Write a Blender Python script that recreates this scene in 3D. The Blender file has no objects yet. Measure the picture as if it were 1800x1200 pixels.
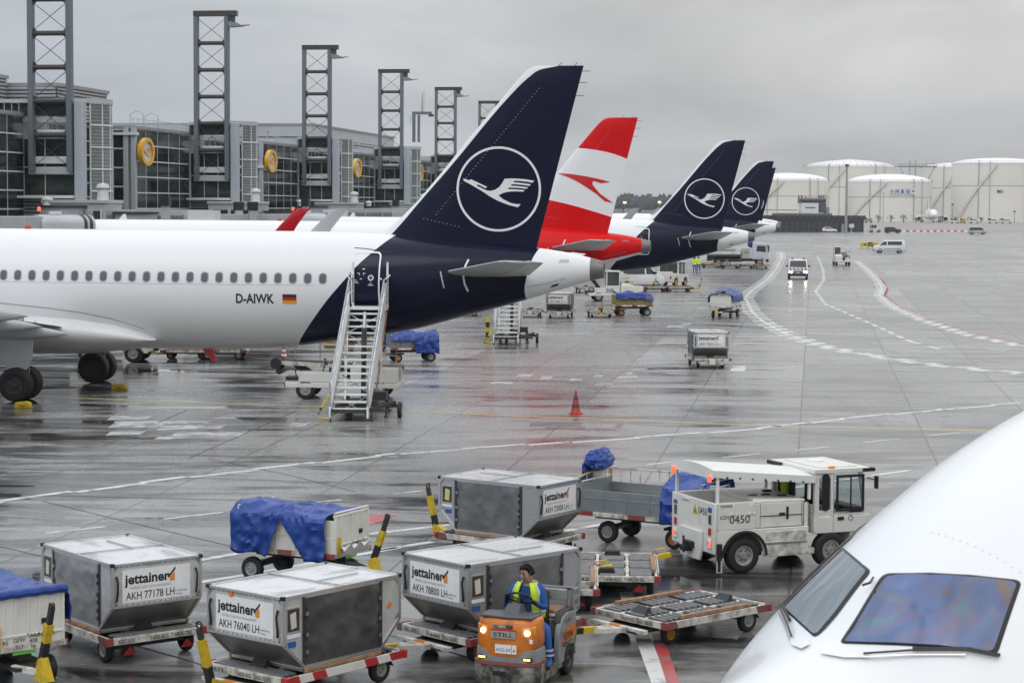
import bpy, bmesh, math, random
from math import sin, cos, tan, pi, radians, sqrt, atan2, degrees
from mathutils import Vector, Matrix
random.seed(7)
S = bpy.context.scene
COL = S.collection
# ---------------------------------------------------------------- camera
F = 3565.0; PITCH = .0671; ROLL = .0061; H = 7.12
_fw = Vector((0, cos(PITCH), -sin(PITCH))); _up = Vector((0, sin(PITCH), cos(PITCH))); _rt = Vector((1, 0, 0))
RT = cos(ROLL)*_rt + sin(ROLL)*_up; UP = -sin(ROLL)*_rt + cos(ROLL)*_up; FW = _fw
CAMPOS = Vector((0, 0, H))
cam = bpy.data.cameras.new('camera'); camo = bpy.data.objects.new('camera', cam); COL.objects.link(camo)
cam.sensor_width = 36; cam.lens = F/1800*36; cam.clip_start = .5; cam.clip_end = 9000
m3 = Matrix((RT, UP, -FW)).transposed()
camo.matrix_world = Matrix.Translation(CAMPOS) @ m3.to_4x4()
cam.dof.use_dof = True; cam.dof.focus_distance = 75; cam.dof.aperture_fstop = 8
S.camera = camo
# ---------------------------------------------------------------- sky, sun, exposure
S.view_settings.view_transform = 'Standard'; S.view_settings.look = 'None'
S.view_settings.exposure = 0; S.view_settings.gamma = 1
SUN_EL, SUN_AZ = radians(52), radians(205)
def make_world():
    w = bpy.data.worlds.new('World'); S.world = w; w.use_nodes = True
    nt = w.node_tree; N = nt.nodes; L = nt.links; N.clear()
    out = N.new('ShaderNodeOutputWorld'); bg = N.new('ShaderNodeBackground'); bg.inputs[1].default_value = 1
    sky = N.new('ShaderNodeTexSky'); sky.sky_type = 'NISHITA'; sky.sun_disc = False
    sky.sun_elevation = SUN_EL; sky.sun_rotation = SUN_AZ; sky.dust_density = 3
    sm = N.new('ShaderNodeVectorMath'); sm.operation = 'SCALE'; sm.inputs['Scale'].default_value = .09
    L.new(sky.outputs[0], sm.inputs[0])
    tc = N.new('ShaderNodeTexCoord'); sep = N.new('ShaderNodeSeparateXYZ'); L.new(tc.outputs['Generated'], sep.inputs[0])
    # overcast brightness by elevation
    cr = N.new('ShaderNodeValToRGB'); e = cr.color_ramp
    L.new(sep.outputs[2], cr.inputs[0])
    e.elements[0].position = 0; e.elements[0].color = (.50, .50, .50, 1)
    for p, c in ((.02, (.49, .497, .51)), (.045, (.535, .54, .555)), (.075, (.65, .65, .655)), (.11, (.70, .705, .71)), (.22, (.86, .87, .89)), (.45, (1.15, 1.16, 1.18))):
        k = e.elements.new(p); k.color = (*c, 1)
    e.elements[-1].position = 1; e.elements[-1].color = (1.5, 1.5, 1.52, 1)
    # cloud mottling
    mp = N.new('ShaderNodeMapping'); mp.inputs['Scale'].default_value = (2.0, 2.0, 7.0); mp.inputs['Location'].default_value = (3.1, .4, 1.7)
    L.new(tc.outputs['Generated'], mp.inputs[0])
    no = N.new('ShaderNodeTexNoise'); no.inputs['Scale'].default_value = 2.2; no.inputs['Detail'].default_value = 6; no.inputs['Roughness'].default_value = .48; no.inputs['Distortion'].default_value = .5
    L.new(mp.outputs[0], no.inputs[0])
    mr = N.new('ShaderNodeMapRange'); mr.inputs[1].default_value = .3; mr.inputs[2].default_value = .7; mr.inputs[3].default_value = .76; mr.inputs[4].default_value = 1.24
    L.new(no.outputs[0], mr.inputs[0])
    # brighter towards +x low down (light patch), bluish to the left
    mx = N.new('ShaderNodeMapRange'); mx.inputs[1].default_value = -.25; mx.inputs[2].default_value = .12; mx.inputs[3].default_value = 0; mx.inputs[4].default_value = 1
    L.new(sep.outputs[0], mx.inputs[0])
    tint = N.new('ShaderNodeMix'); tint.data_type = 'RGBA'; tint.inputs[6].default_value = (.88, .955, 1.03, 1); tint.inputs[7].default_value = (1.0, .995, .985, 1)
    L.new(mx.outputs[0], tint.inputs[0])
    m1 = N.new('ShaderNodeMix'); m1.data_type = 'RGBA'; m1.blend_type = 'MULTIPLY'; m1.inputs[0].default_value = 1
    L.new(cr.outputs[0], m1.inputs[6]); L.new(tint.outputs[2], m1.inputs[7])
    m2 = N.new('ShaderNodeVectorMath'); m2.operation = 'SCALE'
    L.new(m1.outputs[2], m2.inputs[0]); L.new(mr.outputs[0], m2.inputs['Scale'])
    fin = N.new('ShaderNodeMix'); fin.data_type = 'RGBA'; fin.inputs[0].default_value = .93
    L.new(sm.outputs[0], fin.inputs[6]); L.new(m2.outputs[0], fin.inputs[7])
    L.new(fin.outputs[2], bg.inputs[0]); L.new(bg.outputs[0], out.inputs[0])
make_world()
sl = bpy.data.lights.new('sun', 'SUN'); sl.energy = .55; sl.angle = radians(28); sl.color = (1, .97, .93)
so = bpy.data.objects.new('sun', sl); COL.objects.link(so)
so.rotation_euler = (radians(90)-SUN_EL, 0, pi-SUN_AZ)
# ---------------------------------------------------------------- picture -> place helpers
def ray(x, y): return FW*F + RT*(x-900) - UP*(y-600)
def G(x, y, z=0.0):
    d = ray(x, y); return CAMPOS + d*((z-H)/d.z)
def at(x, y, Y):
    d = ray(x, y); return CAMPOS + d*(Y/d.y)
TH = radians(8.44)
TV = Vector((cos(TH), -sin(TH), 0)); NV = Vector((sin(TH), cos(TH), 0))   # along an aircraft (to its tail) / along the pier
# ---------------------------------------------------------------- materials
MATS = {}
def M(name, col=(.5, .5, .5), rough=.5, metal=0.0, dirt=0.0, dscale=2.0, dcol=(.06, .055, .05), coat=0.0, bump=0.0, bscale=20, spec=.5, emit=0, thr=(.45, .75), stretch=(1, 1, 1)):
    if name in MATS: return MATS[name]
    m = bpy.data.materials.new(name); m.use_nodes = True; MATS[name] = m
    nt = m.node_tree; N = nt.nodes; L = nt.links; b = N['Principled BSDF']
    b.inputs['Base Color'].default_value = (*col, 1); b.inputs['Roughness'].default_value = rough; b.inputs['Metallic'].default_value = metal
    b.inputs['Coat Weight'].default_value = coat; b.inputs['Coat Roughness'].default_value = .08; b.inputs['Specular IOR Level'].default_value = spec
    if emit:
        b.inputs['Emission Color'].default_value = (*col, 1); b.inputs['Emission Strength'].default_value = emit
    tc = N.new('ShaderNodeTexCoord')
    if dirt > 0:
        mp = N.new('ShaderNodeMapping'); mp.inputs['Scale'].default_value = stretch; L.new(tc.outputs['Object'], mp.inputs[0])
        no = N.new('ShaderNodeTexNoise'); no.inputs['Scale'].default_value = dscale; no.inputs['Detail'].default_value = 7; no.inputs['Roughness'].default_value = .62
        L.new(mp.outputs[0], no.inputs[0])
        r = N.new('ShaderNodeMapRange'); r.inputs[1].default_value = thr[0]; r.inputs[2].default_value = thr[1]; r.inputs[3].default_value = 0; r.inputs[4].default_value = dirt
        L.new(no.outputs[0], r.inputs[0])
        mx = N.new('ShaderNodeMix'); mx.data_type = 'RGBA'; mx.inputs[6].default_value = (*col, 1); mx.inputs[7].default_value = (*dcol, 1)
        L.new(r.outputs[0], mx.inputs[0]); L.new(mx.outputs[2], b.inputs['Base Color'])
        rr = N.new('ShaderNodeMath'); rr.operation = 'MULTIPLY_ADD'; rr.inputs[1].default_value = .35; rr.inputs[2].default_value = rough
        L.new(r.outputs[0], rr.inputs[0]); L.new(rr.outputs[0], b.inputs['Roughness'])
    if bump > 0:
        n2 = N.new('ShaderNodeTexNoise'); n2.inputs['Scale'].default_value = bscale; n2.inputs['Detail'].default_value = 4
        L.new(tc.outputs['Object'], n2.inputs[0])
        bp = N.new('ShaderNodeBump'); bp.inputs['Strength'].default_value = bump; bp.inputs['Distance'].default_value = .05
        L.new(n2.outputs[0], bp.inputs['Height']); L.new(bp.outputs[0], b.inputs['Normal'])
    return m
M('white', (.80, .80, .79), .3, dirt=.10, dscale=1.2, dcol=(.45, .44, .42), coat=.3)
M('aero_white', (.76, .765, .77), .28, coat=.4, dirt=.06, dscale=.5, dcol=(.6, .6, .6))
M('navy', (.008, .010, .034), .22, coat=.2)
M('aero_red', (.55, .004, .010), .3, coat=.5)
M('aero_grey', (.42, .43, .44), .38, dirt=.2, dscale=1.5, dcol=(.2, .2, .2))
M('aero_grey_dark', (.22, .22, .22), .4, dirt=.3, dscale=3)
M('rubber', (.012, .012, .013), .65, dirt=.3, dscale=5, dcol=(.05, .048, .045))
M('black', (.012, .012, .013), .45)
M('black_plastic', (.02, .02, .022), .5, dirt=.3, dscale=4, dcol=(.07, .065, .06))
M('dark_steel', (.045, .044, .043), .5, .3, dirt=.5, dscale=6, dcol=(.10, .075, .055))
M('steel', (.5, .5, .5), .35, .9, dirt=.35, dscale=4, dcol=(.15, .13, .11))
M('rim', (.42, .42, .41), .4, .5, dirt=.5, dscale=9)
M('rim_orange', (.55, .2, .03), .55, dirt=.5, dscale=9)
M('rusty', (.28, .15, .08), .8, dirt=.7, dscale=7, dcol=(.5, .42, .33))
M('gse_white', (.70, .69, .64), .42, dirt=.45, dscale=2.2, dcol=(.30, .27, .23), coat=.1, thr=(.5, .85))
M('gse_worn', (.66, .64, .58), .6, dirt=.85, dscale=5, dcol=(.13, .10, .08), thr=(.42, .68))
M('red_paint', (.48, .02, .025), .5, dirt=.5, dscale=6, dcol=(.12, .05, .04))
M('wire_yellow', (.32, .26, .08), .6, dirt=.6, dscale=6); M('yellow', (.62, .42, .01), .5, dirt=.5, dscale=6, dcol=(.10, .08, .04), thr=(.48, .7))
M('orange', (.60, .165, .010), .4, coat=.15, dirt=.7, dscale=5, dcol=(.10, .055, .04), thr=(.50, .72))
M('alum', (.62, .63, .63), .38, .75, dirt=.5, dscale=2.5, dcol=(.30, .29, .28), thr=(.38, .8), bump=.06, bscale=5)
M('alum_dark', (.36, .365, .365), .42, .6, dirt=.5, dscale=2.6, dcol=(.18, .175, .165), thr=(.38, .75), bump=.08, bscale=4)
M('alum_trim', (.68, .68, .68), .33, .85, dirt=.3, dscale=6, dcol=(.3, .29, .28))
M('canvas', (.115, .117, .12), .5, dirt=.45, dscale=2.4, dcol=(.27, .27, .265), bump=.5, bscale=3.5)
M('tarp', (.004, .042, .255), .3, dirt=.35, dscale=3, dcol=(.006, .018, .06), bump=.2, bscale=9)
M('decal_white', (.80, .80, .80), .4, dirt=.25, dscale=6, dcol=(.5, .5, .48))
M('ink', (.015, .015, .018), .5)
M('ink_grey', (.25, .25, .26), .5)
M('ink_orange', (.75, .25, .03), .5)
M('ink_blue', (.02, .10, .35), .5)
M('glass_dark', (.012, .015, .017), .06, spec=.8, coat=.3)
M('glass_mid', (.06, .07, .07), .08, spec=.8)
M('lens_red', (.45, .01, .01), .2)
M('lens_amber', (.75, .28, .02), .2)
M('lamp_on', (1, .78, .45), .3, emit=5); M('beam', (1, .80, .5), .3, emit=45)
M('lamp_red', (1, .10, .04), .3, emit=1.6)
M('lamp_warm', (1, .55, .12), .3, emit=2.2)
M('hivis', (.62, .85, .02), .6)
M('reflective', (.55, .56, .56), .4)
M('work_blue', (.012, .09, .33), .75, bump=.3, bscale=9)
M('skin', (.42, .25, .18), .5)
M('hair', (.010, .009, .008), .7, spec=.1)
# ---------------------------------------------------------------- mesh builder
def font_mesh(s, bold=0.0, _c={}):
    k = (s, bold)
    if k in _c: return _c[k]
    cu = bpy.data.curves.new('t', 'FONT'); cu.body = s; cu.size = 1; cu.offset = bold; cu.resolution_u = 3
    o = bpy.data.objects.new('t', cu); COL.objects.link(o)
    dg = bpy.context.evaluated_depsgraph_get(); me = bpy.data.meshes.new_from_object(o.evaluated_get(dg))
    v = [(p.co.x, p.co.y) for p in me.vertices]; f = [list(p.vertices) for p in me.polygons]
    bpy.data.objects.remove(o); bpy.data.curves.remove(cu); bpy.data.meshes.remove(me)
    _c[k] = (v, f); return _c[k]
class MB:
    def __init__(s): s.v = []; s.f = []; s.mi = []; s.mats = []; s.cuts = []; s.X = Matrix.Identity(4)
    def _m(s, m):
        if m not in s.mats: s.mats.append(m)
        return s.mats.index(m)
    def add(s, vs, fs, mat):
        b = len(s.v); i = s._m(mat); s.cuts.append((b, len(s.f)))
        s.v += [s.X @ Vector(p) for p in vs]
        s.f += [[b+k for k in q] for q in fs]; s.mi += [i]*len(fs); return s
    def box(s, x0, x1, y0, y1, z0, z1, mat):
        return s.hexa([(x0, y0, z0), (x1, y0, z0), (x1, y1, z0), (x0, y1, z0), (x0, y0, z1), (x1, y0, z1), (x1, y1, z1), (x0, y1, z1)], mat)
    def hexa(s, p, mat):
        return s.add(p, [(3, 2, 1, 0), (4, 5, 6, 7), (0, 1, 5, 4), (1, 2, 6, 5), (2, 3, 7, 6), (3, 0, 4, 7)], mat)
    def prism(s, pts, axis, a, b, mat):
        n = len(pts)
        def P(u, v, w): return {'x': (w, u, v), 'y': (u, w, v), 'z': (u, v, w)}[axis]
        vs = [P(u, v, a) for u, v in pts] + [P(u, v, b) for u, v in pts]
        fs = [list(range(n)), list(range(2*n-1, n-1, -1))] + [(i, (i+1) % n, n+(i+1) % n, n+i) for i in range(n)]
        return s.add(vs, fs, mat)
    def bar(s, a, b, w, h, mat, up=(0, 0, 1)):
        a = Vector(a); b = Vector(b); d = (b-a).normalized(); u = Vector(up)
        if abs(d.dot(u)) > .98: u = Vector((1, 0, 0))
        sd = d.cross(u).normalized()*w/2; uu = sd.cross(d).normalized()*h/2
        return s.hexa([a-sd-uu, a+sd-uu, b+sd-uu, b-sd-uu, a-sd+uu, a+sd+uu, b+sd+uu, b-sd+uu], mat)
    def ring(s, c, d, r, n, ph=0):
        d = Vector(d).normalized(); u = Vector((0, 0, 1)) if abs(d.z) < .9 else Vector((1, 0, 0))
        p = d.cross(u).normalized(); q = d.cross(p).normalized(); c = Vector(c)
        return [c + (p*cos(ph+2*pi*i/n) + q*sin(ph+2*pi*i/n))*r for i in range(n)]
    def loft(s, rings, mat, caps=(True, True), closed=True):
        n = len(rings[0]); vs = [p for r in rings for p in r]; fs = []
        for k in range(len(rings)-1):
            for i in range(n if closed else n-1):
                j = (i+1) % n; fs.append((k*n+i, k*n+j, (k+1)*n+j, (k+1)*n+i))
        if caps[0]: fs.append(list(range(n-1, -1, -1)))
        if caps[1]: fs.append([(len(rings)-1)*n+i for i in range(n)])
        return s.add(vs, fs, mat)
    def cyl(s, a, b, r, mat, r1=None, n=16):
        a = Vector(a); b = Vector(b); d = b-a
        return s.loft([s.ring(a, d, r, n), s.ring(b, d, r if r1 is None else r1, n)], mat)
    def tube(s, pts, r, mat, n=8, closed=False):
        P = [Vector(p) for p in pts]; rings = []
        for i, p in enumerate(P):
            a = P[i-1] if (i > 0 or closed) else p; b = P[(i+1) % len(P)] if (i < len(P)-1 or closed) else p
            rings.append(s.ring(p, (b-a) if (b-a).length > 1e-6 else (0, 0, 1), r, n))
        if closed: rings.append(rings[0])
        return s.loft(rings, mat, (not closed, not closed))
    def lathe(s, prof, o, d, mat, n=24, caps=(False, False)):
        o = Vector(o); d = Vector(d).normalized()
        return s.loft([s.ring(o+d*t, d, max(r, 1e-4), n) for t, r in prof], mat, caps)
    def text(s, txt, size, o, xd, yd, mat, bold=0.0, align='l', width=None):
        if not txt: return s
        v, f = font_mesh(txt, bold); xs = [p[0] for p in v]; w = max(xs)-min(xs); x0 = min(xs)
        kx = size if width is None else width/w
        off = {'l': 0, 'c': -w*kx/2, 'r': -w*kx}[align]
        o = Vector(o); xd = Vector(xd).normalized(); yd = Vector(yd).normalized()
        return s.add([o + xd*((a-x0)*kx+off) + yd*(b*size) for a, b in v], f, mat)
    def build_split(s, name, parent=None, bevel=0, smooth=35, merge=1):
        """one object per added piece"""
        out = []; cuts = s.cuts+[(len(s.v), len(s.f))]
        for k in range(0, len(cuts)-1, merge):
            v0, f0 = cuts[k]; v1, f1 = cuts[min(k+merge, len(cuts)-1)]
            m = MB(); m.v = s.v[v0:v1]; m.f = [[i-v0 for i in q] for q in s.f[f0:f1]]; m.mi = s.mi[f0:f1]; m.mats = list(s.mats); out.append(m.build(name, parent, bevel, smooth))
        return out
    def build(s, name, parent=None, bevel=0, smooth=35, mats=None, seg=2):
        me = bpy.data.meshes.new(name); me.from_pydata([tuple(p) for p in s.v], [], s.f)
        for m in s.mats: me.materials.append(m if not isinstance(m, str) else MATS[m])
        me.polygons.foreach_set('material_index', s.mi)
        bm = bmesh.new(); bm.from_mesh(me); bmesh.ops.recalc_face_normals(bm, faces=bm.faces); bm.to_mesh(me); bm.free()
        if smooth:
            me.polygons.foreach_set('use_smooth', [True]*len(me.polygons)); me.set_sharp_from_angle(angle=radians(smooth))
        o = bpy.data.objects.new(name, me); COL.objects.link(o)
        if parent: o.parent = parent
        if bevel:
            b = o.modifiers.new('bevel', 'BEVEL'); b.width = bevel; b.segments = seg; b.limit_method = 'ANGLE'; b.angle_limit = radians(40); b.harden_normals = False
        return o
def tag(o, label, cat, group=None):
    o['label'] = label; o['category'] = cat
    if group: o['group'] = group
    return o
def thing(name, label, cat, loc=(0, 0, 0), rz=0.0, group=None, sc=1.0):
    o = bpy.data.objects.new(name, None); COL.objects.link(o); o.location = loc; o.rotation_euler = (0, 0, rz); o.scale = (sc, sc, sc); o.empty_display_size = .3
    return tag(o, label, cat, group)
def struct(o): o['kind'] = 'structure'; return o
def dup(root, loc, rz=0.0, label=None, group=None, sc=None, parent=None):
    c = root.copy(); COL.objects.link(c)
    if parent: c.parent = parent
    else:
        c.location = loc; c.rotation_euler = (0, 0, rz)
        if sc: c.scale = (sc, sc, sc)
        if label: c['label'] = label
        if group: c['group'] = group
    for ch in root.children: dup(ch, None, parent=c)
    return c
def pchip(xs, ys):
    n = len(xs); h = [xs[i+1]-xs[i] for i in range(n-1)]; d = [(ys[i+1]-ys[i])/h[i] for i in range(n-1)]
    m = [d[0]] + [0 if d[i-1]*d[i] <= 0 else 2*d[i-1]*d[i]/(d[i-1]+d[i]) for i in range(1, n-1)] + [d[-1]]
    def f(x):
        if x <= xs[0]: return ys[0]
        if x >= xs[-1]: return ys[-1]
        i = 0
        while x > xs[i+1]: i += 1
        t = (x-xs[i])/h[i]
        return (2*t**3-3*t*t+1)*ys[i]+(t**3-2*t*t+t)*h[i]*m[i]+(-2*t**3+3*t*t)*ys[i+1]+(t**3-t*t)*h[i]*m[i+1]
    return f
def rounded(q, r, n=5):
    o = []; m = len(q)
    for i in range(m):
        p = Vector(q[i]); a = Vector(q[i-1])-p; c = Vector(q[(i+1) % m])-p; A = p+a.normalized()*r; C = p+c.normalized()*r
        for k in range(n+1): t = k/n; o.append(tuple(A*(1-t)**2+p*2*t*(1-t)+C*t*t))
    return o
def shrink(q, d):
    c = sum((Vector(p) for p in q), Vector((0, 0)))/len(q); return [tuple(Vector(p)+(c-Vector(p)).normalized()*d) for p in q]
def wheel(parent, x, y, z, r, w, side=1, rimmat='rim', n=28, axis='y', name='wheel', rim=True):
    """one tyre with its rim as a child; axle along y, outer face towards side"""
    d = Vector((0, 1, 0)) if axis == 'y' else Vector((1, 0, 0)); o = Vector((x, y, z)) - d*w/2
    b = MB(); b.lathe([(w*.12, r*.55), (0.02*w, r*.62), (0, r*.8), (w*.06, r*.93), (w*.2, r), (w*.8, r), (w*.94, r*.93), (w, r*.8), (w*.98, r*.62), (w*.88, r*.55)], o, d, 'rubber', n)
    b.lathe([(w*.3, .01), (w*.3, r*.57)], o, d, 'rubber', n); b.lathe([(w*.7, .01), (w*.7, r*.57)], o, d, 'rubber', n)
    t = b.build(name, parent)
    if rim:
        q = MB(); e = o + d*(w if side > 0 else 0); dd = d*(1 if side > 0 else -1)
        q.lathe([(-w*.10, r*.56), (-w*.04, r*.56), (-w*.05, r*.5), (-w*.22, r*.44), (-w*.2, r*.22), (-w*.08, r*.18), (-w*.06, .01)], e, dd, rimmat, n)
        for i in range(6): a = 2*pi*i/6; q.cyl(e-dd*w*.25+Vector((cos(a)*r*.3, 0, sin(a)*r*.3) if axis == 'y' else (0, cos(a)*r*.3, sin(a)*r*.3)), e-dd*w*.15+Vector((cos(a)*r*.3, 0, sin(a)*r*.3) if axis == 'y' else (0, cos(a)*r*.3, sin(a)*r*.3)), r*.045, 'dark_steel', n=6)
        q.build('rim', t)
    return t
# ---------------------------------------------------------------- the apron
def math_node(N, L, op, a, b=None, c=None):
    n = N.new('ShaderNodeMath'); n.operation = op
    for i, v in enumerate((a, b, c)):
        if v is None: continue
        if isinstance(v, (int, float)): n.inputs[i].default_value = v
        else: L.new(v, n.inputs[i])
    return n.outputs[0]
def ground_material():
    m = bpy.data.materials.new('wet_concrete'); m.use_nodes = True; MATS['wet_concrete'] = m
    nt = m.node_tree; N = nt.nodes; L = nt.links; b = N['Principled BSDF']
    tc = N.new('ShaderNodeTexCoord'); P = tc.outputs['Object']
    def noise(scale, detail=5, rough=.55, vec=P, st=None, dist=0.0):
        if st:
            mp = N.new('ShaderNodeMapping'); mp.inputs['Scale'].default_value = st; mp.inputs['Rotation'].default_value = (0, 0, TH); L.new(P, mp.inputs[0]); vec = mp.outputs[0]
        n = N.new('ShaderNodeTexNoise'); n.inputs['Scale'].default_value = scale; n.inputs['Detail'].default_value = detail; n.inputs['Roughness'].default_value = rough; n.inputs['Distortion'].default_value = dist
        L.new(vec, n.inputs[0]); return n.outputs[0]
    def rng(v, a, c, lo=0.0, hi=1.0, smooth=False):
        r = N.new('ShaderNodeMapRange'); r.inputs[1].default_value = a; r.inputs[2].default_value = c; r.inputs[3].default_value = lo; r.inputs[4].default_value = hi
        if smooth: r.interpolation_type = 'SMOOTHSTEP'
        L.new(v, r.inputs[0]); return r.outputs[0]
    def mixc(f, a, c):
        x = N.new('ShaderNodeMix'); x.data_type = 'RGBA'
        L.new(f, x.inputs[0]) if not isinstance(f, float) else None
        for i, q in ((6, a), (7, c)):
            if isinstance(q, tuple): x.inputs[i].default_value = (*q, 1)
            else: L.new(q, x.inputs[i])
        return x.outputs[2]
    # slabs: u across, v along the pier
    mp = N.new('ShaderNodeMapping'); mp.vector_type = 'POINT'; mp.inputs['Rotation'].default_value = (0, 0, TH); mp.inputs['Location'].default_value = (.35, 0, 0)
    L.new(P, mp.inputs[0]); sp = N.new('ShaderNodeSeparateXYZ'); L.new(mp.outputs[0], sp.inputs[0])
    U = math_node(N, L, 'DIVIDE', sp.outputs[0], 3.86); V = math_node(N, L, 'DIVIDE', sp.outputs[1], 5.2)
    fu = math_node(N, L, 'FRACT', U); fv = math_node(N, L, 'FRACT', V)
    iu = math_node(N, L, 'FLOOR', U); iv = math_node(N, L, 'FLOOR', V)
    cb = N.new('ShaderNodeCombineXYZ'); L.new(iu, cb.inputs[0]); L.new(iv, cb.inputs[1])
    wn = N.new('ShaderNodeTexWhiteNoise'); wn.noise_dimensions = '2D'; L.new(cb.outputs[0], wn.inputs[0])
    du = math_node(N, L, 'MULTIPLY', math_node(N, L, 'ABSOLUTE', math_node(N, L, 'SUBTRACT', fu, .5)), 2.0)
    dv = math_node(N, L, 'MULTIPLY', math_node(N, L, 'ABSOLUTE', math_node(N, L, 'SUBTRACT', fv, .5)), 2.0)
    ju = math_node(N, L, 'GREATER_THAN', du, 1-.06/3.86); jv = math_node(N, L, 'GREATER_THAN', dv, 1-.07/5.2)
    joint = math_node(N, L, 'MAXIMUM', ju, math_node(N, L, 'MULTIPLY', jv, .6))
    big = noise(.035, 4); med = noise(.3, 6, .6, st=(1, .6, 1)); fine = noise(6, 4)
    pud = noise(.46, 10, .60, st=(.40, 1.3, 1), dist=.6)
    zone = noise(.022, 2)
    # puddle and damp masks rise towards the left and the foreground
    xs = N.new('ShaderNodeSeparateXYZ'); L.new(P, xs.inputs[0])
    left = math_node(N, L, 'ADD', rng(xs.outputs[0], -20, -5, .085, -.07), rng(xs.outputs[1], 56, 30, 0, .085))
    pz = math_node(N, L, 'ADD', math_node(N, L, 'ADD', pud, left), math_node(N, L, 'MULTIPLY', math_node(N, L, 'SUBTRACT', zone, .5), .25))
    puddle = rng(pz, .580, .612, 0, 1, True)
    damp = rng(pz, .41, .57, 0, 1, True)
    dry = mixc(rng(med, .3, .75), (.31, .306, .297), (.20, .199, .195))
    dry = mixc(rng(big, .4, .65), dry, (.215, .212, .206))
    cb2 = N.new('ShaderNodeCombineXYZ'); L.new(math_node(N, L, 'FLOOR', math_node(N, L, 'DIVIDE', U, 2.0)), cb2.inputs[0]); L.new(math_node(N, L, 'FLOOR', math_node(N, L, 'DIVIDE', V, 7.0)), cb2.inputs[1]); wn2 = N.new('ShaderNodeTexWhiteNoise'); wn2.noise_dimensions = '2D'; L.new(cb2.outputs[0], wn2.inputs[0])
    slab = math_node(N, L, 'MULTIPLY', rng(wn.outputs[0], 0, 1, .86, 1.12), rng(wn2.outputs[0], 0, 1, .84, 1.16))
    vm = N.new('ShaderNodeVectorMath'); vm.operation = 'SCALE'; L.new(dry, vm.inputs[0]); L.new(slab, vm.inputs['Scale'])
    st_ = rng(noise(.9, 7, .68, st=(.8, 1.2, 1)), .57, .68, 1, .62); tyre = rng(noise(.55, 3, .5, st=(2.6, .10, 1)), .60, .70, 1, .80)
    vm2 = N.new('ShaderNodeVectorMath'); vm2.operation = 'SCALE'; L.new(vm.outputs[0], vm2.inputs[0]); L.new(math_node(N, L, 'MULTIPLY', st_, tyre), vm2.inputs['Scale']); vm = vm2
    c1 = mixc(math_node(N, L, 'MULTIPLY', damp, .85), vm.outputs[0], (.036, .035, .034))
    c2 = mixc(math_node(N, L, 'MULTIPLY', puddle, .75), c1, (.018, .018, .018))
    c3 = mixc(math_node(N, L, 'MULTIPLY', joint, .65), c2, (.03, .03, .03))
    L.new(c3, b.inputs['Base Color'])
    r0 = rng(fine, .3, .7, .22, .32)
    r1 = N.new('ShaderNodeMix'); r1.data_type = 'FLOAT'; L.new(damp, r1.inputs[0]); L.new(r0, r1.inputs[2]); r1.inputs[3].default_value = .15
    r2 = N.new('ShaderNodeMix'); r2.data_type = 'FLOAT'; L.new(puddle, r2.inputs[0]); L.new(r1.outputs[0], r2.inputs[2]); r2.inputs[3].default_value = .015
    L.new(r2.outputs[0], b.inputs['Roughness'])
    b.inputs['IOR'].default_value = 1.36; b.inputs['Specular IOR Level'].default_value = .5
    bp = N.new('ShaderNodeBump'); bp.inputs['Distance'].default_value = .004
    L.new(math_node(N, L, 'SUBTRACT', 1.0, puddle), bp.inputs['Strength']); L.new(noise(2.0, 4, .55), bp.inputs['Height'])
    L.new(bp.outputs[0], b.inputs['Normal'])
ground_material()
b = MB(); b.add([(-2500, -20, 0), (2500, -20, 0), (2500, 7000, 0), (-2500, 7000, 0)], [(0, 1, 2, 3)], 'wet_concrete')
struct(b.build('apron', smooth=0))
def paint_material(name, col, keep=.6):
    m = M(name, col, .3, dirt=.75, dscale=1.6, dcol=(.11, .108, .105), thr=(keep, keep+.12)); return m
paint_material('road_white', (.62, .62, .60), .52); paint_material('road_yellow', (.60, .44, .09), .62); paint_material('road_red', (.42, .06, .06), .5)
M('road_white_worn', (.55, .55, .54), .3, dirt=.85, dscale=3.0, dcol=(.11, .108, .105), thr=(.46, .54), stretch=(.5, 1.5, 1)); paint_material('road_pink', (.42, .17, .17), .5); paint_material('road_red_worn', (.26, .11, .10), .36)
def strip(b, pts, w, mat, z=.004):
    """a painted band through picture points, width in metres on the ground"""
    P = [Vector(p) if len(p) == 3 else G(*p) for p in pts]; L_ = []; R_ = []
    for i, p in enumerate(P):
        a = P[max(0, i-1)]; c = P[min(len(P)-1, i+1)]; d = (c-a); d.z = 0; d.normalize(); n = Vector((-d.y, d.x, 0))*w/2
        L_.append((p+n).to_tuple()[:2]+(z,)); R_.append((p-n).to_tuple()[:2]+(z,))
    n = len(P); b.add(L_+R_, [(i, i+1, n+i+1, n+i) for i in range(n-1)], mat)
def dashed(b, pts, w, on, off, mat, z=.004):
    P = [Vector(G(*p)) for p in pts]; d = []; 
    for i in range(len(P)-1):
        l = (P[i+1]-P[i]).length; t = d[-1] if d and False else 0
        while t < l:
            e = min(l, t+on); a = P[i].lerp(P[i+1], t/l); c = P[i].lerp(P[i+1], e/l); strip(b, [tuple(a), tuple(c)], w, mat, z); t += on+off
def zigzag(b, pts, w, step, mat, z=.004):
    """the saw-edged white line: short offset blocks one after another"""
    P = [Vector(G(*p)) for p in pts]; k = 0
    for i in range(len(P)-1):
        l = (P[i+1]-P[i]).length; d = (P[i+1]-P[i]).normalized(); n = Vector((-d.y, d.x, 0)); t = 0
        while t < l:
            e = min(l, t+step); o = n*(w*.35 if k % 2 else -w*.35); strip(b, [tuple(P[i]+d*t+o), tuple(P[i]+d*(e+.0)+o)], w, mat, z); t += step; k += 1
b = MB()
zigzag(b, [(-60, 890), (0, 881), (330, 838), (700, 797), (1000, 776)], .26, 2.2, 'road_white')
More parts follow.
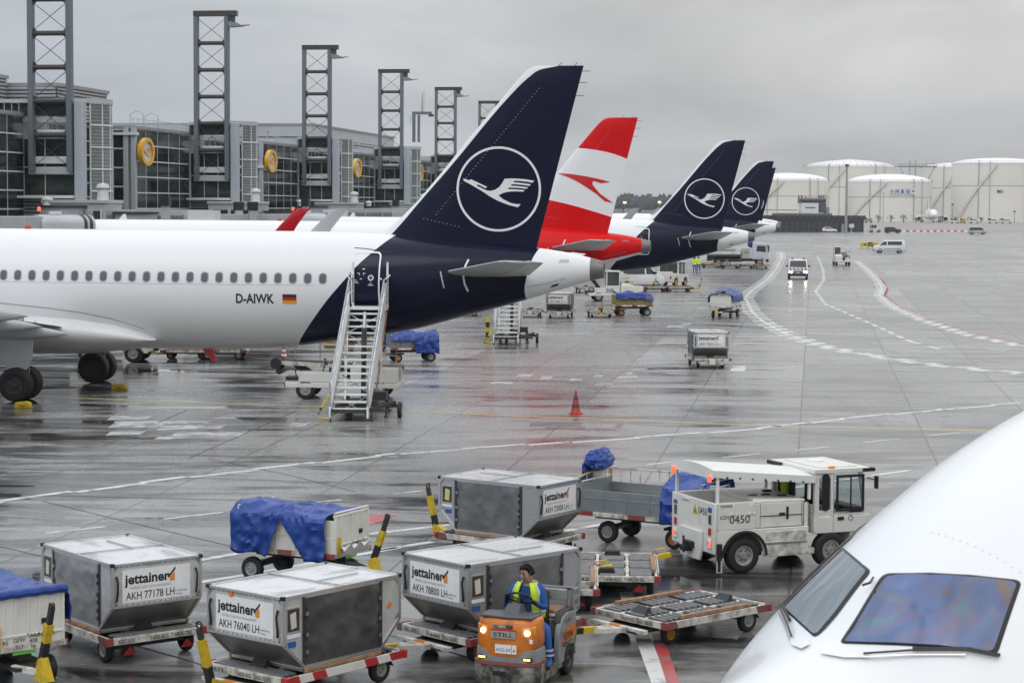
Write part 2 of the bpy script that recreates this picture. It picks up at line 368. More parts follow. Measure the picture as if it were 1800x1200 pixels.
zigzag(b, [(1000, 777), (1120, 769), (1335, 753), (1480, 736), (1660, 719), (1796, 708)], .26, 2.6, 'road_white')
# white service road lines through the foreground
for p in ([(288, 912), (392, 900)], [(80, 937), (186, 925)], [(510, 887), (600, 878)], [(1270, 804), (1338, 797)], [(1398, 791), (1458, 785)], [(1518, 778), (1578, 771)], [(1630, 766), (1690, 760)], [(1135, 817), (1210, 808)], [(690, 868), (745, 862)]):
    strip(b, p, .12, 'road_white')
strip(b, [(0, 1046), (80, 1030), (420, 972)], .22, 'road_white'); strip(b, [(350, 1023), (420, 1012), (700, 962)], .2, 'road_white')
strip(b, [(650, 938), (790, 922)], .2, 'road_white'); strip(b, [(660, 967), (760, 952)], .2, 'road_white'); strip(b, [(980, 935), (1060, 921)], .2, 'road_white')
strip(b, [(1330, 868), (1460, 846), (1600, 826)], .2, 'road_white')
strip(b, [(1100, 1040), (1166, 1215)], .26, 'road_white')
# stand lines
strip(b, [(835, 639), (1110, 640), (1215, 641)], .14, 'road_white'); strip(b, [(800, 647), (1050, 650), (1310, 653)], .14, 'road_white')
b.add([tuple(G(*p)[:2])+(.004,) for p in ((1288, 643), (1312, 643), (1309, 653), (1283, 653))], [(0, 1, 2, 3)], 'road_white')
strip(b, [(705, 541), (960, 552), (1350, 560)], .14, 'road_white_worn')
strip(b, [(1060, 594), (1150, 594)], .12, 'road_white_worn')
for x, y, w, h in ((1010, 667, 22, 5), (1050, 661, 14, 4), (1060, 675, 30, 4), (1100, 663, 34, 5), (958, 664, 20, 6), (1105, 656, 10, 4), (1185, 574, 30, 4), (1205, 570, 14, 3), (880, 673, 40, 4), (920, 660, 26, 5)):
    b.add([tuple(G(*p)[:2])+(.004,) for p in ((x-w/2, y+h/2), (x+w/2, y+h/2), (x+w/2+4, y-h/2), (x-w/2+5, y-h/2))], [(0, 1, 2, 3)], 'road_white_worn')
for x, y, w, h in ((222, 735, 70, 7), (235, 748, 90, 8), (215, 762, 60, 7), (330, 752, 110, 8), (360, 764, 120, 8), (300, 770, 60, 5), (330, 742, 60, 5), (520, 747, 30, 8)):
    b.add([tuple(G(*p)[:2])+(.004,) for p in ((x-w/2, y+h/2), (x+w/2, y+h/2-2), (x+w/2+14, y-h/2-1), (x-w/2+9, y-h/2))], [(0, 1, 2, 3)], 'road_white_worn')
# curved hatched road edge on the right
zigzag(b, [(1372, 443), (1374, 452), (1366, 470), (1352, 488), (1320, 512), (1310, 523), (1322, 548), (1345, 568), (1385, 588), (1440, 607), (1520, 624), (1640, 641), (1800, 657)], .75, 1.3, 'road_white')
dashed(b, [(1437, 450), (1447, 475), (1448, 492), (1434, 512), (1450, 534), (1520, 564), (1600, 600), (1660, 616)], .3, 2.2, 1.4, 'road_white')
zigzag(b, [(1505, 458), (1525, 475), (1545, 495), (1551, 508), (1546, 520), (1570, 540), (1620, 562), (1700, 588), (1800, 609)], .6, 1.3, 'road_white')
strip(b, [(1738, 628), (1775, 628)], .2, 'road_white'); strip(b, [(1500, 472), (1510, 473)], .3, 'road_white')
struct(b.build('road_markings_white', smooth=0))
b = MB()
strip(b, [(-60, 690), (210, 703), (560, 714), (860, 729), (1100, 738), (1340, 748), (1700, 756), (1900, 762)], .19, 'road_yellow')
strip(b, [(930, 611), (1330, 613)], .14, 'road_yellow'); strip(b, [(900, 597), (1340, 599)], .12, 'road_yellow')
struct(b.build('road_markings_yellow', smooth=0))
b = MB()
strip(b, [(1513, 458), (1540, 478), (1562, 505), (1556, 519), (1582, 538), (1632, 559), (1712, 584), (1800, 604)], .28, 'road_pink')
strip(b, [(1150, 1100), (1188, 1215)], .19, 'road_red', .008)
strip(b, [(0, 876), (90, 870), (300, 876), (700, 884)], .07, 'road_red_worn', .006); strip(b, [(640, 640), (1290, 656)], .1, 'road_red_worn', .0025)
for x, y, w, h in ((975, 745, 90, 7), (990, 752, 70, 4), (1085, 748, 12, 6)):
    b.add([tuple(G(*p)[:2])+(.0035,) for p in ((x-w/2, y+h/2), (x+w/2, y+h/2), (x+w/2+5, y-h/2), (x-w/2+5, y-h/2))], [(0, 1, 2, 3)], 'road_red_worn')
b.add([tuple(G(*p)[:2])+(.0045,) for p in ((560, 930), (640, 926), (700, 905), (625, 902))], [(0, 1, 2, 3)], 'road_red')
strip(b, [(1268, 515), (1290, 507), (1313, 498)], .25, 'road_red_worn', .005)
struct(b.build('road_markings_red', smooth=0))
# dark pavement joints that cut diagonally through the foreground
M('joint_seal', (.03, .03, .03), .5)
b = MB()
for p in ([(0, 960), (72, 977)], [(74, 880), (200, 911), (408, 960)], [(369, 806), (505, 834), (625, 864)], [(660, 1110), (760, 1135), (900, 1180)], [(190, 1120), (330, 1160), (440, 1195)], [(330, 806), (520, 722)], [(180, 785), (330, 720)]):
    strip(b, p, .05, 'joint_seal', .003)
struct(b.build('pavement_joints', smooth=0))
# ---------------------------------------------------------------- airliners (x aft from the nose, y starboard, z up; metres)
f_top = pchip([0, .05, .2, .5, 1.0, 1.6, 2.0, 2.5, 3.0, 3.6, 4.4, 5.4, 7, 27, 30, 33, 35.18, 36.3, 37.2, 37.52], [3.35, 3.55, 3.76, 3.98, 4.24, 4.53, 4.80, 5.10, 5.37, 5.61, 5.79, 5.88, 5.89, 5.87, 5.80, 5.58, 5.36, 5.20, 5.00, 4.91])
f_bot = pchip([0, .05, .2, .5, 1, 2, 3, 4, 5.5, 8, 22, 24.07, 26.7, 28.07, 29.96, 31.08, 32.5, 34.1, 35.2, 36.7, 37.25, 37.52], [3.35, 3.15, 2.93, 2.66, 2.40, 2.08, 1.90, 1.80, 1.71, 1.66, 1.60, 1.62, 1.79, 1.99, 2.25, 2.49, 2.89, 3.31, 3.64, 4.1, 4.26, 4.33])
f_hw = pchip([0, .05, .2, .5, 1, 1.5, 2, 2.5, 3, 4, 5, 6, 24, 26, 28, 30, 32, 34, 36, 37.2, 37.52], [0, .2, .42, .72, 1.08, 1.34, 1.53, 1.67, 1.77, 1.89, 1.95, 1.975, 1.975, 1.95, 1.86, 1.68, 1.40, 1.03, .62, .36, .29])
def fsec(x, n):
    t, bo, w = f_top(x), f_bot(x), f_hw(x); zc = (t+bo)/2; hh = (t-bo)/2
    return [(x, w*cos(-pi/2+2*pi*i/n), zc+hh*sin(-pi/2+2*pi*i/n)) for i in range(n)]
def fy(x, z):
    t, bo, w = f_top(x), f_bot(x), f_hw(x); u = (z-(t+bo)/2)/((t-bo)/2)
    return w*sqrt(max(0, 1-u*u))
def curve_split(m, axis_in, pts, lo, hi, olo, ohi):
    """greater-than mask in a node tree: is out-coordinate > curve(in-coordinate)?"""
    nt = m.node_tree; N = nt.nodes; L = nt.links
    tc = N.new('ShaderNodeTexCoord'); sp = N.new('ShaderNodeSeparateXYZ'); L.new(tc.outputs['Object'], sp.inputs[0])
    src = sp.outputs['XYZ'.index(axis_in)]; oth = sp.outputs[2 if axis_in == 'X' else 0]
    a = N.new('ShaderNodeMapRange'); a.inputs[1].default_value = lo; a.inputs[2].default_value = hi; L.new(src, a.inputs[0])
    fc = N.new('ShaderNodeFloatCurve'); c = fc.mapping.curves[0]
    q = sorted([((p-lo)/(hi-lo), (o-olo)/(ohi-olo)) for p, o in pts])
    if q[0][0] > 0: q = [(0, q[0][1]+(q[1][1]-q[0][1])/(q[1][0]-q[0][0])*(0-q[0][0]))]+q
    if q[-1][0] < 1: q = q+[(1, q[-1][1]+(q[-1][1]-q[-2][1])/(q[-1][0]-q[-2][0])*(1-q[-1][0]))]
    c.points[0].location = q[0]; c.points[-1].location = q[-1]
    for p in q[1:-1]: c.points.new(*p)
    fc.mapping.use_clip = False; fc.mapping.extend = 'EXTRAPOLATED'; fc.mapping.update(); L.new(a.outputs[0], fc.inputs['Value'])
    b = N.new('ShaderNodeMapRange'); b.inputs[3].default_value = olo; b.inputs[4].default_value = ohi; b.clamp = False; L.new(fc.outputs[0], b.inputs[0])
    g = N.new('ShaderNodeMath'); g.operation = 'GREATER_THAN'; L.new(oth, g.inputs[0]); L.new(b.outputs[0], g.inputs[1])
    return g.outputs[0]
def mixer(m, mask, base, over):
    N = m.node_tree.nodes; L = m.node_tree.links; x = N.new('ShaderNodeMix'); x.data_type = 'RGBA'; L.new(mask, x.inputs[0])
    for i, q in ((6, base), (7, over)):
        if isinstance(q, tuple): x.inputs[i].default_value = (*q, 1)
        else: L.new(q, x.inputs[i])
    return x.outputs[2]
WH, NV_, RD = (.76, .765, .77), (.005, .007, .026), (.60, .003, .006)
def livery(name, rough=.22):
    m = bpy.data.materials.new(name); m.use_nodes = True; MATS[name] = m; p = m.node_tree.nodes['Principled BSDF']
    p.inputs['Roughness'].default_value = rough; p.inputs['Coat Weight'].default_value = .06; p.inputs['Coat Roughness'].default_value = .08; p.inputs['Specular IOR Level'].default_value = .16
    return m
def done(m, c): m.node_tree.links.new(c, m.node_tree.nodes['Principled BSDF'].inputs['Base Color'])
BND = [(5.62, 30.06), (5.17, 29.58), (4.62, 29.03), (4.3, 28.77), (3.51, 28.09), (2.75, 27.48), (2.17, 27.0), (1.83, 26.72)]
CON = [(5.37, 35.32), (5.1, 35.18), (4.9, 35.1), (4.34, 34.95), (3.95, 34.87), (3.5, 34.87)]
m = livery('navy_tail_fuselage'); k1 = curve_split(m, 'Z', BND, 1.5, 6, 26, 31); k2 = curve_split(m, 'Z', CON, 3, 6, 34, 36)
done(m, mixer(m, k2, mixer(m, k1, WH, NV_), WH))
m = livery('red_tail_fuselage'); k1 = curve_split(m, 'Z', [(z, x-1.2) for z, x in BND], 1.5, 6, 24, 31)
k2 = curve_split(m, 'X', [(27, 2.2), (30, 2.75), (33, 3.35), (36, 4.05)], 26, 37, 2, 5)
mm = m.node_tree.nodes.new('ShaderNodeMath'); mm.operation = 'MULTIPLY'; m.node_tree.links.new(k1, mm.inputs[0]); m.node_tree.links.new(k2, mm.inputs[1])
done(m, mixer(m, mm.outputs[0], WH, RD))
EDG = [(5.2, 29.5), (5.6, 29.87), (6.31, 30.5), (6.91, 31.0), (8.04, 32.0), (10.99, 34.55), (11.3, 34.9), (11.52, 35.2), (11.66, 35.8)]
m = livery('navy_fin'); k1 = curve_split(m, 'Z', EDG, 5, 12, 29, 37); done(m, mixer(m, k1, WH, NV_))
m = livery('red_white_fin')
AU1 = [(33.2, 10.05), (34.8, 9.85), (35.6, 9.65), (36.5, 9.30)]; AU2 = [(31.0, 7.3), (32.6, 7.0), (34.3, 6.55), (35.9, 6.05)]
k1 = curve_split(m, 'X', AU1, 29, 37, 5, 12); k2 = curve_split(m, 'X', AU2, 29, 37, 5, 12)
done(m, mixer(m, k1, mixer(m, k2, RD, WH), RD))
# fin planform
f_le = pchip([5.2, 5.5, 5.7, 6.0, 6.33, 6.95, 9, 11, 11.36, 11.56, 11.66, 11.69], [28.3, 28.95, 29.4, 29.85, 30.29, 30.92, 32.63, 34.31, 34.63, 34.86, 35.05, 35.25])
def f_te(z): return 35.19+(z-5.37)*.2536
def naca(t): t = max(0, min(1, t)); return 10*.1*(.2969*sqrt(t)-.126*t-.3516*t*t+.2843*t**3-.1036*t**4)/2*1.0
def fin_y(x, z, th=.105):
    z = max(5.3, min(11.69, z)); a, e = f_le(z), f_te(z); c = e-a; k = 1 if z < 11.2 else sqrt(max(0, (11.72-z)/.52))
    return c*th*5*(.2969*sqrt(max(0, (x-a)/c))-.126*(x-a)/c-.3516*((x-a)/c)**2+.2843*((x-a)/c)**3-.1015*((x-a)/c)**4)*min(1, k) if 0 < (x-a)/c < 1 else .004
CRANE = [(233, 493), (298, 516), (318, 502), (508, 590), (492, 606), (404, 564), (384, 568), (404, 586), (500, 630), (545, 637), (600, 624), (650, 590), (686, 540), (710, 495), (780, 492), (850, 493), (950, 500), (1050, 517), (1030, 540), (960, 528), (880, 520), (820, 517), (812, 535), (880, 540), (950, 549), (1014, 558), (994, 577), (920, 566), (850, 559), (792, 558), (783, 576), (850, 579), (920, 586), (980, 593), (962, 611), (900, 603), (830, 598), (758, 597), (749, 615), (830, 617), (890, 621), (943, 627), (922, 644), (850, 640), (780, 642), (720, 653), (675, 668), (640, 690), (700, 737), (780, 775), (840, 788), (895, 790), (863, 825), (760, 800), (690, 774), (620, 745), (540, 700), (440, 634), (320, 565), (233, 519)]
CHEV = [(240, 458), (330, 463), (420, 476), (500, 492), (560, 506), (612, 521), (548, 530), (515, 518), (496, 514), (487, 521), (489, 540), (540, 602), (632, 668), (572, 656), (520, 608), (450, 560), (390, 522), (330, 492)]
def fine_poly(pts, cut=.14):
    """triangulate an outline in its plane and split the triangles until they follow a curved skin"""
    from mathutils.geometry import tessellate_polygon
    V = [Vector((x, z, 0)) for x, z in pts]; F_ = [tuple(t) for t in tessellate_polygon([V])]
    for _ in range(4):
        E = max(max((V[t[k]]-V[t[(k+1) % 3]]).length for k in range(3)) for t in F_)
        if E <= cut: break
        mid = {}; N_ = []
        def m(p, q):
            k = (min(p, q), max(p, q))
            if k not in mid: V.append((V[p]+V[q])/2); mid[k] = len(V)-1
            return mid[k]
        for p, q, r in F_:
            x, y, z = m(p, q), m(q, r), m(r, p); N_ += [(p, x, z), (x, q, y), (z, y, r), (x, y, z)]
        F_ = N_
    return [(v.x, v.y) for v in V], [list(t) for t in F_]
def emblem_crane(b, mat='aero_white'):
    # image px of the tail zoom -> local metres (circle centre 33.85,7.40, radius 1.49)
    def q(x, y): return (33.85+(x-640)/488*1.485, 7.40-(y-615)/494*1.485)
    v, f = fine_poly([q(*p) for p in CRANE])
    for sgn in (-1, 1): b.add([(x, sgn*(fin_y(x, z)+.012), z) for x, z in v], f, mat)
    n = 72
    for sgn in (-1, 1):
        vs = []
        for i in range(n):
            a = 2*pi*i/n
            for r in (1.485, 1.405): x, z = 33.85+r*cos(a), 7.40+r*sin(a); vs.append((x, sgn*(fin_y(x, z)+.012), z))
        b.add(vs, [(2*i, 2*((i+1) % n), 2*((i+1) % n)+1, 2*i+1) for i in range(n)], mat)
def emblem_chevron(b):
    AC2 = Vector((-12.5, 119.61, 0)); K = 1.04; out = []
    for u, w in CHEV:
        d = ray(920+u/4, 190+w/4); q = CAMPOS-AC2; t = -(q.dot(NV))/d.dot(NV); p = q+d*t; out.append((p.dot(TV)/K+17.71, p.z/K))
    v, f = fine_poly(out)
    for sgn in (-1, 1): b.add([(x, sgn*(fin_y(x, z)+.012), z) for x, z in v], f, 'aero_red')
def drape_side(b, pts_xz, faces, mat, off=.012, sgn=-1): b.add([(x, sgn*(fy(x, z)+off), z) for x, z in pts_xz], faces, mat)
def round_rect(cx, cz, w, h, r, n=6):
    o = []
    for qx, qz, a0 in ((1, 1, 0), (-1, 1, pi/2), (-1, -1, pi), (1, -1, 3*pi/2)):
        for i in range(n+1): a = a0+pi/2*i/n; o.append((cx+qx*(w/2-r)+r*cos(a), cz+qz*(h/2-r)+r*sin(a)))
    d = []
    for i, p in enumerate(o):
        q = o[(i+1) % len(o)]; d.append(p)
        if max(abs(p[0]-q[0]), abs(p[1]-q[1])) > .2: d += [(p[0]+(q[0]-p[0])*k/10, p[1]+(q[1]-p[1])*k/10) for k in range(1, 10)]
    return d
def loop_strip(b, outer, inner, mat, off=.012, sgn=-1):
    n = len(outer); drape_side(b, outer+inner, [(i, (i+1) % n, n+(i+1) % n, n+i) for i in range(n)], mat, off, sgn)
def cabin_window(x, z, parent):
    b = MB(); A = round_rect(x, z, .30, .40, .13); C = round_rect(x, z, .235, .335, .105); n = len(A)
    v, f = fine_poly(C, .1); drape_side(b, v, f, 'cabin_glass', .005); loop_strip(b, A, C, 'aero_grey', .008)
    return b.build('cabin_window', parent)
M('cabin_glass', (.10, .11, .125), .15); M('cabin_shade', (.40, .41, .42), .3)
M('apu_metal', (.20, .195, .19), .45, .7, dirt=.3, dscale=5)
def airfoil(le, te, y, z_le, z_te, th, n=10):
    c = te-le; o = []
    for s in (1, -1):
        for i in range(n+1):
            t = (1-cos(pi*i/n))/2 if s == 1 else (1-cos(pi*(n-i)/n))/2
            if s == -1 and (i == 0 or i == n): continue
            o.append((le+c*t, y, z_le+(z_te-z_le)*t + s*c*th*5*(.2969*sqrt(t)-.126*t-.3516*t*t+.2843*t**3-.1015*t**4)))
    return o
def airliner(name, label, origin, body='navy_tail_fuselage', finmat='navy_fin', emblem=emblem_crane, tipmat='aero_grey', K=1.04, hd=None, group=None, cockpit=False, reg=False, wins=(), gear=True, nseg=48, tip_shift=0, tail_mats=('aero_grey', 'aero_grey'), whole=True, wingmat='aero_grey'):
    root = thing(name, label, 'airplane', group=group)
    ax = TV if hd is None else Vector((cos(hd), sin(hd), 0)); rz = atan2(ax.y, ax.x); root.rotation_euler = (0, 0, rz); root.scale = (K, K, K)
    root.location = Vector(origin) - ax*17.71*K if hd is None else Vector(origin)
    xs = [.002, .02, .05, .1, .15, .2, .3, .4, .5, .6, .8, 1, 1.2, 1.4, 1.6, 1.8, 2, 2.2, 2.4, 2.6, 2.8, 3, 3.3, 3.6, 4, 4.4, 5, 5.6, 6.3, 7, 9, 12, 16, 20, 22, 23, 24, 25, 26, 27, 28, 29, 30, 31, 31.5, 32, 33, 34, 35, 35.6, 36.2, 36.7, 37.1]
    b = MB(); b.loft([fsec(x, nseg) for x in xs], body)
    fus = b.build('fuselage', root, smooth=60)
    b = MB()   # tail pipe
    rings = []
    for x, k in ((37.1, 1.0), (37.3, 1.0), (37.57, .98), (37.57, .72), (37.3, .6)):
        r = fsec(min(x, 37.5), 24); zc = (f_top(37.5)+f_bot(37.5))/2 if x > 37.5 else (f_top(x)+f_bot(x))/2
        rings.append([(x, p[1]*k*1.004, zc+(p[2]-zc)*k*1.004) for p in r])
    b.loft(rings, 'apu_metal', (False, True)); b.build('tail_exhaust', root)
    # fin and rudder
    b = MB(); rg = []; zs = [5.2, 5.5, 5.7, 6, 6.33, 6.95, 8, 9, 10, 11, 11.2, 11.36, 11.48, 11.58, 11.65, 11.69]
    for z in zs:
        a, e = f_le(z), f_te(z); pts = []
        ts = [(1-cos(pi*i/16))/2 for i in range(17)]
        for t in ts: x = a+(e-a)*t; pts.append((x, -fin_y(x, z), z))
        for t in ts[-2:0:-1]: x = a+(e-a)*t; pts.append((x, fin_y(x, z), z))
        rg.append(pts)
    b.loft(rg, finmat)
    pts = [(30.9+i*(34.5-30.9)/44+.75, 6.5+i*(10.9-6.5)/44) for i in range(45)]+[(31.2+i*.14, 6.35-i*.03) for i in range(10)]
    for x, z in pts: b.box(x-.012, x+.012, -fin_y(x, z)-.006, -fin_y(x, z)+.01, z-.012, z+.012, 'aero_grey')
    fin = b.build('tail_fin', root, smooth=50)
    b = MB(); emblem(b); e_ = b.build('tail_emblem', fin, smooth=0)
    b = MB()
    for z in (11.5, 11.1, 10.65): b.cyl((f_te(z)-.05, 0, z), (f_te(z)+.28, 0, z), .012, 'black', n=6)
    for x in (35.9, 36.45): b.cyl((x, 0, 11.66), (x+.12, 0, 11.8), .012, 'black', n=6)
    b.build_split('static_wick', fin)
    # tailplanes
    for sg in (-1, 1):
        b = MB(); b.loft([airfoil(32.05, 35.05, sg*.95, 4.50, 4.42, .09), airfoil(32.35, 35.10, sg*1.5, 4.55, 4.46, .09), airfoil(34.70, 36.22, sg*6.1, 5.02, 5.0, .08), airfoil(35.0, 36.2, sg*6.25, 5.04, 5.02, .05)], tail_mats[0])
        t = b.build('tailplane', root, smooth=50)
        c = MB(); c.tube([(32.95, sg*(fy(32.95, 4.95)+.01), 4.95), (32.85, sg*(fy(32.85, 4.7)+.04), 4.7), (32.8, sg*(fy(32.8, 4.45)+.05), 4.4), (32.85, sg*(fy(32.85, 4.1)+.02), 4.1), (32.95, sg*(fy(32.95, 3.85)+.01), 3.85)], .035, 'decal_white', 6); c.build('tailplane_seal', t)
        # elevator, a touch thicker skin over the rear third
        c = MB(); rr = []
        for (a, e, y, z1, z2, th) in ((34.1, 35.09, 1.25, 4.49, 4.43, .0), (35.72, 36.235, 6.12, 5.015, 5.0, .0)):
            rr.append([(a, sg*y, z1+.12 if y < 2 else z1+.06), (e, sg*y, z2+.008), (e, sg*y, z2-.008), (a, sg*y, z1-.12 if y < 2 else z1-.06)])
        c.loft(rr, 'aero_grey_light'); c.build('elevator', t)
    # belly fairing
    b = MB(); R_ = []
    for x, w, zc, hh in ((10.4, .6, 2.0, .25), (10.8, 1.2, 2.1, .5), (12, 1.95, 2.2, .8), (14, 2.12, 2.3, .95), (17, 2.16, 2.3, .95), (19, 2.13, 2.22, .82), (20.3, 2.06, 2.15, .62), (21.3, 1.86, 2.04, .36), (21.7, 1.66, 2.0, .12), (21.8, 1.60, 2.0, .02)):
        R_.append([(x, w*cos(2*pi*i/32), zc+hh*sin(2*pi*i/32)) for i in range(32)])
    b.loft(R_, 'aero_fairing'); b.build('belly_fairing', root, smooth=60)
    # wings
    for sg in (-1, 1):
        b = MB(); ts = tip_shift if not isinstance(tip_shift, tuple) else tip_shift[0 if sg < 0 else 1]
        b.loft([airfoil(11.9, 18.5, sg*1.5, 2.55, 2.40, .075), airfoil(14.4, 18.75, sg*6.4, 3.0, 2.92, .06), airfoil(18.0+ts*.6, 20.6+ts*.6, sg*12.5, 3.72, 3.68, .055), airfoil(20.75+ts, 22.15+ts, sg*17.05, 4.3, 4.28, .05)], wingmat)
        w = b.build('wing', root, smooth=50)
        b = MB(); b.loft([airfoil(20.75+ts, 22.15+ts, sg*17.05, 4.3, 4.28, .05), airfoil(21.2+ts, 22.45+ts, sg*17.5, 4.5, 4.5, .05)] + [[(p[0], sg*(yy-p[2]), zz) for p in airfoil(le, te, 0, 0, 0, .07)] for le, te, yy, zz in ((21.7+ts, 22.8+ts, 17.75, 4.95), (22.5+ts, 23.35+ts, 17.95, 5.8), (23.15+ts, 23.85+ts, 18.02, 6.45), (23.5+ts, 24.05+ts, 18.03, 6.62))], tipmat); b.build('winglet', w, smooth=50)
        for xa, xe, y, z in ((16.2, 19.6, 4.2, 2.45), (16.6, 20.2, 8.2, 2.95), (18.5, 21.3, 12.0, 3.5)):
            b = MB(); b.loft([[(xa+(xe-xa)*t, sg*y+.2*k*cos(2*pi*i/12), z-.1*t+.28*k*sin(2*pi*i/12)) for i in range(12)] for t, k in ((0, .05), (.1, .5), (.35, 1), (.6, .9), (.85, .45), (1, .04))], 'aero_grey'); b.build('flap_fairing', w, smooth=60)
        # engine
        if whole:
            o = Vector((9.6, sg*5.75, 1.75)); b = MB()
            b.lathe([(.0, .86), (-.1, .93), (0, 1.03), (.3, 1.12), (1.2, 1.17), (2.4, 1.1), (3.3, .86), (3.3, .7), (2.6, .62), (4.3, .32), (4.6, .02)], o, (1, 0, 0), 'aero_white', 36)
            b.loft([[(10.5, sg*5.7, 2.75), (12.8, sg*5.7, 2.6), (13.5, sg*5.7, 2.9), (12.2, sg*5.7, 3.0)], [(10.5, sg*5.85, 2.75), (12.8, sg*5.85, 2.6), (13.5, sg*5.85, 2.9), (12.2, sg*5.85, 3.0)]], 'aero_white')
            e = b.build('engine', root, smooth=50)
            b = MB(); b.lathe([(.0, .86), (.5, .84), (.55, .3), (.1, .02)], o, (1, 0, 0), 'black', 30)
            for i in range(18): a = 2*pi*i/18; b.bar(o+Vector((.42, .25*cos(a), .25*sin(a))), o+Vector((.5, .83*cos(a+.12), .83*sin(a+.12))), .14, .02, 'dark_steel', up=(1, 0, 0))
            b.build('fan', e)
        if gear:
            g = MB(); x0 = 17.71; y0 = sg*3.8
            g.cyl((x0, y0, .55), (x0, y0, 2.9), .13, 'steel', n=14); g.cyl((x0, y0, .6), (x0, y0, 1.5), .095, 'alum_trim', n=14); g.cyl((x0, y0-.5, .585), (x0, y0+.5, .585), .09, 'dark_steel'); g.cyl((x0, y0-sg*.1, 1.6), (x0-.1, y0-sg*1.6, 2.6), .06, 'steel'); g.bar((x0+.22, y0, .8), (x0+.25, y0, 1.6), .05, .16, 'steel'); g.tube([(x0-.12, y0+.1, .7), (x0-.2, y0+.12, 1.2), (x0-.14, y0+.05, 1.8)], .02, 'black')
            gg = g.build('main_gear', root)
            for dy in (-.44, .44): wheel(gg, x0, y0+dy, .585, .585, .42, side=(1 if dy > 0 else -1), rimmat='dark_rim', n=40)
            g = MB(); yy = y0+sg*.32; g.prism([(x0-.9, 2.7), (x0+.62, 2.6), (x0+.55, 1.6), (x0+.42, 1.2), (x0+.25, .98), (x0-.2, .98), (x0-.45, 1.25), (x0-.75, 1.6)], 'y', yy-.03, yy+.03, 'aero_grey'); g.build('gear_door', gg)
    if gear:
        g = MB(); g.cyl((5.07, 0, .4), (5.07, 0, 2.2), .09, 'steel'); g.cyl((5.07, -.3, .38), (5.07, .3, .38), .06, 'dark_steel'); g.bar((5.1, 0, 1), (4.3, 0, 2), .08, .08, 'steel'); gg = g.build('nose_gear', root)
        for dy in (-.24, .24): wheel(gg, 5.07, dy, .38, .38, .22, side=(1 if dy > 0 else -1), rimmat='dark_rim')
    for x in wins: cabin_window(x, 4.26, root)
    # rear door with its bright surround
    b = MB(); O_ = round_rect(29.43, 4.23, 1.0, 1.94, .16); I_ = round_rect(29.43, 4.23, .90, 1.84, .13); loop_strip(b, O_, I_, 'door_trim', .014)
    d = b.build('cabin_door', root)
    b = MB(); cx, cz = 29.62, 4.30; A = [(cx+.10*cos(2*pi*i/20), cz+.10*sin(2*pi*i/20)) for i in range(20)]; C = [(cx+.072*cos(2*pi*i/20), cz+.072*sin(2*pi*i/20)) for i in range(20)]
    loop_strip(b, A, C, 'door_trim', .016); drape_side(b, C, [list(range(20))], 'cabin_glass', .015); b.build('porthole', d)
    b = MB()
    for x, z, w, h in ((29.36, 4.60, .09, .03), (29.22, 4.43, .02, .08), (29.17, 4.46, .05, .02), (29.36, 4.43, .02, .08), (29.40, 4.46, .05, .02), (29.28, 4.26, .07, .03), (29.07, 4.22, .11, .02), (29.10, 4.17, .15, .02), (29.13, 4.12, .15, .015), (29.62, 4.14, .03, .02), (29.61, 4.08, .12, .018), (29.62, 4.04, .2, .018), (29.98, 4.26, .06, .05), (29.94, 4.3, .07, .015)):
        drape_side(b, [(x-w/2, z-h/2), (x+w/2, z-h/2), (x+w/2, z+h/2), (x-w/2, z+h/2)], [(0, 1, 2, 3)], 'decal_white', .015)
    for i in range(13): z = 4.52-i*.045; x = 32.02+.01*i; drape_side(b, [(x-.025, z-.014), (x+.02, z-.014), (x+.02, z+.014), (x-.025, z+.014)], [(0, 1, 2, 3)], 'decal_white', .012)
    b.build_split('stencil_mark', d, smooth=0, merge=9)
    b = MB()
    for i in range(6): x = 36.06+i*.055; drape_side(b, [(x, 4.86), (x+.025, 4.86), (x+.045, 4.97), (x+.02, 4.97)], [(0, 1, 2, 3)], 'ink_grey', .012)
    b.build('vent_grille', root, smooth=0); b = MB()
    drape_side(b, [(35.75, 3.98), (36.0, 4.06), (36.04, 4.14), (35.79, 4.06)], [(0, 1, 2, 3)], 'black', .012)
    b.build('access_panel', root, smooth=0); b = MB()
    # skin lines of the tail cone and the black line above the rear door
    def ln(p, w, mat):
        for (x0, z0), (x1, z1) in zip(p[:-1], p[1:]): drape_side(b, [(x0, z0-w), (x1, z1-w), (x1, z1+w), (x0, z0+w)], [(0, 1, 2, 3)], mat, .011)
    ln([(35.0, 4.02), (35.6, 4.13), (36.3, 4.32)], .008, 'ink_grey'); ln([(15.0, 3.30), (16.31, 3.25), (17.99, 3.10), (19.29, 2.94), (20.29, 2.74), (21.33, 2.42), (21.79, 2.02)], .012, 'ink_grey'); ln([(28.93, 5.33), (29.3, 5.30), (29.75, 5.25), (30.25, 5.17)], .012, 'black')
    b.build_split('skin_seam', root, smooth=0)
    b = MB(); ln([(16 + i*.9, 4.02) for i in range(14)], .004, 'ink_grey'); b.build('skin_seam', root, smooth=0)
    b = MB(); b.lathe([(0, .13), (.07, .12), (.13, .07), (.15, .01)], (16.5, 0, f_top(16.5)-.01), (0, 0, 1), 'lens_red', 14); b.build('beacon', root)
    b = MB(); b.prism([(7.0, 5.85), (7.5, 5.85), (7.42, 6.2), (7.28, 6.2)], 'y', -.02, .02, 'aero_white'); b.build('blade_antenna', root)
    b = MB(); b.prism([(23.0, 1.64), (23.45, 1.62), (23.6, 1.15), (23.42, 1.15)], 'y', -.02, .02, 'aero_red'); b.build('blade_antenna', root)
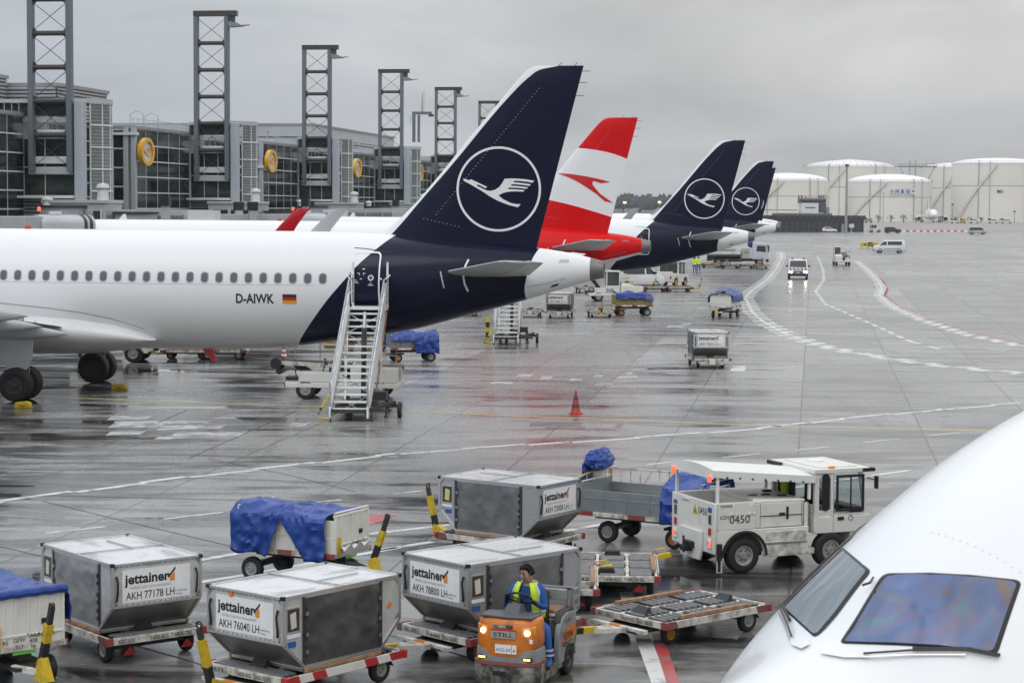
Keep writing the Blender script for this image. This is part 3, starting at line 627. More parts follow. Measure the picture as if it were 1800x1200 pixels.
    if reg:
        b = MB(); v, f = font_mesh('D-AIWK', .022); xs_ = [p[0] for p in v]; a, e = min(xs_), max(xs_)
        drape_side(b, [(24.87+(x-a)/(e-a)*1.36, 3.385+z*.46) for x, z in v], f, 'ink', .012); b.build('registration', root, smooth=0)
        b = MB()
        for i, mt in enumerate(('flag_gold', 'flag_red', 'black')): z = 3.38+i*.107; drape_side(b, [(26.53, z), (27.02, z), (27.02, z+.107), (26.53, z+.107)], [(0, 1, 2, 3)], mt, .012)
        b.build('flag', root, smooth=0)
    return root, fus
M('aero_grey_light', (.56, .57, .57), .38, dirt=.15, dscale=2); M('aero_fairing', (.66, .67, .68), .35, dirt=.25, dscale=1.2, dcol=(.35, .35, .35))
M('dark_rim', (.05, .05, .05), .5, .3); M('door_trim', (.80, .81, .83), .3); M('flag_gold', (.75, .35, .01), .4); M('flag_red', (.5, .01, .015), .4)
GRP_T = 'airliners parked in a row along the pier'
airliner('parked_airliner', 'nearest white airliner with dark blue crane tail, its rear door served by steps', (-17.1, 76.7, 0), reg=True, wins=[16.34+.5275*i for i in range(-12, 23)], group=GRP_T, nseg=96, tip_shift=(-1.6, .2))
airliner('parked_airliner', 'airliner with a red and white tail bearing a red chevron', (-12.5, 119.61, 0), body='red_tail_fuselage', finmat='red_white_fin', emblem=emblem_chevron, tipmat='aero_red', group=GRP_T, tip_shift=-1.2, tail_mats=('aero_grey', 'aero_grey'))
airliner('parked_airliner', 'blue tailed white airliner just beyond the red tailed one', (-1.89, 158.6, 0), group=GRP_T)
airliner('parked_airliner', 'blue tailed airliner fourth along the pier, ring emblem partly covered by the tail in front', (9.4, 229.5, 0), group=GRP_T)
airliner('parked_airliner', 'farthest blue tailed airliner of the row, only a sliver of tail and white cone showing', (14.6, 268, 0), group=GRP_T)
# far white airliner facing the camera by the tanks
p = G(1630, 391.5); hx = atan2(p.y, p.x)
airliner('distant_airliner', 'white twin engined airliner facing the camera before the storage tanks', (p.x+2, p.y-6, 0), hd=hx+.084, K=1.08, nseg=32, wingmat='aero_white')
# ---------------------------------------------------------------- the pier: facade, floodlight towers, discs, bridges
M('facade_glass', (.008, .011, .012), .07, dirt=.7, dscale=.30, dcol=(.05, .068, .062), spec=.4, thr=(.42, .62), stretch=(.6, .6, 1.4))
M('facade_glass_light', (.16, .20, .18), .1, dirt=.6, dscale=.5, dcol=(.04, .05, .05), spec=.7)
M('facade_frame', (.64, .66, .68), .4, dirt=.25, dscale=.6, dcol=(.3, .31, .32)); M('facade_column', (.38, .41, .45), .45, dirt=.2, dscale=.5, dcol=(.25, .27, .3))
M('cladding', (.44, .46, .48), .5, dirt=.3, dscale=.4, dcol=(.24, .25, .26)); M('louvre', (.40, .41, .42), .45, .2, dirt=.3, dscale=.5, dcol=(.2, .21, .22)); M('louvre_gap', (.09, .09, .095), .6)
M('roof_grey', (.30, .31, .32), .6, dirt=.3, dscale=.3); M('bridge_grey', (.40, .42, .44), .5, dirt=.4, dscale=.8, dcol=(.2, .21, .22)); M('tower_steel', (.13, .155, .175), .5, dirt=.35, dscale=1.2, dcol=(.1, .11, .12)); M('tower_dark', (.045, .042, .04), .6, dirt=.4, dscale=3, dcol=(.1, .09, .08))
M('sign_yellow', (.72, .38, .008), .35, coat=.3); M('sign_white', (.6, .6, .6), .4)
TOW = []
for i in range(-1, 6): TOW.append(Vector((-28.6, 193.6, 0)) + NV*41.2*i)
def frame_of(o): return Matrix(((TV.x, NV.x, 0, o.x), (TV.y, NV.y, 0, o.y), (0, 0, 1, 0), (0, 0, 0, 1)))
def face_v(b, g, x0, x1, y, z0, z1, nx, nz, mull='facade_frame', w=.05):
    """glass wall facing -y with a grid of frames"""
    g.box(x0, x1, y, y+.06, z0, z1, 'facade_glass')
    for i in range(nx+1): x = x0+(x1-x0)*i/nx; b.box(x-w/2, x+w/2, y-.05, y-.003, z0, z1, mull)
    for i in range(nz+1): z = z0+(z1-z0)*i/nz; b.box(x0, x1, y-.09, y-.054, z-w*.8, z+w*.8, mull)
def face_u(b, g, x, y0, y1, z0, z1, ny, nz, gm='facade_glass', w=.07):
    """glass wall facing +x"""
    g.box(x-.06, x, y0, y1, z0, z1, gm)
    for i in range(ny+1): y = y0+(y1-y0)*i/ny; b.box(x+.003, x+.03, y-w/2, y+w/2, z0, z1, 'facade_frame')
    for i in range(nz+1): z = z0+(z1-z0)*i/nz; b.box(x+.033, x+.06, y0, y1, z-w*.8, z+w*.8, 'facade_frame')
def louvres_v(b, x0, x1, y, z0, z1, n):
    b.box(x0, x1, y, y+.05, z0, z1, 'louvre_gap')
    for i in range(n): z = z0+(z1-z0)*(i+.5)/n; h = (z1-z0)/n*.34; b.hexa([(x0, y-.12, z-h), (x1, y-.12, z-h), (x1, y-.004, z-h*.2), (x0, y-.004, z-h*.2), (x0, y-.12, z+h*.4), (x1, y-.12, z+h*.4), (x1, y-.004, z+h), (x0, y-.004, z+h)], 'louvre')
def louvres_u(b, x, y0, y1, z0, z1, n):
    b.box(x-.05, x, y0, y1, z0, z1, 'louvre_gap')
    for i in range(n): z = z0+(z1-z0)*(i+.5)/n; h = (z1-z0)/n*.34; b.hexa([(x+.004, y0, z-h*.2), (x+.12, y0, z-h), (x+.12, y1, z-h), (x+.004, y1, z-h*.2), (x+.004, y0, z+h), (x+.12, y0, z+h*.4), (x+.12, y1, z+h*.4), (x+.004, y1, z+h)], 'louvre')
def segment(i, o):
    big = i == 0
    root = thing('terminal_building', ['leftmost and nearest pier segment with louvred upper storey', 'glazed pier segment between the first two whole floodlight frames', 'glazed pier segment behind the third floodlight frame', 'glazed pier segment behind the fourth floodlight frame', 'pier segment mostly hidden behind the nearest blue tail', 'last pier segment, hidden far behind the tails'][i], 'terminal building', group='segments of the pier building')
    root.matrix_world = frame_of(o)
    ZR, ZB = 13.6, 14.8
    # grazing glazed wall leading up to the gate block
    b = MB(); g = MB(); face_u(b, g, -2.4, -15.6, .5, 5.2, ZR, 5, 6)
    face_v(b, g, -6.6, -2.9, -16.0, 5.2, ZR-.1, 3, 5, w=.09)
    face_u(b, g, -5.6, 6, 25.2, 5.2, ZR, 10, 7); face_v(b, g, -12, -2.5, .6, 4, 12.2, 5, 6)
    gl = g.build('glazing', root, smooth=0); b.build('window_frame', gl, smooth=0)
    b = MB(); b.box(-30, -2.46, -15.94, .6, 0, 13.55, 'cladding'); b.box(-30, -5.66, .66, 25.2, 0, 13.55, 'cladding'); b.box(-30, -2.5, .7, 5.6, 0, 14.6, 'cladding'); b.box(-12.2, -3.0, -15.9, -15.85, 0, 5.2, 'cladding')
    b.build('wall', root)
    b = MB(); b.box(-30, -2.2, -16.2, .6, 13.62, 13.85, 'roof_grey'); b.box(-30, -5.4, .6, 25.2, 13.62, 13.85, 'roof_grey'); rf = b.build('roof', root)
    b = MB(); 
    for k in range(12): b.cyl((-2.5, -15.5+k*1.4, 13.85), (-2.5, -15.5+k*1.4, 14.5), .03, 'facade_column', n=6)
    b.tube([(-2.5, -15.6, 14.5), (-2.5, .2, 14.5)], .025, 'facade_column', 6); b.build('roof_railing', rf)
    for yy in (-13.6, -9.5):
        b = MB(); b.tube([(-3.4, yy, 13.8), (-3.4, yy, 14.9), (-2.9, yy, 15.25), (-2.2, yy, 15.0), (-2.2, yy, 13.8)], .04, 'facade_column', 6); b.build('roof_ladder', rf)
    # twin columns at the step
    for u in (-2.85, -2.15):
        b = MB(); b.box(u-.22, u+.22, -16.5, -16.05, 0, 13.62, 'facade_column'); b.build('column', root, bevel=.04)
    b = MB(); b.box(-6.7, -1.8, -16.7, -15.9, 10.9 if i in (2, 3, 4) else 13.0, 11.2 if i in (2, 3, 4) else 13.25, 'facade_frame'); b.build('lintel', root)
    # gate block: recessed glazed front, white bands, column, round glazed stair tower
    b = MB(); g = MB(); w0 = -13 if big else -2.3
    face_v(b, g, w0, 1.75, .52, 7.6, 11.9, 6 if big else 3, 2, w=.05)
    gl = g.build('gate_glazing', root, smooth=0); b.build('window_frame', gl, smooth=0)
    for z0, z1, mt in ((11.95, 12.55, 'facade_frame'), (13.05, 13.5, 'cladding'), (13.6, 14.5, 'facade_glass'), (10.0, 10.55, 'facade_frame'), (9.2, 9.75, 'cladding')):
        b = MB(); b.box(-1.9 if z1 < 13 else w0, 1.6, .12 if z1 < 11 or mt == 'facade_frame' else .3, .5, z0, z1, mt); b.build('gate_band', root, bevel=.05)
    b = MB(); b.box(w0, 1.8, -.1, 5.4, 14.55, 14.8, 'cladding'); b.build('gate_roof', root)
    b = MB(); louvres_v(b, w0, 1.75, .45, 5.0, 7.4, 9); b.box(w0, 1.8, -.9, .45, 7.42, 7.6, 'facade_frame'); b.build('louvre_panel', root, smooth=0)
    b = MB(); b.box(1.8, 2.5, -.15, .75, 0, 14.75, 'facade_column'); b.build('column', root, bevel=.06)
    b = MB(); c = MB(); cx, cy, r = .9, 3.4, 2.45; n = 12
    arc = [(cx+r*sin(a), cy-r*cos(a)) for a in [radians(40+100*k/n) for k in range(n+1)]]
    b.loft([[(x, y, z) for x, y in arc] for z in (3, 14.6)], 'facade_glass_light', (False, False), False)
    for k in range(0, n+1, 3): x, y = arc[k]; c.cyl((x, y, 3), (x, y, 14.7), .07, 'facade_frame', n=6)
    for z in [3+11.6*q/7 for q in range(8)]: c.tube([(cx+(r+.04)*sin(a), cy-(r+.04)*cos(a), z) for a in [radians(40+100*k/n) for k in range(n+1)]], .07, 'facade_frame', 6)
    for z in [8.6+q*.26 for q in range(24)]: c.tube([(cx+(r+.03)*sin(a), cy-(r+.03)*cos(a), z) for a in [radians(40+60*k/8) for k in range(9)]], .022, 'louvre', 4)
    st = b.build('stair_tower', root); c.build('window_frame', st)
    b = MB(); b.lathe([(0, .01), (0, r+.12), (.35, r+.12), (.35, .01)], (cx, cy, 14.6), (0, 0, 1), 'cladding', 32); b.build('stair_roof', root)
    if big:
        b = MB(); louvres_u(b, -9.3, -60, 14, 13.85, 17.2, 11); b.box(-30, -9.36, -60, 14, 13.85, 17.2, 'cladding'); b.box(-30, -9.1, -60, 14.1, 17.2, 17.5, 'roof_grey'); b.build('louvred_storey', root, smooth=0)
        b = MB(); louvres_u(b, -5.0, 14.2, 26, 13.9, 16.6, 9); louvres_v(b, -9.2, -5.05, 14.1, 13.9, 16.6, 9); b.box(-30, -5.06, 14.2, 26, 13.9, 16.6, 'cladding'); b.box(-30, -4.8, 14.1, 26.2, 16.6, 16.9, 'roof_grey'); b.build('louvred_storey', root, smooth=0)
        b = MB(); g = MB(); face_v(b, g, -26, -13.1, .2, 5, 13.6, 8, 5); gl = g.build('glazing', root, smooth=0); b.build('window_frame', gl, smooth=0)
    # service annex under the glazing
    return root
for i in range(6): segment(i, TOW[i])
# distant flat roofed hall behind
def hall():
    root = thing('airport_hall', 'long grey louvred hall rising behind the pier roofs', 'building'); o = Vector((-27.5, 318, 0)); root.matrix_world = frame_of(o)
    b = MB(); louvres_v(b, -60, -4, 0, 13, 17.6, 9); louvres_u(b, -4, .2, 62, 13, 17.6, 9); b.box(-60, -4.06, .06, 62, 13, 17.6, 'cladding'); b.build('louvred_wall', root, smooth=0)
    b = MB(); b.box(-60, -3.9, -.3, 62, 17.6, 19.4, 'cladding'); b.box(-60, -3.6, -.5, 62.3, 19.4, 19.65, 'roof_grey'); b.box(-45, -6, 2, 60, 0, 13, 'cladding'); b.build('upper_wall', root)
    b = MB()
    for k in range(9): b.box(-60+k*7, -59.9+k*7, -.36, -.302, 17.6, 19.4, 'louvre')
    b.build_split('panel_joint', root, smooth=0)
hall()
# floodlight frames on the pier edge
def tower(o, label):
    root = thing('floodlight_frame', label, 'lattice mast', group='steel floodlight frames along the pier'); root.matrix_world = frame_of(o)
    Z0, Z1, hw = 9.4, 24.75, 1.5
    for u in (-hw, hw):
        b = MB(); b.box(u-.20, u+.20, -.32, .32, Z0, Z1, 'tower_steel'); b.build('leg', root, bevel=.03)
    b = MB(); b.box(-hw-.2, hw+1.0, -.36, .36, Z1, Z1+.5, 'tower_dark'); b.box(hw+1.0, hw+1.02, -.3, .3, Z1, Z1+.4, 'tower_steel'); b.build('head_beam', root, bevel=.03)
    nz = 6; dz = (Z1-Z0)/nz
    for k in range(1, nz):
        z = Z1-k*dz*.985; b = MB(); b.cyl((-hw+.2, 0, z), (hw-.2, 0, z), .19, 'tower_dark', n=12)
        for s in (-1, 1): b.hexa([(s*(hw-.2), -.05, z-.42), (s*(hw-.2), .05, z-.42), (s*(hw-.2), .05, z+.42), (s*(hw-.2), -.05, z+.42), (s*(hw-.55), -.05, z-.12), (s*(hw-.55), .05, z-.12), (s*(hw-.55), .05, z+.12), (s*(hw-.55), -.05, z+.12)], 'tower_dark')
        b.build('crossbar', root)
    for k in range(nz):
        a, c = Z1-k*dz*.985-.25, Z1-(k+1)*dz*.985+.25; b = MB()
        b.tube([(-hw+.2, 0, a), (hw-.2, 0, c)], .028, 'tower_dark', 5); b.tube([(hw-.2, .05, a), (-hw+.2, .05, c)], .028, 'tower_dark', 5); b.build('cross_brace', root)
    b = MB(); b.box(hw+.25, hw+.75, -.25, .25, Z1-.55, Z1, 'tower_dark'); b.hexa([(hw+.3, -.5, Z1-1.05), (hw+1.6, -.5, Z1-.95), (hw+1.6, .5, Z1-.95), (hw+.3, .5, Z1-1.05), (hw+.2, -.3, Z1-.5), (hw+.9, -.3, Z1-.6), (hw+.9, .3, Z1-.6), (hw+.2, .3, Z1-.5)], 'tower_steel'); b.bar((hw+1.3, 0, Z1-.9), (hw+2.2, 0, Z1-.85), .3, .07, 'tower_steel'); b.build('floodlight', root)
    return root
for i, l in enumerate(('leftmost steel frame, cut off by the top of the picture', 'second steel frame from the left, the tallest one seen whole', 'third steel frame, between the second and third yellow discs', 'steel frame beside the small antenna mast', 'steel frame just left of the tall blue tail', 'steel frame peeping out over the edge of the tall blue tail')):
    tower(TOW[i] + NV*(-.1), l)
# yellow emblem discs
def disc(i, px, py, label):
    o = TOW[i] + TV*(-1.55) + NV*(-15.3); Y = o.y
    root = thing('emblem_disc', label, 'sign', group='yellow emblem discs on the pier'); q = at(px, py, Y); root.location = q; root.rotation_euler = (0, 0, atan2(TV.y, TV.x)-radians(9))
    R = 1.22; b = MB(); b.lathe([(-.22, R*.74), (-.22, R), (.22, R), (.22, R*.74), (-.22, R*.74)], (0, 0, 0), (1, 0, 0), 'sign_yellow', 40); b.build('rim_ring', root)
    b = MB(); b.cyl((-.05, 0, 0), (.04, 0, 0), R*.76, 'sign_white', n=40); b.build('disc_face', root)
    b = MB(); v, f = fine_poly([((x-640)/400*R*.78, -(y-640)/400*R*.78) for x, y in CRANE], 9); b.add([(.12, y, z) for y, z in v], f, 'sign_yellow'); b.add([(.05, y, z) for y, z in v], f, 'sign_yellow'); b.box(.04, .11, -.5, .1, -.1, .1, 'sign_yellow'); b.build('bird_emblem', root, smooth=0)
    b = MB(); b.bar((-.9, .1, .5), (-.2, .1, .5), .12, .12, 'sign_yellow'); b.bar((-.9, .1, -.5), (-.2, .1, -.5), .12, .12, 'tower_dark'); b.build('bracket', root)
disc(1, 257, 267, 'largest yellow disc, left of the second steel frame')
disc(2, 476.5, 283.5, 'yellow disc left of the third steel frame')
disc(3, 627.5, 295.5, 'yellow disc left of the fourth steel frame')
disc(4, 737, 304, 'smallest yellow disc, close to the blue tail')
# antenna mast on the roof
def antenna():
    q = at(735, 240, 330); root = thing('antenna_mast', 'twin pole roof antenna with crossarm beside the fourth steel frame', 'antenna', (q.x, q.y, 0)); q0 = 19
    z = lambda y: at(735, y, 330).z
    b = MB(); b.cyl((-.7, 0, z(250)), (-.7, 0, z(199)), .28, 'tower_steel', n=10); b.cyl((.1, 0, z(250)), (.1, 0, z(202)), .22, 'tower_steel', n=10); b.build('pole', root)
    b = MB(); b.bar((-1.0, 0, z(199)), (2.2, 0, z(199)), .5, .45, 'tower_steel'); b.box(1.7, 2.5, -.4, .4, z(205), z(201), 'tower_dark'); b.build('crossarm', root)
    b = MB(); b.cyl((.6, 0, z(199)), (.65, 0, z(164)), .09, 'tower_dark', .04, n=6); b.cyl((.9, 0, z(199)), (.95, 0, z(158)), .03, 'tower_steel', n=5); b.build('aerial', root)
    b = MB(); b.box(-1.5, -1.1, -.2, .2, z(218), z(203), 'sign_white'); b.build('panel_aerial', root)
antenna()
# passenger boarding bridges
def bridge(label, rot, head, colx, group='passenger boarding bridges'):
    """rot: rotunda centre, head: cab position (world xy)"""
    rot = Vector(rot); head = Vector(head); d = (head-rot); L_ = d.length; root = thing('boarding_bridge', label, 'jet bridge', (rot.x, rot.y, 0), atan2(d.y, d.x), group)
    b = MB(); b.cyl((0, 0, 4.2), (0, 0, 6.75), 1.75, 'bridge_grey', n=28); b.cyl((0, 0, 6.75), (0, 0, 6.9), 1.9, 'dark_steel', n=28); b.cyl((0, 0, 0), (0, 0, 4.2), .45, 'bridge_grey'); r = b.build('rotunda', root)
    b = MB(); b.lathe([(0, .34), (.35, .3), (.35, .42), (.5, .42), (.62, .2), (.64, .01)], (-.9, .9, 6.9), (0, 0, 1), 'facade_frame', 16); b.build('roof_vent', r)
    b = MB(); b.box(1.4, L_*.55, -1.25, 1.25, 4.1, 6.6, 'bridge_grey'); b.box(1.6, L_*.5, -1.3, -1.26, 4.9, 6.2, 'facade_glass_light'); 
    for k in range(5): x = 1.6+(L_*.5-1.6)*k/4; b.box(x-.06, x+.06, -1.36, -1.304, 4.1, 6.6, 'bridge_grey')
    b.build('tunnel', root, bevel=.05)
    b = MB(); b.box(L_*.45, L_-1.6, -1.45, 1.45, 3.7, 6.3, 'bridge_grey')
    for k in range(6): x = L_*.45+.3+(L_*.5-2)*k/5; b.box(x-.04, x+.04, -1.5, -1.454, 3.7, 6.3, 'cladding')
    b.build('telescopic_tunnel', root, bevel=.05)
    b = MB(); n = 10; cab = [(-1.7, 3.7), (1.7, 3.7), (1.7, 5.9)] + [(1.7*cos(pi*k/n), 5.9+.5*sin(pi*k/n)) for k in range(1, n)] + [(-1.7, 5.9)]
    b.prism(cab, 'x', L_-1.7, L_+.6, 'bridge_grey'); cb = b.build('cab', root, smooth=50)
    b = MB(); n = 10
    rr = [[(L_+.6+t, (1.75-.15*t)*c, 3.8 if s < 0 else 3.8) for c, s in ()] for t in ()]
    for q in range(5): k = 1+.02*(q % 2); b.prism([(y*k, 5+(z-5)*k) for y, z in cab], 'x', L_+.6+q*.16, L_+.6+q*.16+.14, 'black_plastic' if q % 2 else 'bridge_grey')
    b.build('bellows', cb, smooth=50)
    b = MB(); b.box(L_-.9, L_-.3, -.4, .2, 6.4, 6.6, 'facade_frame'); b.cyl((L_-1.3, 1.0, 6.2), (L_-1.3, 1.0, 6.6), .06, 'dark_steel', n=8); b.build('roof_box', cb)
    b = MB(); b.lathe([(0, .1), (.2, .1), (.26, .02)], (L_-1.3, 1.0, 6.6), (0, 0, 1), 'lamp_red', 12); b.build('beacon', cb)
    for s in (-1, 1):
        b = MB(); b.box(L_*.72-.28, L_*.72+.28, s*1.75-.25, s*1.75+.25, .9, 6.6, 'bridge_grey'); b.box(L_*.72-.34, L_*.72+.34, s*1.75-.31, s*1.75+.31, 6.6, 7.25, 'black'); b.build('lift_column', root, bevel=.03)
    b = MB(); b.box(L_*.72-.4, L_*.72+.4, -2.0, 2.0, .55, 1.0, 'dark_steel'); ax = b.build('drive_axle', root)
    for s in (-1, 1): wheel(ax, L_*.72, s*1.3, .5, .5, .35, s)
    return root
def nosepos(ac): return Vector(ac) - TV*(17.71*1.04)
for l, ac, k in (('boarding bridge docked at the nearest airliner, left edge', (-17.1, 76.7, 0), 0), ('boarding bridge with rounded hood above the nearest fuselage at far left', (-12.5, 119.61, 0), 1), ('boarding bridge left of the red winglet, second from the left', (-1.89, 158.6, 0), 2), ('boarding bridge hidden behind the tall blue tail', (9.4, 229.5, 0), 3), ('farthest boarding bridge at the end of the pier', (14, 268, 0), 4)):
    n = nosepos(ac); h = n + TV*(5.0*1.04) - NV*(2.0+1.3); r = n - TV*11.0 - NV*14
    if k: bridge(l, (r.x, r.y), (h.x, h.y), 0)
# glazed link buildings at ground/first floor in front of each gate block
def link(i, label):
    root = thing('gate_link', label, 'building', group='grey glazed links under the gates'); o = TOW[i]; root.matrix_world = frame_of(o)
    b = MB(); b.box(.6, 5.4, -3.4, .3, 3.2, 7.05, 'bridge_grey'); b.box(.5, 5.5, -3.5, .3, 7.05, 7.3, 'cladding'); b.build('wall', root, bevel=.03)
    for x0, x1 in ((1.0, 2.6), (2.75, 3.5), (3.9, 5.1)):
        b = MB(); b.box(x0, x1, -3.46, -3.41, 4.4, 6.5, 'facade_glass'); w = b.build('window', root); c = MB()
        for x in (x0, x1): c.box(x-.05, x+.05, -3.52, -3.465, 4.3, 6.6, 'facade_frame')
        c.build('frame', w)
    b = MB(); b.lathe([(0, .45), (.7, .38), (.7, .3), (.9, .3), (.9, .5), (1.15, .42), (1.25, .02)], (5.0, -2.8, 7.3), (0, 0, 1), 'facade_frame', 18); b.build('roof_vent', root)
    b = MB(); b.cyl((7.3, -2.2, 3.0), (7.3, -2.2, 6.3), 1.55, 'bridge_grey', n=28); b.cyl((7.3, -2.2, 6.3), (7.3, -2.2, 6.45), 1.7, 'dark_steel', n=28); b.build('rotunda', root)
    b = MB(); b.box(8.6, 14, -3.4, -1.0, 3.4, 5.9, 'bridge_grey'); b.box(8.8, 11, -3.46, -3.404, 4.2, 5.6, 'facade_glass_light'); b.build('tunnel', root, bevel=.03)
    for x, z in ((-3.2, 7.9), (10.0, 7.6)):
        b = MB(); b.box(x-.25, x+.25, -3.8, -3.3, 0, z-.7, 'bridge_grey'); b.box(x-.36, x+.36, -3.9, -3.2, z-.7, z, 'black'); b.build('bollard_post', root)
    b = MB(); b.box(11.5, 13.5, -3, -1.4, 5.9, 6.6, 'facade_frame'); b.box(-1.6, .4, -2.5, .2, 3.6, 6.1, 'cladding'); b.build('plant_box', root)
for i, l in enumerate(('grey link with windows left of the first yellow disc', 'grey glazed link under the second steel frame', 'grey glazed link under the third steel frame', 'grey link right of the gray winglet', 'grey link behind the blue tail', 'last grey link along the pier')): link(i, l)
# ---------------------------------------------------------------- cargo containers, dollies, baggage carts
M('paper_yellow', (.62, .55, .20), .6); M('paper', (.62, .58, .50), .6); M('pocket', (.05, .045, .04), .4); M('sticker_orange', (.7, .2, .05), .5); M('strap_blue', (.02, .03, .10), .6)
M('alum_white', (.62, .62, .60), .45, .35, dirt=.85, dscale=2.2, dcol=(.17, .16, .14), thr=(.44, .78), bump=.05, bscale=4)
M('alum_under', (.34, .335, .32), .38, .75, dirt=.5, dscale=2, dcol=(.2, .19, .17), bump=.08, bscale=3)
M('roof_wet_sheen', (.74, .745, .745), .22, .3, dirt=.8, dscale=1.3, dcol=(.33, .33, .33), thr=(.46, .60), stretch=(.7, 1.8, 1))  # wet roofs, base colour lightened to paint in the sky's reflection
def placard(root, num, slogan, clean=True, off=.0):
    """white sign on the end face (x = 1.22), text reads along +y"""
    X = 1.226; b = MB(); b.box(X-.004, X+.004, -.60+off, .58+off, .52, 1.03, 'decal_white'); p = b.build('placard', root, smooth=0)
    b = MB(); o = X+.0065; b.text('jettainer', .215, (o, -.565+off, .81), (0, 1, 0), (0, 0, 1), 'ink', .03, width=.78); b.build('brand_lettering', p, smooth=0)
    b = MB(); y = .22+off; b.add([(o, y-.04, .86), (o, y+.10, 1.01), (o, y+.10, .965), (o, y-.02, .835)], [(0, 1, 2, 3)], 'ink'); b.add([(o+.001, y, .79), (o+.001, y+.085, .79), (o+.001, y+.085, .93), (o+.001, y, .85)], [(0, 1, 2, 3)], 'ink_orange'); b.build('roof_logo', p, smooth=0)
    b = MB(); b.text(slogan, .05, (o, -.47+off, .725), (0, 1, 0), (0, 0, 1), 'ink_grey', .0, width=.72); b.build('slogan', p, smooth=0)
    b = MB(); b.text(num, .165, (o, -.54+off, .565), (0, 1, 0), (0, 0, 1), 'ink', .008, width=.84); b.build('number', p, smooth=0)
    b = MB()
    b.text('Lufthansa', .045, (o, .32+off, .61), (0, 1, 0), (0, 0, 1), 'ink_blue', .0, width=.2); b.text('Cargo', .045, (o, .32+off, .56), (0, 1, 0), (0, 0, 1), 'ink_blue', .0)
    b.build('carrier_lettering', p, smooth=0)
def container(label, loc, rz, num, vis=1, skin='alum', slogan='WORLD CLASS ULD MANAGEMENT', door='canvas', pocket=1, dots=False, z=.445, group='silver cargo containers on dollies'):
    root = thing('cargo_container', label, 'cargo container', (loc[0], loc[1], z), rz, group)
    W = .765; prof = [(-.78, .06), (.78, .06), (1.22, .47), (1.22, 1.12), (-1.22, 1.12), (-1.22, .47)]
    b = MB(); vs = [(x, y, zz) for y in (-W, W) for x, zz in prof]
    b.add(vs, [[0, 1, 2, 3, 4, 5], [11, 10, 9, 8, 7, 6]], 'alum_side'+('_w' if skin == 'alum_white' else ''))
    b.add(vs, [(1, 7, 8, 2), (5, 11, 6, 0)], 'alum_under'); b.add(vs, [(2, 8, 9, 3), (4, 10, 11, 5)], skin); b.add(vs, [(3, 9, 10, 4)], 'roof_wet_sheen'); b.add(vs, [(0, 6, 7, 1)], 'alum_dark')
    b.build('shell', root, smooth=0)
    b = MB(); b.box(-.80, .80, -W-.01, W+.01, 0, .057, 'alum_trim'); b.build('base_pallet', root, bevel=.006)
    b = MB(); t = .022
    for y in (-W, W):
        q = [(-.78, .06), (-1.22, .47), (-1.22, 1.12), (1.22, 1.12), (1.22, .47), (.78, .06)]
        for a, c in zip(q[:-1], q[1:]): b.bar((a[0], y, a[1]), (c[0], y, c[1]), t*2, t*1.7, 'alum_trim', up=(0, 1, 0))
    for x in (-1.22, 1.22):
        for zz in (.47, 1.12): b.bar((x, -W, zz), (x, W, zz), t*2, t*1.6, 'alum_trim')
    for x in (-1.22, 1.22):
        for y in (-W, W):
            s = 1 if x > 0 else -1; e = 1 if y > 0 else -1
            for zz, d in ((1.10, -1), (.49, 1)):
                b.add([(x+s*.006, y-e*.015, zz), (x+s*.006, y-e*.11, zz), (x+s*.006, y-e*.015, zz+d*.11)], [(0, 1, 2)], 'alum_dark')
                b.add([(x-s*.015, y+e*.024, zz), (x-s*.11, y+e*.024, zz), (x-s*.015, y+e*.024, zz+d*.11)], [(0, 1, 2)], 'alum_trim')
            b.box(x-.03, x+.03, y-.03, y+.03, 1.095, 1.15, 'black')
    for k in range(16): q = -W+.05+k*(2*W-.1)/15; b.box(1.238, 1.246, q-.007, q+.007, 1.085, 1.099, 'dark_steel'); b.box(1.238, 1.246, q-.007, q+.007, .49, .504, 'dark_steel')
    for k in range(9): q = .82+k*.045; zz = .10+k*.042; b.box(q-.007, q+.007, vis*(W+.022)-.006, vis*(W+.022)+.006, zz-.007, zz+.007, 'dark_steel')
    b.build('edge_rail', root, smooth=0)
    # canvas door on the seen side, ribs and straps
    y = vis*(W+.006)
    b = MB(); n = 34; m_ = 20; g = []; from mathutils import noise
    rnd = random.Random(sum(ord(c_) for c_ in num)); rnd_o = rnd.random()*50
    for i in range(n+1):
        for j in range(m_+1):
            x = -.79+1.58*i/n; zz = .10+.98*j/m_; e = min(i, n-i, j, m_-j)
            q = Vector((x*1.6+rnd_o, zz*1.6, rnd_o)); f_ = .030*max(0, 1-abs(noise.noise(q))*2.6)**2+.016*max(0, 1-abs(noise.noise(q*2.3+Vector((3, 1, 0))))*2.4)**2+.012*noise.noise(q*.7); g.append((x, y+vis*(.004+f_*min(1, e/3)), zz))
    b.add(g, [(i*(m_+1)+j, (i+1)*(m_+1)+j, (i+1)*(m_+1)+j+1, i*(m_+1)+j+1) for i in range(n) for j in range(m_)], door)
    d = b.build('door_curtain', root, smooth=60)
    b = MB()
    for x in (-.80, .80):
        b.box(x-.03, x+.03, y-.012, y+.012, .07, 1.11, 'dark_steel')
    b.box(-.8, .8, y-.01, y+.012, 1.07, 1.115, 'alum_trim'); b.box(-.8, .8, y-.01, y+.014, .06, .10, 'alum_trim'); b.build('door_frame', d, smooth=0)
    for x in (-.765, .765):
        for zz in (.30, .55, .85):
            b = MB(); b.box(x-.016, x+.016, y+vis*.016, y+vis*.028, zz-.09, zz+.09, 'strap_blue'); b.box(x-.024, x+.024, y+vis*.018, y+vis*.036, zz-.03, zz+.02, 'steel'); b.build('strap', d, smooth=0)
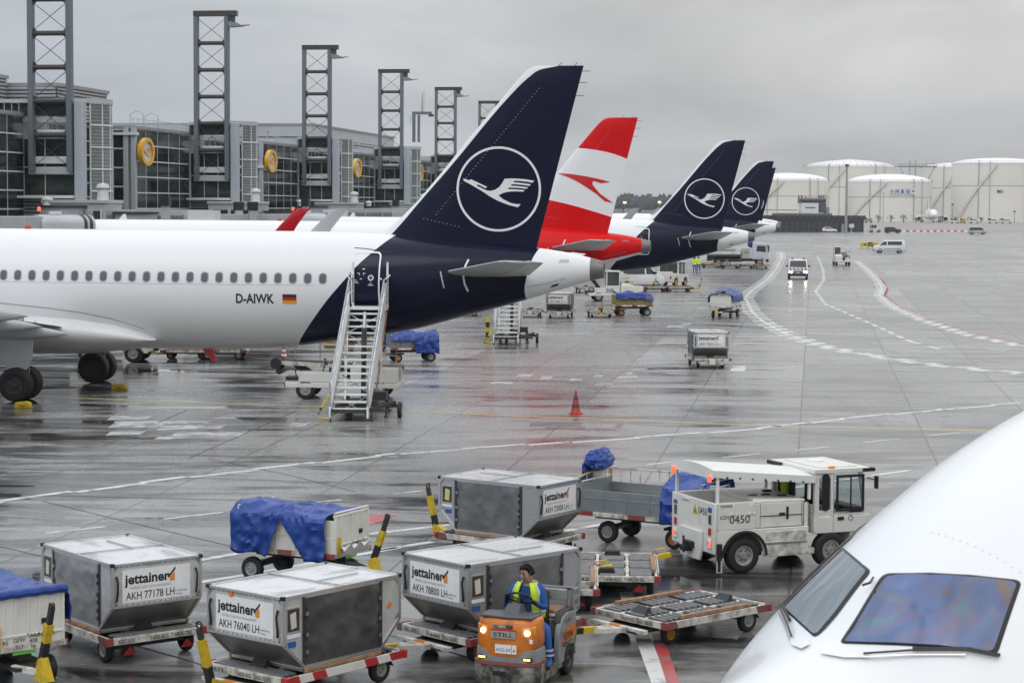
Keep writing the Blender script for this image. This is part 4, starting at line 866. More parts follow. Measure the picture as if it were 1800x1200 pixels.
    # document pocket
    x = pocket*1.02; yy = vis*(W+.004); b = MB(); b.box(x-.135, x+.135, yy-.008, yy+.008, .60, .97, 'alum_trim'); b.box(x-.115, x+.115, yy-.014, yy+.012, .63, .95, 'pocket'); p = b.build('document_pocket', root)
    b = MB(); pm = ('paper', 'paper_yellow')[num.endswith('08 LH')]; b.add([(x-.06, yy+vis*.015, .68), (x+.05, yy+vis*.015, .66), (x+.075, yy+vis*.015, .88), (x-.04, yy+vis*.015, .91)], [(0, 1, 2, 3)], pm); b.build('paper_slip', p, smooth=0)
    b = MB(); b.box(x-.14, x+.12, yy-.006, yy+.009, .53, .585, 'decal_white'); b.box(x-.05, x+.10, yy-.006, yy+.009, .40, .48, 'ink_blue'); b.build('data_plate', root, smooth=0)
    # lashing loops on the end
    for yq in (-.70, .68):
        b = MB(); b.tube([(1.235, yq, .95), (1.27, yq+.005, .85), (1.25, yq+.01, .66), (1.24, yq, .56)], .018, 'black', 6); b.build('strap', root)
    b = MB(); b.box(-.02, .02, -W, W, 1.134, 1.142, 'alum_dark'); b.box(-.9, -.02, .2, .235, 1.134, 1.141, 'alum_dark'); b.build('roof_seam', root, smooth=0)
    placard(root, num, slogan)
    if dots:
        b = MB(); b.cyl((1.224, -.28, 1.07), (1.236, -.28, 1.07), .052, 'sticker_orange', n=20); b.cyl((-1.0, vis*W, .70), (-1.0, vis*(W+.008), .70), .045, 'sticker_orange', n=20); b.build('round_sticker', root)
    return root
M('alum_side', (.52, .53, .53), .38, .7, dirt=.45, dscale=2.5, dcol=(.3, .3, .29), bump=.04, bscale=5); M('alum_side_w', (.60, .61, .59), .45, .35, dirt=.8, dscale=2.6, dcol=(.24, .23, .2), thr=(.42, .78))
M('red_worn', (.30, .03, .03), .6, dirt=.9, dscale=6, dcol=(.14, .10, .08), thr=(.42, .62)); M('reflector_red', (.22, .012, .012), .4); M('roller', (.20, .20, .20), .4, .6, dirt=.5, dscale=9); M('worn_orange', (.55, .19, .03), .6, dirt=.6, dscale=8)
def dolly(label, loc, rz, texts=('1600 KG', 'TARA 720 KG', 'KDC'), bar='up', rollers=False, group='container dollies', fresh=False, turn=0.0):
    """x forward (drawbar end)"""
    root = thing('container_dolly', label, 'dolly', (loc[0], loc[1], 0), rz, group); L_, W = 1.22, .83
    b = MB()
    for s in (-1, 1): b.box(-L_, L_, s*W-.05*(s > 0)-.0, s*W+.05*(s < 0), .33, .43, 'gse_worn')
    for x in (-L_+.03, -.4, .4, L_-.09): b.box(x, x+.06, -W+.05, W-.05, .33, .42, 'gse_worn')
    for y in (-.28, .28): b.box(-L_+.09, L_-.09, y-.03, y+.03, .335, .425, 'gse_worn')
    b.box(-L_+.1, L_-.1, -W+.05, W-.05, .33, .345, 'dark_steel'); b.build('deck_frame', root, bevel=.008)
    # front and rear edge boards
    for s in (-1, 1):
        b = MB(); x = s*(L_+.02); b.box(x-.02, x+.02, -W-.06, W+.06, .33, .44, 'gse_worn')
        for e in (-1, 1): b.box(x-.026, x+.026, e*(W+.0)-.06, e*(W+.0)+.065, .325, .445, 'red_paint' if fresh else 'red_worn')
        eb = b.build('edge_board', root, bevel=.005)
        b = MB(); xo = x+s*.0275
        for t, y, w in zip(texts, (.02, .40, -.55), (.30, .36, .28)): b.text(t, .085, (xo, s*(y-w/2), .352), (0, s, 0), (0, 0, 1), 'ink', .004, width=w)
        b.build_split('stencil', eb, smooth=0)
    # striped long edges
    for s in (-1, 1):
        b = MB(); n = 9; 
        for k in range(n):
            x0, x1 = -L_+2*L_*k/n, -L_+2*L_*(k+1)/n; mt = ('red_paint' if fresh else 'red_worn') if k in ((0, 2, 6, 8) if fresh else (0, 8)) else ('gse_white' if fresh else 'gse_worn')
            b.hexa([(x0, s*(W+.02)-.012, .325), (x1, s*(W+.02)-.012, .325), (x1, s*(W+.02)+.012, .325), (x0, s*(W+.02)+.012, .325), (x0+.05*(k > 0), s*(W+.02)-.012, .44), (x1+.05*(k < n-1), s*(W+.02)-.012, .44), (x1+.05*(k < n-1), s*(W+.02)+.012, .44), (x0+.05*(k > 0), s*(W+.02)+.012, .44)], mt)
        b.build('striped_edge', root, smooth=0)
    b = MB()
    for s in (-1, 1): b.box(-.8, .8, s*.76-.04, s*.76+.04, .44, .50, 'rusty')
    b.build_split('side_guide', root, bevel=.01)
    xs = ([-1.08+.135*k for k in range(17)] if rollers else [-1.1, -.97, .92, 1.02, 1.12])
    for x in xs:
        if abs(abs(x)-.4) < .05: continue
        for y0, y1 in ((-.72, -.33), (-.22, .22), (.33, .72)):
            if not rollers and y0 != -.22: continue
            b = MB(); y0_, y1_ = (y0, y1) if rollers else (-.7, .7); b.cyl((x, y0_, .425), (x, y1_, .425), .032, 'roller', n=10); b.build('roller', root)
    for x, y in ((.95, 0), (-.9, .1)):
        b = MB(); b.hexa([(x-.09, y-.16, .43), (x+.09, y-.16, .43), (x+.09, y+.16, .43), (x-.09, y+.16, .43), (x-.09, y-.13, .53), (x-.05, y-.13, .55), (x-.05, y+.13, .55), (x-.09, y+.13, .53)], 'black_plastic'); b.build('stop_flap', root)
    b = MB(); b.box(-1.0, 1.0, -.12, .12, .22, .325, 'dark_steel'); b.box(-.95, -.75, -.7, .7, .2, .28, 'dark_steel'); b.build('chassis_beam', root)
    for s in (-1, 1): wheel(root, -.85, s*.70, .20, .20, .12, s, n=20)
    # steered front axle with the low step frame
    fa = MB(); fa.box(.62, 1.5, -.45, .45, .22, .27, 'dark_steel'); fa.box(1.40, 1.5, -.62, .62, .24, .31, 'gse_worn'); fa.box(1.402, 1.503, -.2, .06, .236, .314, 'worn_orange'); f = fa.build('steering_frame', root, bevel=.01)
    f.rotation_euler = (0, 0, turn); f.location = (.85-.85*cos(turn), -.85*sin(turn), 0)
    for s in (-1, 1): wheel(f, .85, s*.55, .17, .17, .11, s, 'rim_orange', n=20)
    b = MB(); c = MB()
    if bar == 'up':
        b.hexa([(1.5, -.09, .22), (1.95, -.07, .22), (1.95, .07, .22), (1.5, .09, .22), (1.5, -.09, .30), (1.9, -.07, .45), (1.9, .07, .45), (1.5, .09, .30)], 'yellow')
        P0, P1, P2, P3 = Vector((1.88, 0, .36)), Vector((1.95, 0, .62)), Vector((2.06, 0, 1.02)), Vector((2.10, 0, 1.18))
        b.bar(P0, P1, .10, .10, 'black'); b.bar(P1, P2, .11, .10, 'yellow'); b.bar(P2, P3, .07, .07, 'dark_steel'); b.tube([P3+Vector((0, .05*cos(a), .05+.05*sin(a))) for a in [2*pi*i/10 for i in range(10)]], .018, 'dark_steel', 6, True)
    elif bar == 'short':
        b.bar((1.2, 0, .30), (1.55, 0, .36), .10, .09, 'yellow'); b.bar((1.5, 0, .36), (1.62, 0, .37), .12, .09, 'black'); b.bar((1.6, 0, .37), (2.0, 0, .44), .12, .08, 'yellow'); b.tube([(1.7, .03, .46), (1.7, .03, .53), (1.9, .03, .56), (1.9, .03, .48)], .016, 'yellow', 6)
    elif bar == 'none': b.box(1.45, 1.6, -.12, .12, .2, .42, 'gse_white'); b.box(1.38, 1.5, -.5, .5, .18, .24, 'gse_worn')
    else:
        b.hexa([(1.5, -.22, .22), (2.1, -.05, .26), (2.1, .05, .26), (1.5, .22, .22), (1.5, -.22, .29), (2.1, -.05, .34), (2.1, .05, .34), (1.5, .22, .29)], 'gse_worn')
        b.bar((2.0, 0, .31), (2.75, 0, .36), .12, .09, 'yellow'); b.bar((2.3, 0, .33), (2.45, 0, .34), .13, .10, 'black'); b.tube([(2.5, .03, .42), (2.5, .03, .50), (2.72, .03, .52), (2.72, .03, .43)], .018, 'yellow', 6); b.bar((2.7, 0, .35), (2.9, 0, .36), .06, .05, 'dark_steel')
    b.build('drawbar', f)
    for s in (-1, 1):
        b = MB(); b.prism([(-.12, .18), (.12, .18), (0, .31)], 'x', -L_-.05, -L_-.042, 'reflector_red')
        r = b.build('triangle_reflector', root, smooth=0); r.location = (0, s*.5, -.02)
    return root
ULDS = [
 ('silver container numbered 77178 LH, grey dented curtain on its left', (-6.11, 30.80), 128.2, -1, '77178', 'AKH 77178 LH', -1, 'alum_white', 'alum_dark', -1),
 ('scuffed white container numbered 76040 LH with a dark curtain and two orange dots', (-3.21, 28.28), 51.0, 1, '76040', 'AKH 76040 LH', 1, 'alum_white', 'canvas_dark', 1),
 ('container numbered 78800 LH right behind the tug driver', (-.66, 30.96), 43.0, 1, '78800', 'AKH 78800 LH', 1, 'alum', 'canvas', 1),
 ('container numbered 73008 LH with grey curtain facing the camera', (.54, 39.81), 145.1, -1, '73008', 'AKH 73008 LH', -1, 'alum', 'canvas', -1)]
M('canvas_dark', (.052, .051, .05), .45, dirt=.5, dscale=2.2, dcol=(.17, .165, .155), bump=.35, bscale=4)
for lab, B, a, sg, key, num, vis, skin, door, pk in ULDS:
    a = radians(a); Lx = Vector((cos(a), sin(a), 0)); e = Vector((-sin(a), cos(a), 0))*sg
    c = Vector((B[0], B[1], 0)) + Lx*1.22 + e*.765
    slog = 'WORLD CLASS ULD MANAGEMENT' if key in ('77178', '76040') else 'SMART ULD POOLING PEOPLE'
    container(lab, c, a+pi, num, vis, skin, slog, door, pk, key == '76040')
    ddir = a+pi if key not in ('73008', '77178') else a
    dolly({'77178': 'dolly with red tipped boards carrying container 77178', '76040': 'dolly with red and white striped side carrying container 76040', '78800': 'dolly hitched behind, under container 78800 next to the tug', '73008': 'dolly with raised yellow drawbar under container 73008'}[key], c, ddir,
          {'77178': ('1600 KG', 'TARA 720', 'KDC 1628'), '76040': ('1600 KG', 'TARA 720 KG', '0873'), '78800': ('1600', 'TARA 720 KG', 'KDC 0593'), '73008': ('1600', 'TARA 705 KG', 'KDC')}[key], 'up' if key in ('76040', '73008') else 'down', fresh=(key == '76040'))
dolly('empty roller dolly with orange front wheels, right of the tug', (2.87, 33.65), radians(221), ('1600 KG', 'TARA 780 KG', 'KDC 1550'), 'down', True)
dolly('empty white roller dolly hooked to the canopied white truck', (1.90, 37.6), radians(87), ('1600 KG', 'TARA 716 KG', '902'), 'short', True, turn=radians(-76))
dolly('dolly half hidden behind container 78800, yellow bar to the empty dolly', (.72, 36.3), radians(88), ('1600', 'TARA 723 KG', ''), 'short', turn=radians(-80))
# ---- baggage carts
def tarp_sheet(parent, xs, path_fn, name='tarpaulin', seed=1, amp=.02, thick=.010, fold=1.0):
    """a draped sheet: for every x the cross-section path_fn(x) -> list of (y, z); creases and hanging folds are modelled in"""
    from mathutils import noise
    nx, m = 72, 46; x0, x1 = xs[0], xs[-1]; P = []
    for i in range(nx):
        x = x0+(x1-x0)*i/(nx-1); r = resample(path_fn(x), m); P.append([Vector((x, y, z)) for y, z in r])
    vs = []
    for i in range(nx):
        for j in range(m):
            p = P[i][j]; du = P[min(i+1, nx-1)][j]-P[max(i-1, 0)][j]; dv = P[i][min(j+1, m-1)]-P[i][max(j-1, 0)]; n = dv.cross(du)
            n = n.normalized() if n.length > 1e-6 else Vector((0, 0, 1))
            if n.dot(p-Vector((p.x, 0, .9))) < 0: n = -n
            q = Vector((p.x*1.0, p.y*1.7, p.z*1.7+seed*3.7)); hang = max(0, min(1, (1.30-p.z)/.6))
            rid = 1-abs(noise.noise(q*2.1+Vector((p.z*1.3, p.x*.6, 0))))*2.2; rid2 = 1-abs(noise.noise(q*4.3+Vector((7, p.x, 3))))*2.2
            f = .046*max(0, rid)**1.2+.020*max(0, rid2)**1.2+.028*hang*sin(p.x*17+5*noise.noise(q*1.2+Vector((0, 0, 9))))
            edge = .05*noise.noise(Vector((p.x*4, seed, j > m/2))) if j in (0, 1, m-1, m-2) else 0
            vs.append(p+n*f*fold+Vector((noise.noise(q*1.5)*.03, 0, edge)))
    b = MB(); b.add(vs, [(i*m+j, (i+1)*m+j, (i+1)*m+j+1, i*m+j+1) for i in range(nx-1) for j in range(m-1)], 'tarp')
    o = b.build(name, parent, smooth=28); s = o.modifiers.new('thick', 'SOLIDIFY'); s.thickness = thick; s.offset = 0; return o
def resample(p, n):
    d = [0]
    for a, c in zip(p[:-1], p[1:]): d.append(d[-1]+sqrt((a[0]-c[0])**2+(a[1]-c[1])**2))
    o = []
    for k in range(n):
        t = d[-1]*k/(n-1); i = 0
        while i < len(d)-2 and d[i+1] < t: i += 1
        u = (t-d[i])/max(1e-6, d[i+1]-d[i]); o.append((p[i][0]+(p[i+1][0]-p[i][0])*u, p[i][1]+(p[i+1][1]-p[i][1])*u))
    return o
M('sheet_grey', (.24, .27, .29), .45, .4, dirt=.4, dscale=3, dcol=(.35, .36, .36)); M('plastic_film', (.6, .6, .6), .2)
def cart(label, loc, rz, wall='gse_white', bar='up', L_=1.1, W=.62, z1=1.34, open_side=False, group='baggage carts', text=True):
    root = thing('baggage_cart', label, 'baggage cart', (loc[0], loc[1], 0), rz, group)
    b = MB(); b.box(-L_, L_, -W, W, .58, .66, 'gse_worn'); b.build('deck', root, bevel=.01)
    for s in (-1, 1):
        n = 7; b = MB()
        for k in range(n): x0, x1 = -L_+2*L_*k/n, -L_+2*L_*(k+1)/n; b.box(x0, x1, s*(W+.015)-.014, s*(W+.015)+.014, .57, .665, 'red_worn' if k in (0, 3, 6) else 'gse_worn')
        b.build('striped_edge', root, smooth=0)
    for s in (-1, 1):      # end walls with ribs
        b = MB(); x = s*(L_-.03); b.box(x-.015, x+.015, -W+.03, W-.03, .66, z1, wall)
        for k in range(7): y = -W+.05+k*(2*W-.1)/6; b.box(x+s*.017-.014, x+s*.017+.014, y-.02, y+.02, .67, z1, wall)
        b.box(x-.03, x+.03, -W+.02, W-.02, z1, z1+.04, wall); b.box(x+s*.02-.015, x+s*.02+.015, -W+.03, W-.03, .80, .83, wall)
        e = b.build('end_wall', root, bevel=.006)
        if text and s > 0:
            c = MB(); xo = x+.036
            for t, y, zz in (('GFW', -.14, .72), ('717', -.14, .62), ('TARA', .08, .77), ('438', .08, .69), ('kg', .08, .62), ('NUTZL', .30, .77), ('1500', .30, .69), ('kg', .30, .62), ('RS', -.36, .70)): c.text(t, .085, (xo, y, zz), (0, 1, 0), (0, 0, 1), 'ink', .004, 'c')
            c.build_split('stencil', e, smooth=0)
            c = MB(); c.box(xo-.01, xo, .22, .34, .95, 1.03, 'black'); c.box(xo-.01, xo+.002, -.25, .12, .535, .575, 'green_tape'); c.build_split('sticker', e, smooth=0)
            c = MB(); c.box(xo-.01, xo+.02, -W+.05, -W+.18, .62, .98, 'yellow'); c.build('wheel_chock', e, bevel=.02)
    for s in (-1, 1):
        if open_side and s == open_side: continue
        b = MB(); y = s*(W-.03); b.box(-L_+.02, L_-.02, y-.012, y+.012, .66, z1-.06, wall)
        for k in range(6): x = -L_+.1+k*(2*L_-.2)/5; b.box(x-.02, x+.02, y+s*.014-.012, y+s*.014+.012, .6, z1-.06, wall)
        b.box(-L_+.02, L_-.02, y-.02, y+.02, .93, .96, wall); b.build('side_wall', root, bevel=.005)
    b = MB()
    for x in (-L_+.03, L_-.03): b.tube([(x, -W+.03, z1-.1), (x, -W+.03, z1+.08), (x, W-.03, z1+.08), (x, W-.03, z1-.1)], .02, 'gse_white', 6)
    b.build_split('hoop', root)
    b = MB(); b.box(-L_+.1, L_-.1, -.1, .1, .42, .58, 'dark_steel'); b.box(-.86, -.74, -.5, .5, .24, .34, 'dark_steel'); b.bar((-.8, .2, .3), (-.4, .2, .48), .05, .05, 'dark_steel'); b.bar((-.8, -.2, .3), (-.4, -.2, .48), .05, .05, 'dark_steel'); b.build('chassis_beam', root)
    for s in (-1, 1): wheel(root, -.8, s*.52, .23, .23, .14, s, n=22)
    b = MB(); b.box(.4, 1.3, -.3, .3, .33, .38, 'dark_steel'); b.bar((1.1, -.25, .36), (1.5, -.05, .34), .09, .08, 'gse_worn'); b.bar((1.1, .25, .36), (1.5, .05, .34), .09, .08, 'gse_worn'); f = b.build('steering_frame', root)
    for s in (-1, 1): wheel(f, .75, s*.5, .2, .2, .12, s, 'rim_orange', n=20)
    b = MB()
    if bar == 'up':
        b.hexa([(1.45, -.10, .22), (1.72, -.10, .22), (1.72, .10, .22), (1.45, .10, .22), (1.48, -.05, .52), (1.62, -.05, .58), (1.62, .05, .58), (1.48, .05, .52)], 'yellow'); b.bar((1.56, 0, .54), (1.66, 0, .80), .10, .10, 'black'); b.bar((1.66, 0, .80), (1.76, 0, 1.08), .11, .10, 'yellow'); b.bar((1.76, 0, 1.08), (1.85, 0, 1.34), .075, .075, 'black_plastic'); b.cyl((1.85, -.03, 1.36), (1.85, .03, 1.36), .045, 'dark_steel', n=10)
    else: b.bar((1.4, 0, .34), (2.2, 0, .36), .1, .08, 'yellow')
    b.build('drawbar', f)
    for s in (-1, 1):
        b = MB(); b.box(-L_-.03, -L_+.02, s*.5-.06, s*.5+.06, .58, .70, 'lens_amber'); b.build('tail_lamp', root)
    return root
M('green_tape', (.10, .45, .05), .5)
# covered cart in the middle distance of the foreground
c1 = Vector((-5.2, 37.85, 0)) + Vector((cos(radians(-27)), sin(radians(-27)), 0))*1.1 + Vector((-sin(radians(-27)), cos(radians(-27)), 0))*.62
k = cart('white cart under a crumpled blue sheet with raised yellow drawbar', c1+Vector((0, .25, 0)), radians(-27))
def p1(x):
    t = (x+1.14)/2.06
    zt = 1.50-.1*t-.12*max(0, t-.25) if t < .55 else 1.42-.06*t
    lo = .56-.03*sin(t*20)
    if .40 <= t < .78: lo = .56+.68*max(0, 1-abs(t-.52)/.12 if t < .52 else 1-(t-.52)/.26)
    elif t >= .78: lo = .50
    return resample([(-.70, lo), (-.68, max(lo+.02, 1.30)), (-.35, zt), (.2, zt-.06), (.66, 1.36), (.70, .7)], 16)
tarp_sheet(k, [-1.17+.105*i for i in range(21)], p1, seed=4, amp=.022)
b = MB(); b.loft([[(1.12+.0*i, -.5+.95*i/8, .60+.02*(i % 2)) for i in range(9)], [(1.22, -.5+.95*i/8, .72+.05*((i*7) % 3)) for i in range(9)], [(1.16, -.5+.95*i/8, .80-.03*(i % 2)) for i in range(9)]], 'plastic_film', (False, False), False); b.build('plastic_wrap', k)
# cart at the left edge
cL = Vector((-7.76, 30.16, 0))
k = cart('white ribbed cart with rolled blue sheet, cut by the left edge', cL, radians(-50), z1=1.34)
tarp_sheet(k, [-1.15+.11*i for i in range(21)], lambda x: resample([(-.72, .55), (-.70, 1.2), (-.62, 1.38), (-.2, 1.42), (.3, 1.42), (.62, 1.40), (.69, 1.25), (.70, .9)], 14), seed=9, amp=.02)
b = MB(); b.tube([(1.10, -.66+1.28*i/10, 1.43+.012*(i % 2)) for i in range(11)], .07, 'tarp', 10); b.build('tarpaulin', k)
# open cart with grey sheets at right
cR = Vector((3.02, 42.69, 0)); k = cart('long grey sheet sided cart with railings and bunched blue sheets, left of the truck', cR, radians(-31), 'sheet_grey', 'down', 1.45, .75, 1.18, group='baggage carts', text=False)
b = MB()
for s in (1,):
    for q in range(13): x = -1.40+q*2.8/12; b.cyl((x, .74, .6), (x, .74, 1.42), .014, 'gse_worn', n=6)
    b.tube([(-1.42, .74, .7), (-1.42, .74, 1.42), (1.42, .74, 1.42), (1.42, .74, .7)], .02, 'gse_worn', 6)
b.build('railing', k)
b = MB(); b.tube([(-1.44, -.7, .6), (-1.44, -.7, 1.36), (-1.44, -.1, 1.42), (-1.44, .7, 1.42), (-1.44, .7, .6)], .022, 'yellow', 6)
for q in range(5): y = -.6+q*.28; b.cyl((-1.44, y, .6), (-1.44, y, 1.40), .012, 'yellow', n=6)
b.build('end_railing', k)
b = MB(); b.tube([(1.44, -.7, .6), (1.44, -.7, 1.40), (1.44, .7, 1.40), (1.44, .7, .6)], .02, 'gse_worn', 6); b.build('end_railing', k)
b = MB(); b.box(-1.50, -1.42, -.05, .45, 1.0, 1.62, 'gse_worn'); b.build('head_board', k)
def lump(parent, c, r, seed, name='tarpaulin', mat='tarp', n=34, m=22, amp=.16):
    from mathutils import noise
    rg = []
    for j in range(m+1):
        v = -pi/2+pi*j/m; ring = []
        for i in range(n):
            a = 2*pi*i/n; d = Vector((cos(v)*cos(a), cos(v)*sin(a), sin(v))); k = 1+.25*noise.noise(d*1.3+Vector((seed, 0, 0)))+.20*max(0, 1-abs(noise.noise(d*2.6+Vector((0, seed, 0))))*2.4)**1.2
            ring.append((c[0]+r[0]*d.x*k, c[1]+r[1]*d.y*k, c[2]+r[2]*d.z*k))
        rg.append(ring)
    b = MB(); b.loft(rg, mat); return b.build(name, parent, smooth=30)
lump(k, (-1.38, .12, 1.66), (.24, .42, .22), 3); lump(k, (-1.52, -.15, 1.25), (.07, .2, .42), 5)
tarp_sheet(k, [.55+.1*i for i in range(11)], lambda x: resample([(-.80, .55), (-.80, 1.0), (-.70, 1.22), (-.3, 1.42+.1*sin(x*5)), (.2, 1.52), (.6, 1.44), (.74, 1.2)], 14), seed=11, amp=.045)
# ---------------------------------------------------------------- people
def skin_mesh(V, E, R, lvl=2, root=0):
    me = bpy.data.meshes.new('s'); me.from_pydata(V, E, []); o = bpy.data.objects.new('s', me); COL.objects.link(o)
    md = o.modifiers.new('skin', 'SKIN'); md.use_smooth_shade = True
    lay = me.skin_vertices[0] if me.skin_vertices else None
    for i, r in enumerate(R):
        q = lay.data[i]; q.radius = (r, r) if not isinstance(r, tuple) else r; q.use_root = (i == root)
    s = o.modifiers.new('sub', 'SUBSURF'); s.levels = lvl; s.render_levels = lvl
    dg = bpy.context.evaluated_depsgraph_get(); ev = bpy.data.meshes.new_from_object(o.evaluated_get(dg))
    v = [p.co.copy() for p in ev.vertices]; f = [list(p.vertices) for p in ev.polygons]
    bpy.data.objects.remove(o); bpy.data.meshes.remove(me); bpy.data.meshes.remove(ev); return v, f
def person(label, loc, rz, J, matfn, parent_scale=1.0, head_yaw=0.0, head_pitch=0.0, vest=True, cap=False, group=None, gloves='work_navy', lvl=2, grip=None):
    """J: joint positions (x forward, y left, z up): pelvis chest neck head L/R shoulder elbow wrist hip knee ankle toe"""
    root = thing('person', label, 'person', loc, rz, group, parent_scale)
    V = []; E = []; R = []
    def add(p, r, to=None):
        V.append(tuple(p)); R.append(r); i = len(V)-1
        if to is not None: E.append((to, i))
        return i
    g = lambda k: Vector(J[k])
    pel = add(g('pelvis'), (.145, .115)); wa = add(g('pelvis').lerp(g('chest'), .5), (.14, .11), pel); ch = add(g('chest'), (.165, .12), wa); nb = add(g('neck')-(g('neck')-g('chest'))*.25, (.10, .085), ch); nk = add(g('neck'), .056, nb)
    hd = g('head'); q = Matrix.Rotation(head_yaw, 3, 'Z') @ Matrix.Rotation(head_pitch, 3, 'Y')
    h = lambda x, y, z: hd + q @ Vector((x, y, z))
    hb = add(h(-.015, 0, -.055), .068, nk); hc = add(h(-.01, 0, .03), (.083, .095), hb); ht = add(h(-.015, 0, .085), (.07, .078), hc)
    jw = add(h(.055, 0, -.075), .04, hb)
    for s, n in ((1, 'L'), (-1, 'R')):
        sh = add(g('sh'+n), .068, nb); el = add(g('el'+n), .05, sh); wr = add(g('wr'+n), .034, el)
        add(g('sh'+n).lerp(g('el'+n), .5), .058)
        V.pop(); R.pop()
        # hand: palm and five fingers, slightly curled
        d = (g('wr'+n)-g('el'+n)).normalized(); side = Vector((0, 0, 1)).cross(d).normalized() if abs(d.z) < .9 else Vector((0, 1, 0)); dn = d.cross(side).normalized()
        if dn.z > 0: dn = -dn
        pm = add(g('wr'+n)+d*.05, (.036, .02), wr); 
        for k in range(4):
            ln = (.062, .075, .07, .055)[k]; o = side*((k-1.5)*.021); a = add(g('wr'+n)+d*.085+o, .0105, pm); m = add(g('wr'+n)+d*(.085+ln*.45)+o+dn*.014, .0095, a); add(g('wr'+n)+d*(.085+ln*.62)+o+dn*.042, .008, m)
        tsg = -1 if n == 'L' else 1; tb = add(g('wr'+n)+d*.045+side*tsg*.038, .0115, pm); add(g('wr'+n)+d*.075+side*tsg*.055+dn*.02, .0095, tb)
        hp = add(g('hip'+n), .098, pel); kn = add(g('kn'+n), .066, hp); an = add(g('an'+n), .046, kn); add(g('toe'+n), .042, an)
    v, f = skin_mesh(V, E, R, lvl)
    b = MB(); hz = hd.z-.03; n0 = g('neck')
    fm = {}
    for q_ in f:
        c = sum((v[i] for i in q_), Vector())/len(q_); fm.setdefault(matfn(c, J), []).append(q_)
    for mt, fs in fm.items(): b.add([], [], mt)
    base = 0; b.v = [tuple(p) for p in v]
    for mt, fs in fm.items(): b.f += fs; b.mi += [b._m(mt)]*len(fs)
    body = b.build('body', root, smooth=180)
    # face: nose, eyes, brows, mouth, ears; hair
    b = MB(); b.hexa([h(.075, -.017, -.03), h(.112, -.014, -.032), h(.112, .014, -.032), h(.075, .017, -.03), h(.078, -.008, .03), h(.092, -.007, .028), h(.092, .007, .028), h(.078, .008, .03)], 'skin'); b.build('nose', body, bevel=.006)
    for s in (-1, 1):
        b = MB(); b.lathe([(-.008, .001), (-.004, .008), (.003, .009), (.006, .001)], h(.077, s*.033, .022), q @ Vector((1, s*.25, 0)), 'eye', 10); b.build('eye', body)
        b = MB(); b.bar(h(.086, s*.014, .043), h(.075, s*.050, .046), .008, .007, 'hair'); b.build('eyebrow', body)
        b = MB(); rg = [[h(-.01+.022*cos(a)*k_, s*(.083+.008*k_), .005+.034*sin(a)*k_) for a in [2*pi*i/10 for i in range(10)]] for k_ in (.6, 1, .4)]; b.loft(rg, 'skin'); b.build('ear', body)
    b = MB(); b.bar(h(.088, -.026, -.062), h(.088, .026, -.062), .012, .01, 'lips'); b.build('mouth', body)
    b = MB(); rg = []
    for j in range(9):
        a = pi/2*j/8; z = -.02+.152*sin(a) if j else -.025; r = cos(a) if j < 8 else .02; ring = []
        for i in range(24):
            t = 2*pi*i/24; x = cos(t)*.104*max(r, .02)-.018; y = sin(t)*.094*max(r, .02); zz = z
            if cos(t) > .30 and j < 5: zz = max(z, .088+.006*j); x *= .90
            ring.append(h(x, y, zz))
        rg.append(ring)
    b.loft(rg, 'hair' if not cap else 'work_navy'); b.build('hair' if not cap else 'cap', body, smooth=80)
    return root, body
M('work_navy', (.008, .012, .03), .7); M('eye', (.02, .015, .012), .25); M('lips', (.22, .09, .07), .5)
def vest_on(body, c0, c1, wf, wb, rx, ry, lean, open_front=True, mat='hivis'):
    """a sleeveless waistcoat round the torso from c0 (hip) to c1 (shoulder): sheet of rings open at the front"""
    c0 = Vector(c0); c1 = Vector(c1); b = MB(); n = 24; rings = []
    for j in range(9):
        t = j/8; c = c0.lerp(c1, t); k = 1+.05*sin(pi*t) if t < .8 else 1-.35*(t-.8)/.2
        rings.append([(c.x+rx*k*cos(a), c.y+ry*k*sin(a), c.z) for a in [radians(24)+radians(312)*i/n for i in range(n+1)]])
    fs = []; vs = [p for r in rings for p in r]
    b.add(vs, [(j*(n+1)+i, j*(n+1)+i+1, (j+1)*(n+1)+i+1, (j+1)*(n+1)+i) for j in range(8) for i in range(n) if not (j in (5, 6, 7) and (4 <= i <= 7 or 16 <= i <= 19))], mat)
    o = b.build('vest', body, smooth=80); s = o.modifiers.new('thick', 'SOLIDIFY'); s.thickness = .012
    b = MB()
    for j in (1,):
        for r_ in (0,):
            lo, hi = rings[j], rings[j+1]; k = 1.0
            b.add([(c0.lerp(c1, j/8).x+(p[0]-c0.lerp(c1, j/8).x)*1.035, c0.y+(p[1]-c0.y)*1.035, p[2]+.01) for p in lo]+[(c0.lerp(c1, (j+1)/8).x+(p[0]-c0.lerp(c1, (j+1)/8).x)*1.035, c0.y+(p[1]-c0.y)*1.035, p[2]-.015) for p in hi], [(i, i+1, n+2+i, n+1+i) for i in range(n)], 'reflective')
    for i0 in (2, n-3):
        vs = []; 
        for j in range(1, 9):
            c = c0.lerp(c1, j/8)
            for i in (i0, i0+1): p = rings[j][i]; vs.append((c.x+(p[0]-c.x)*1.06, c.y+(p[1]-c.y)*1.05, p[2]))
        b.add(vs, [(2*j, 2*j+1, 2*j+3, 2*j+2) for j in range(7)], 'reflective')
    o2 = b.build('reflective_stripe', o, smooth=60); s = o2.modifiers.new('thick', 'SOLIDIFY'); s.thickness = .006
    return o
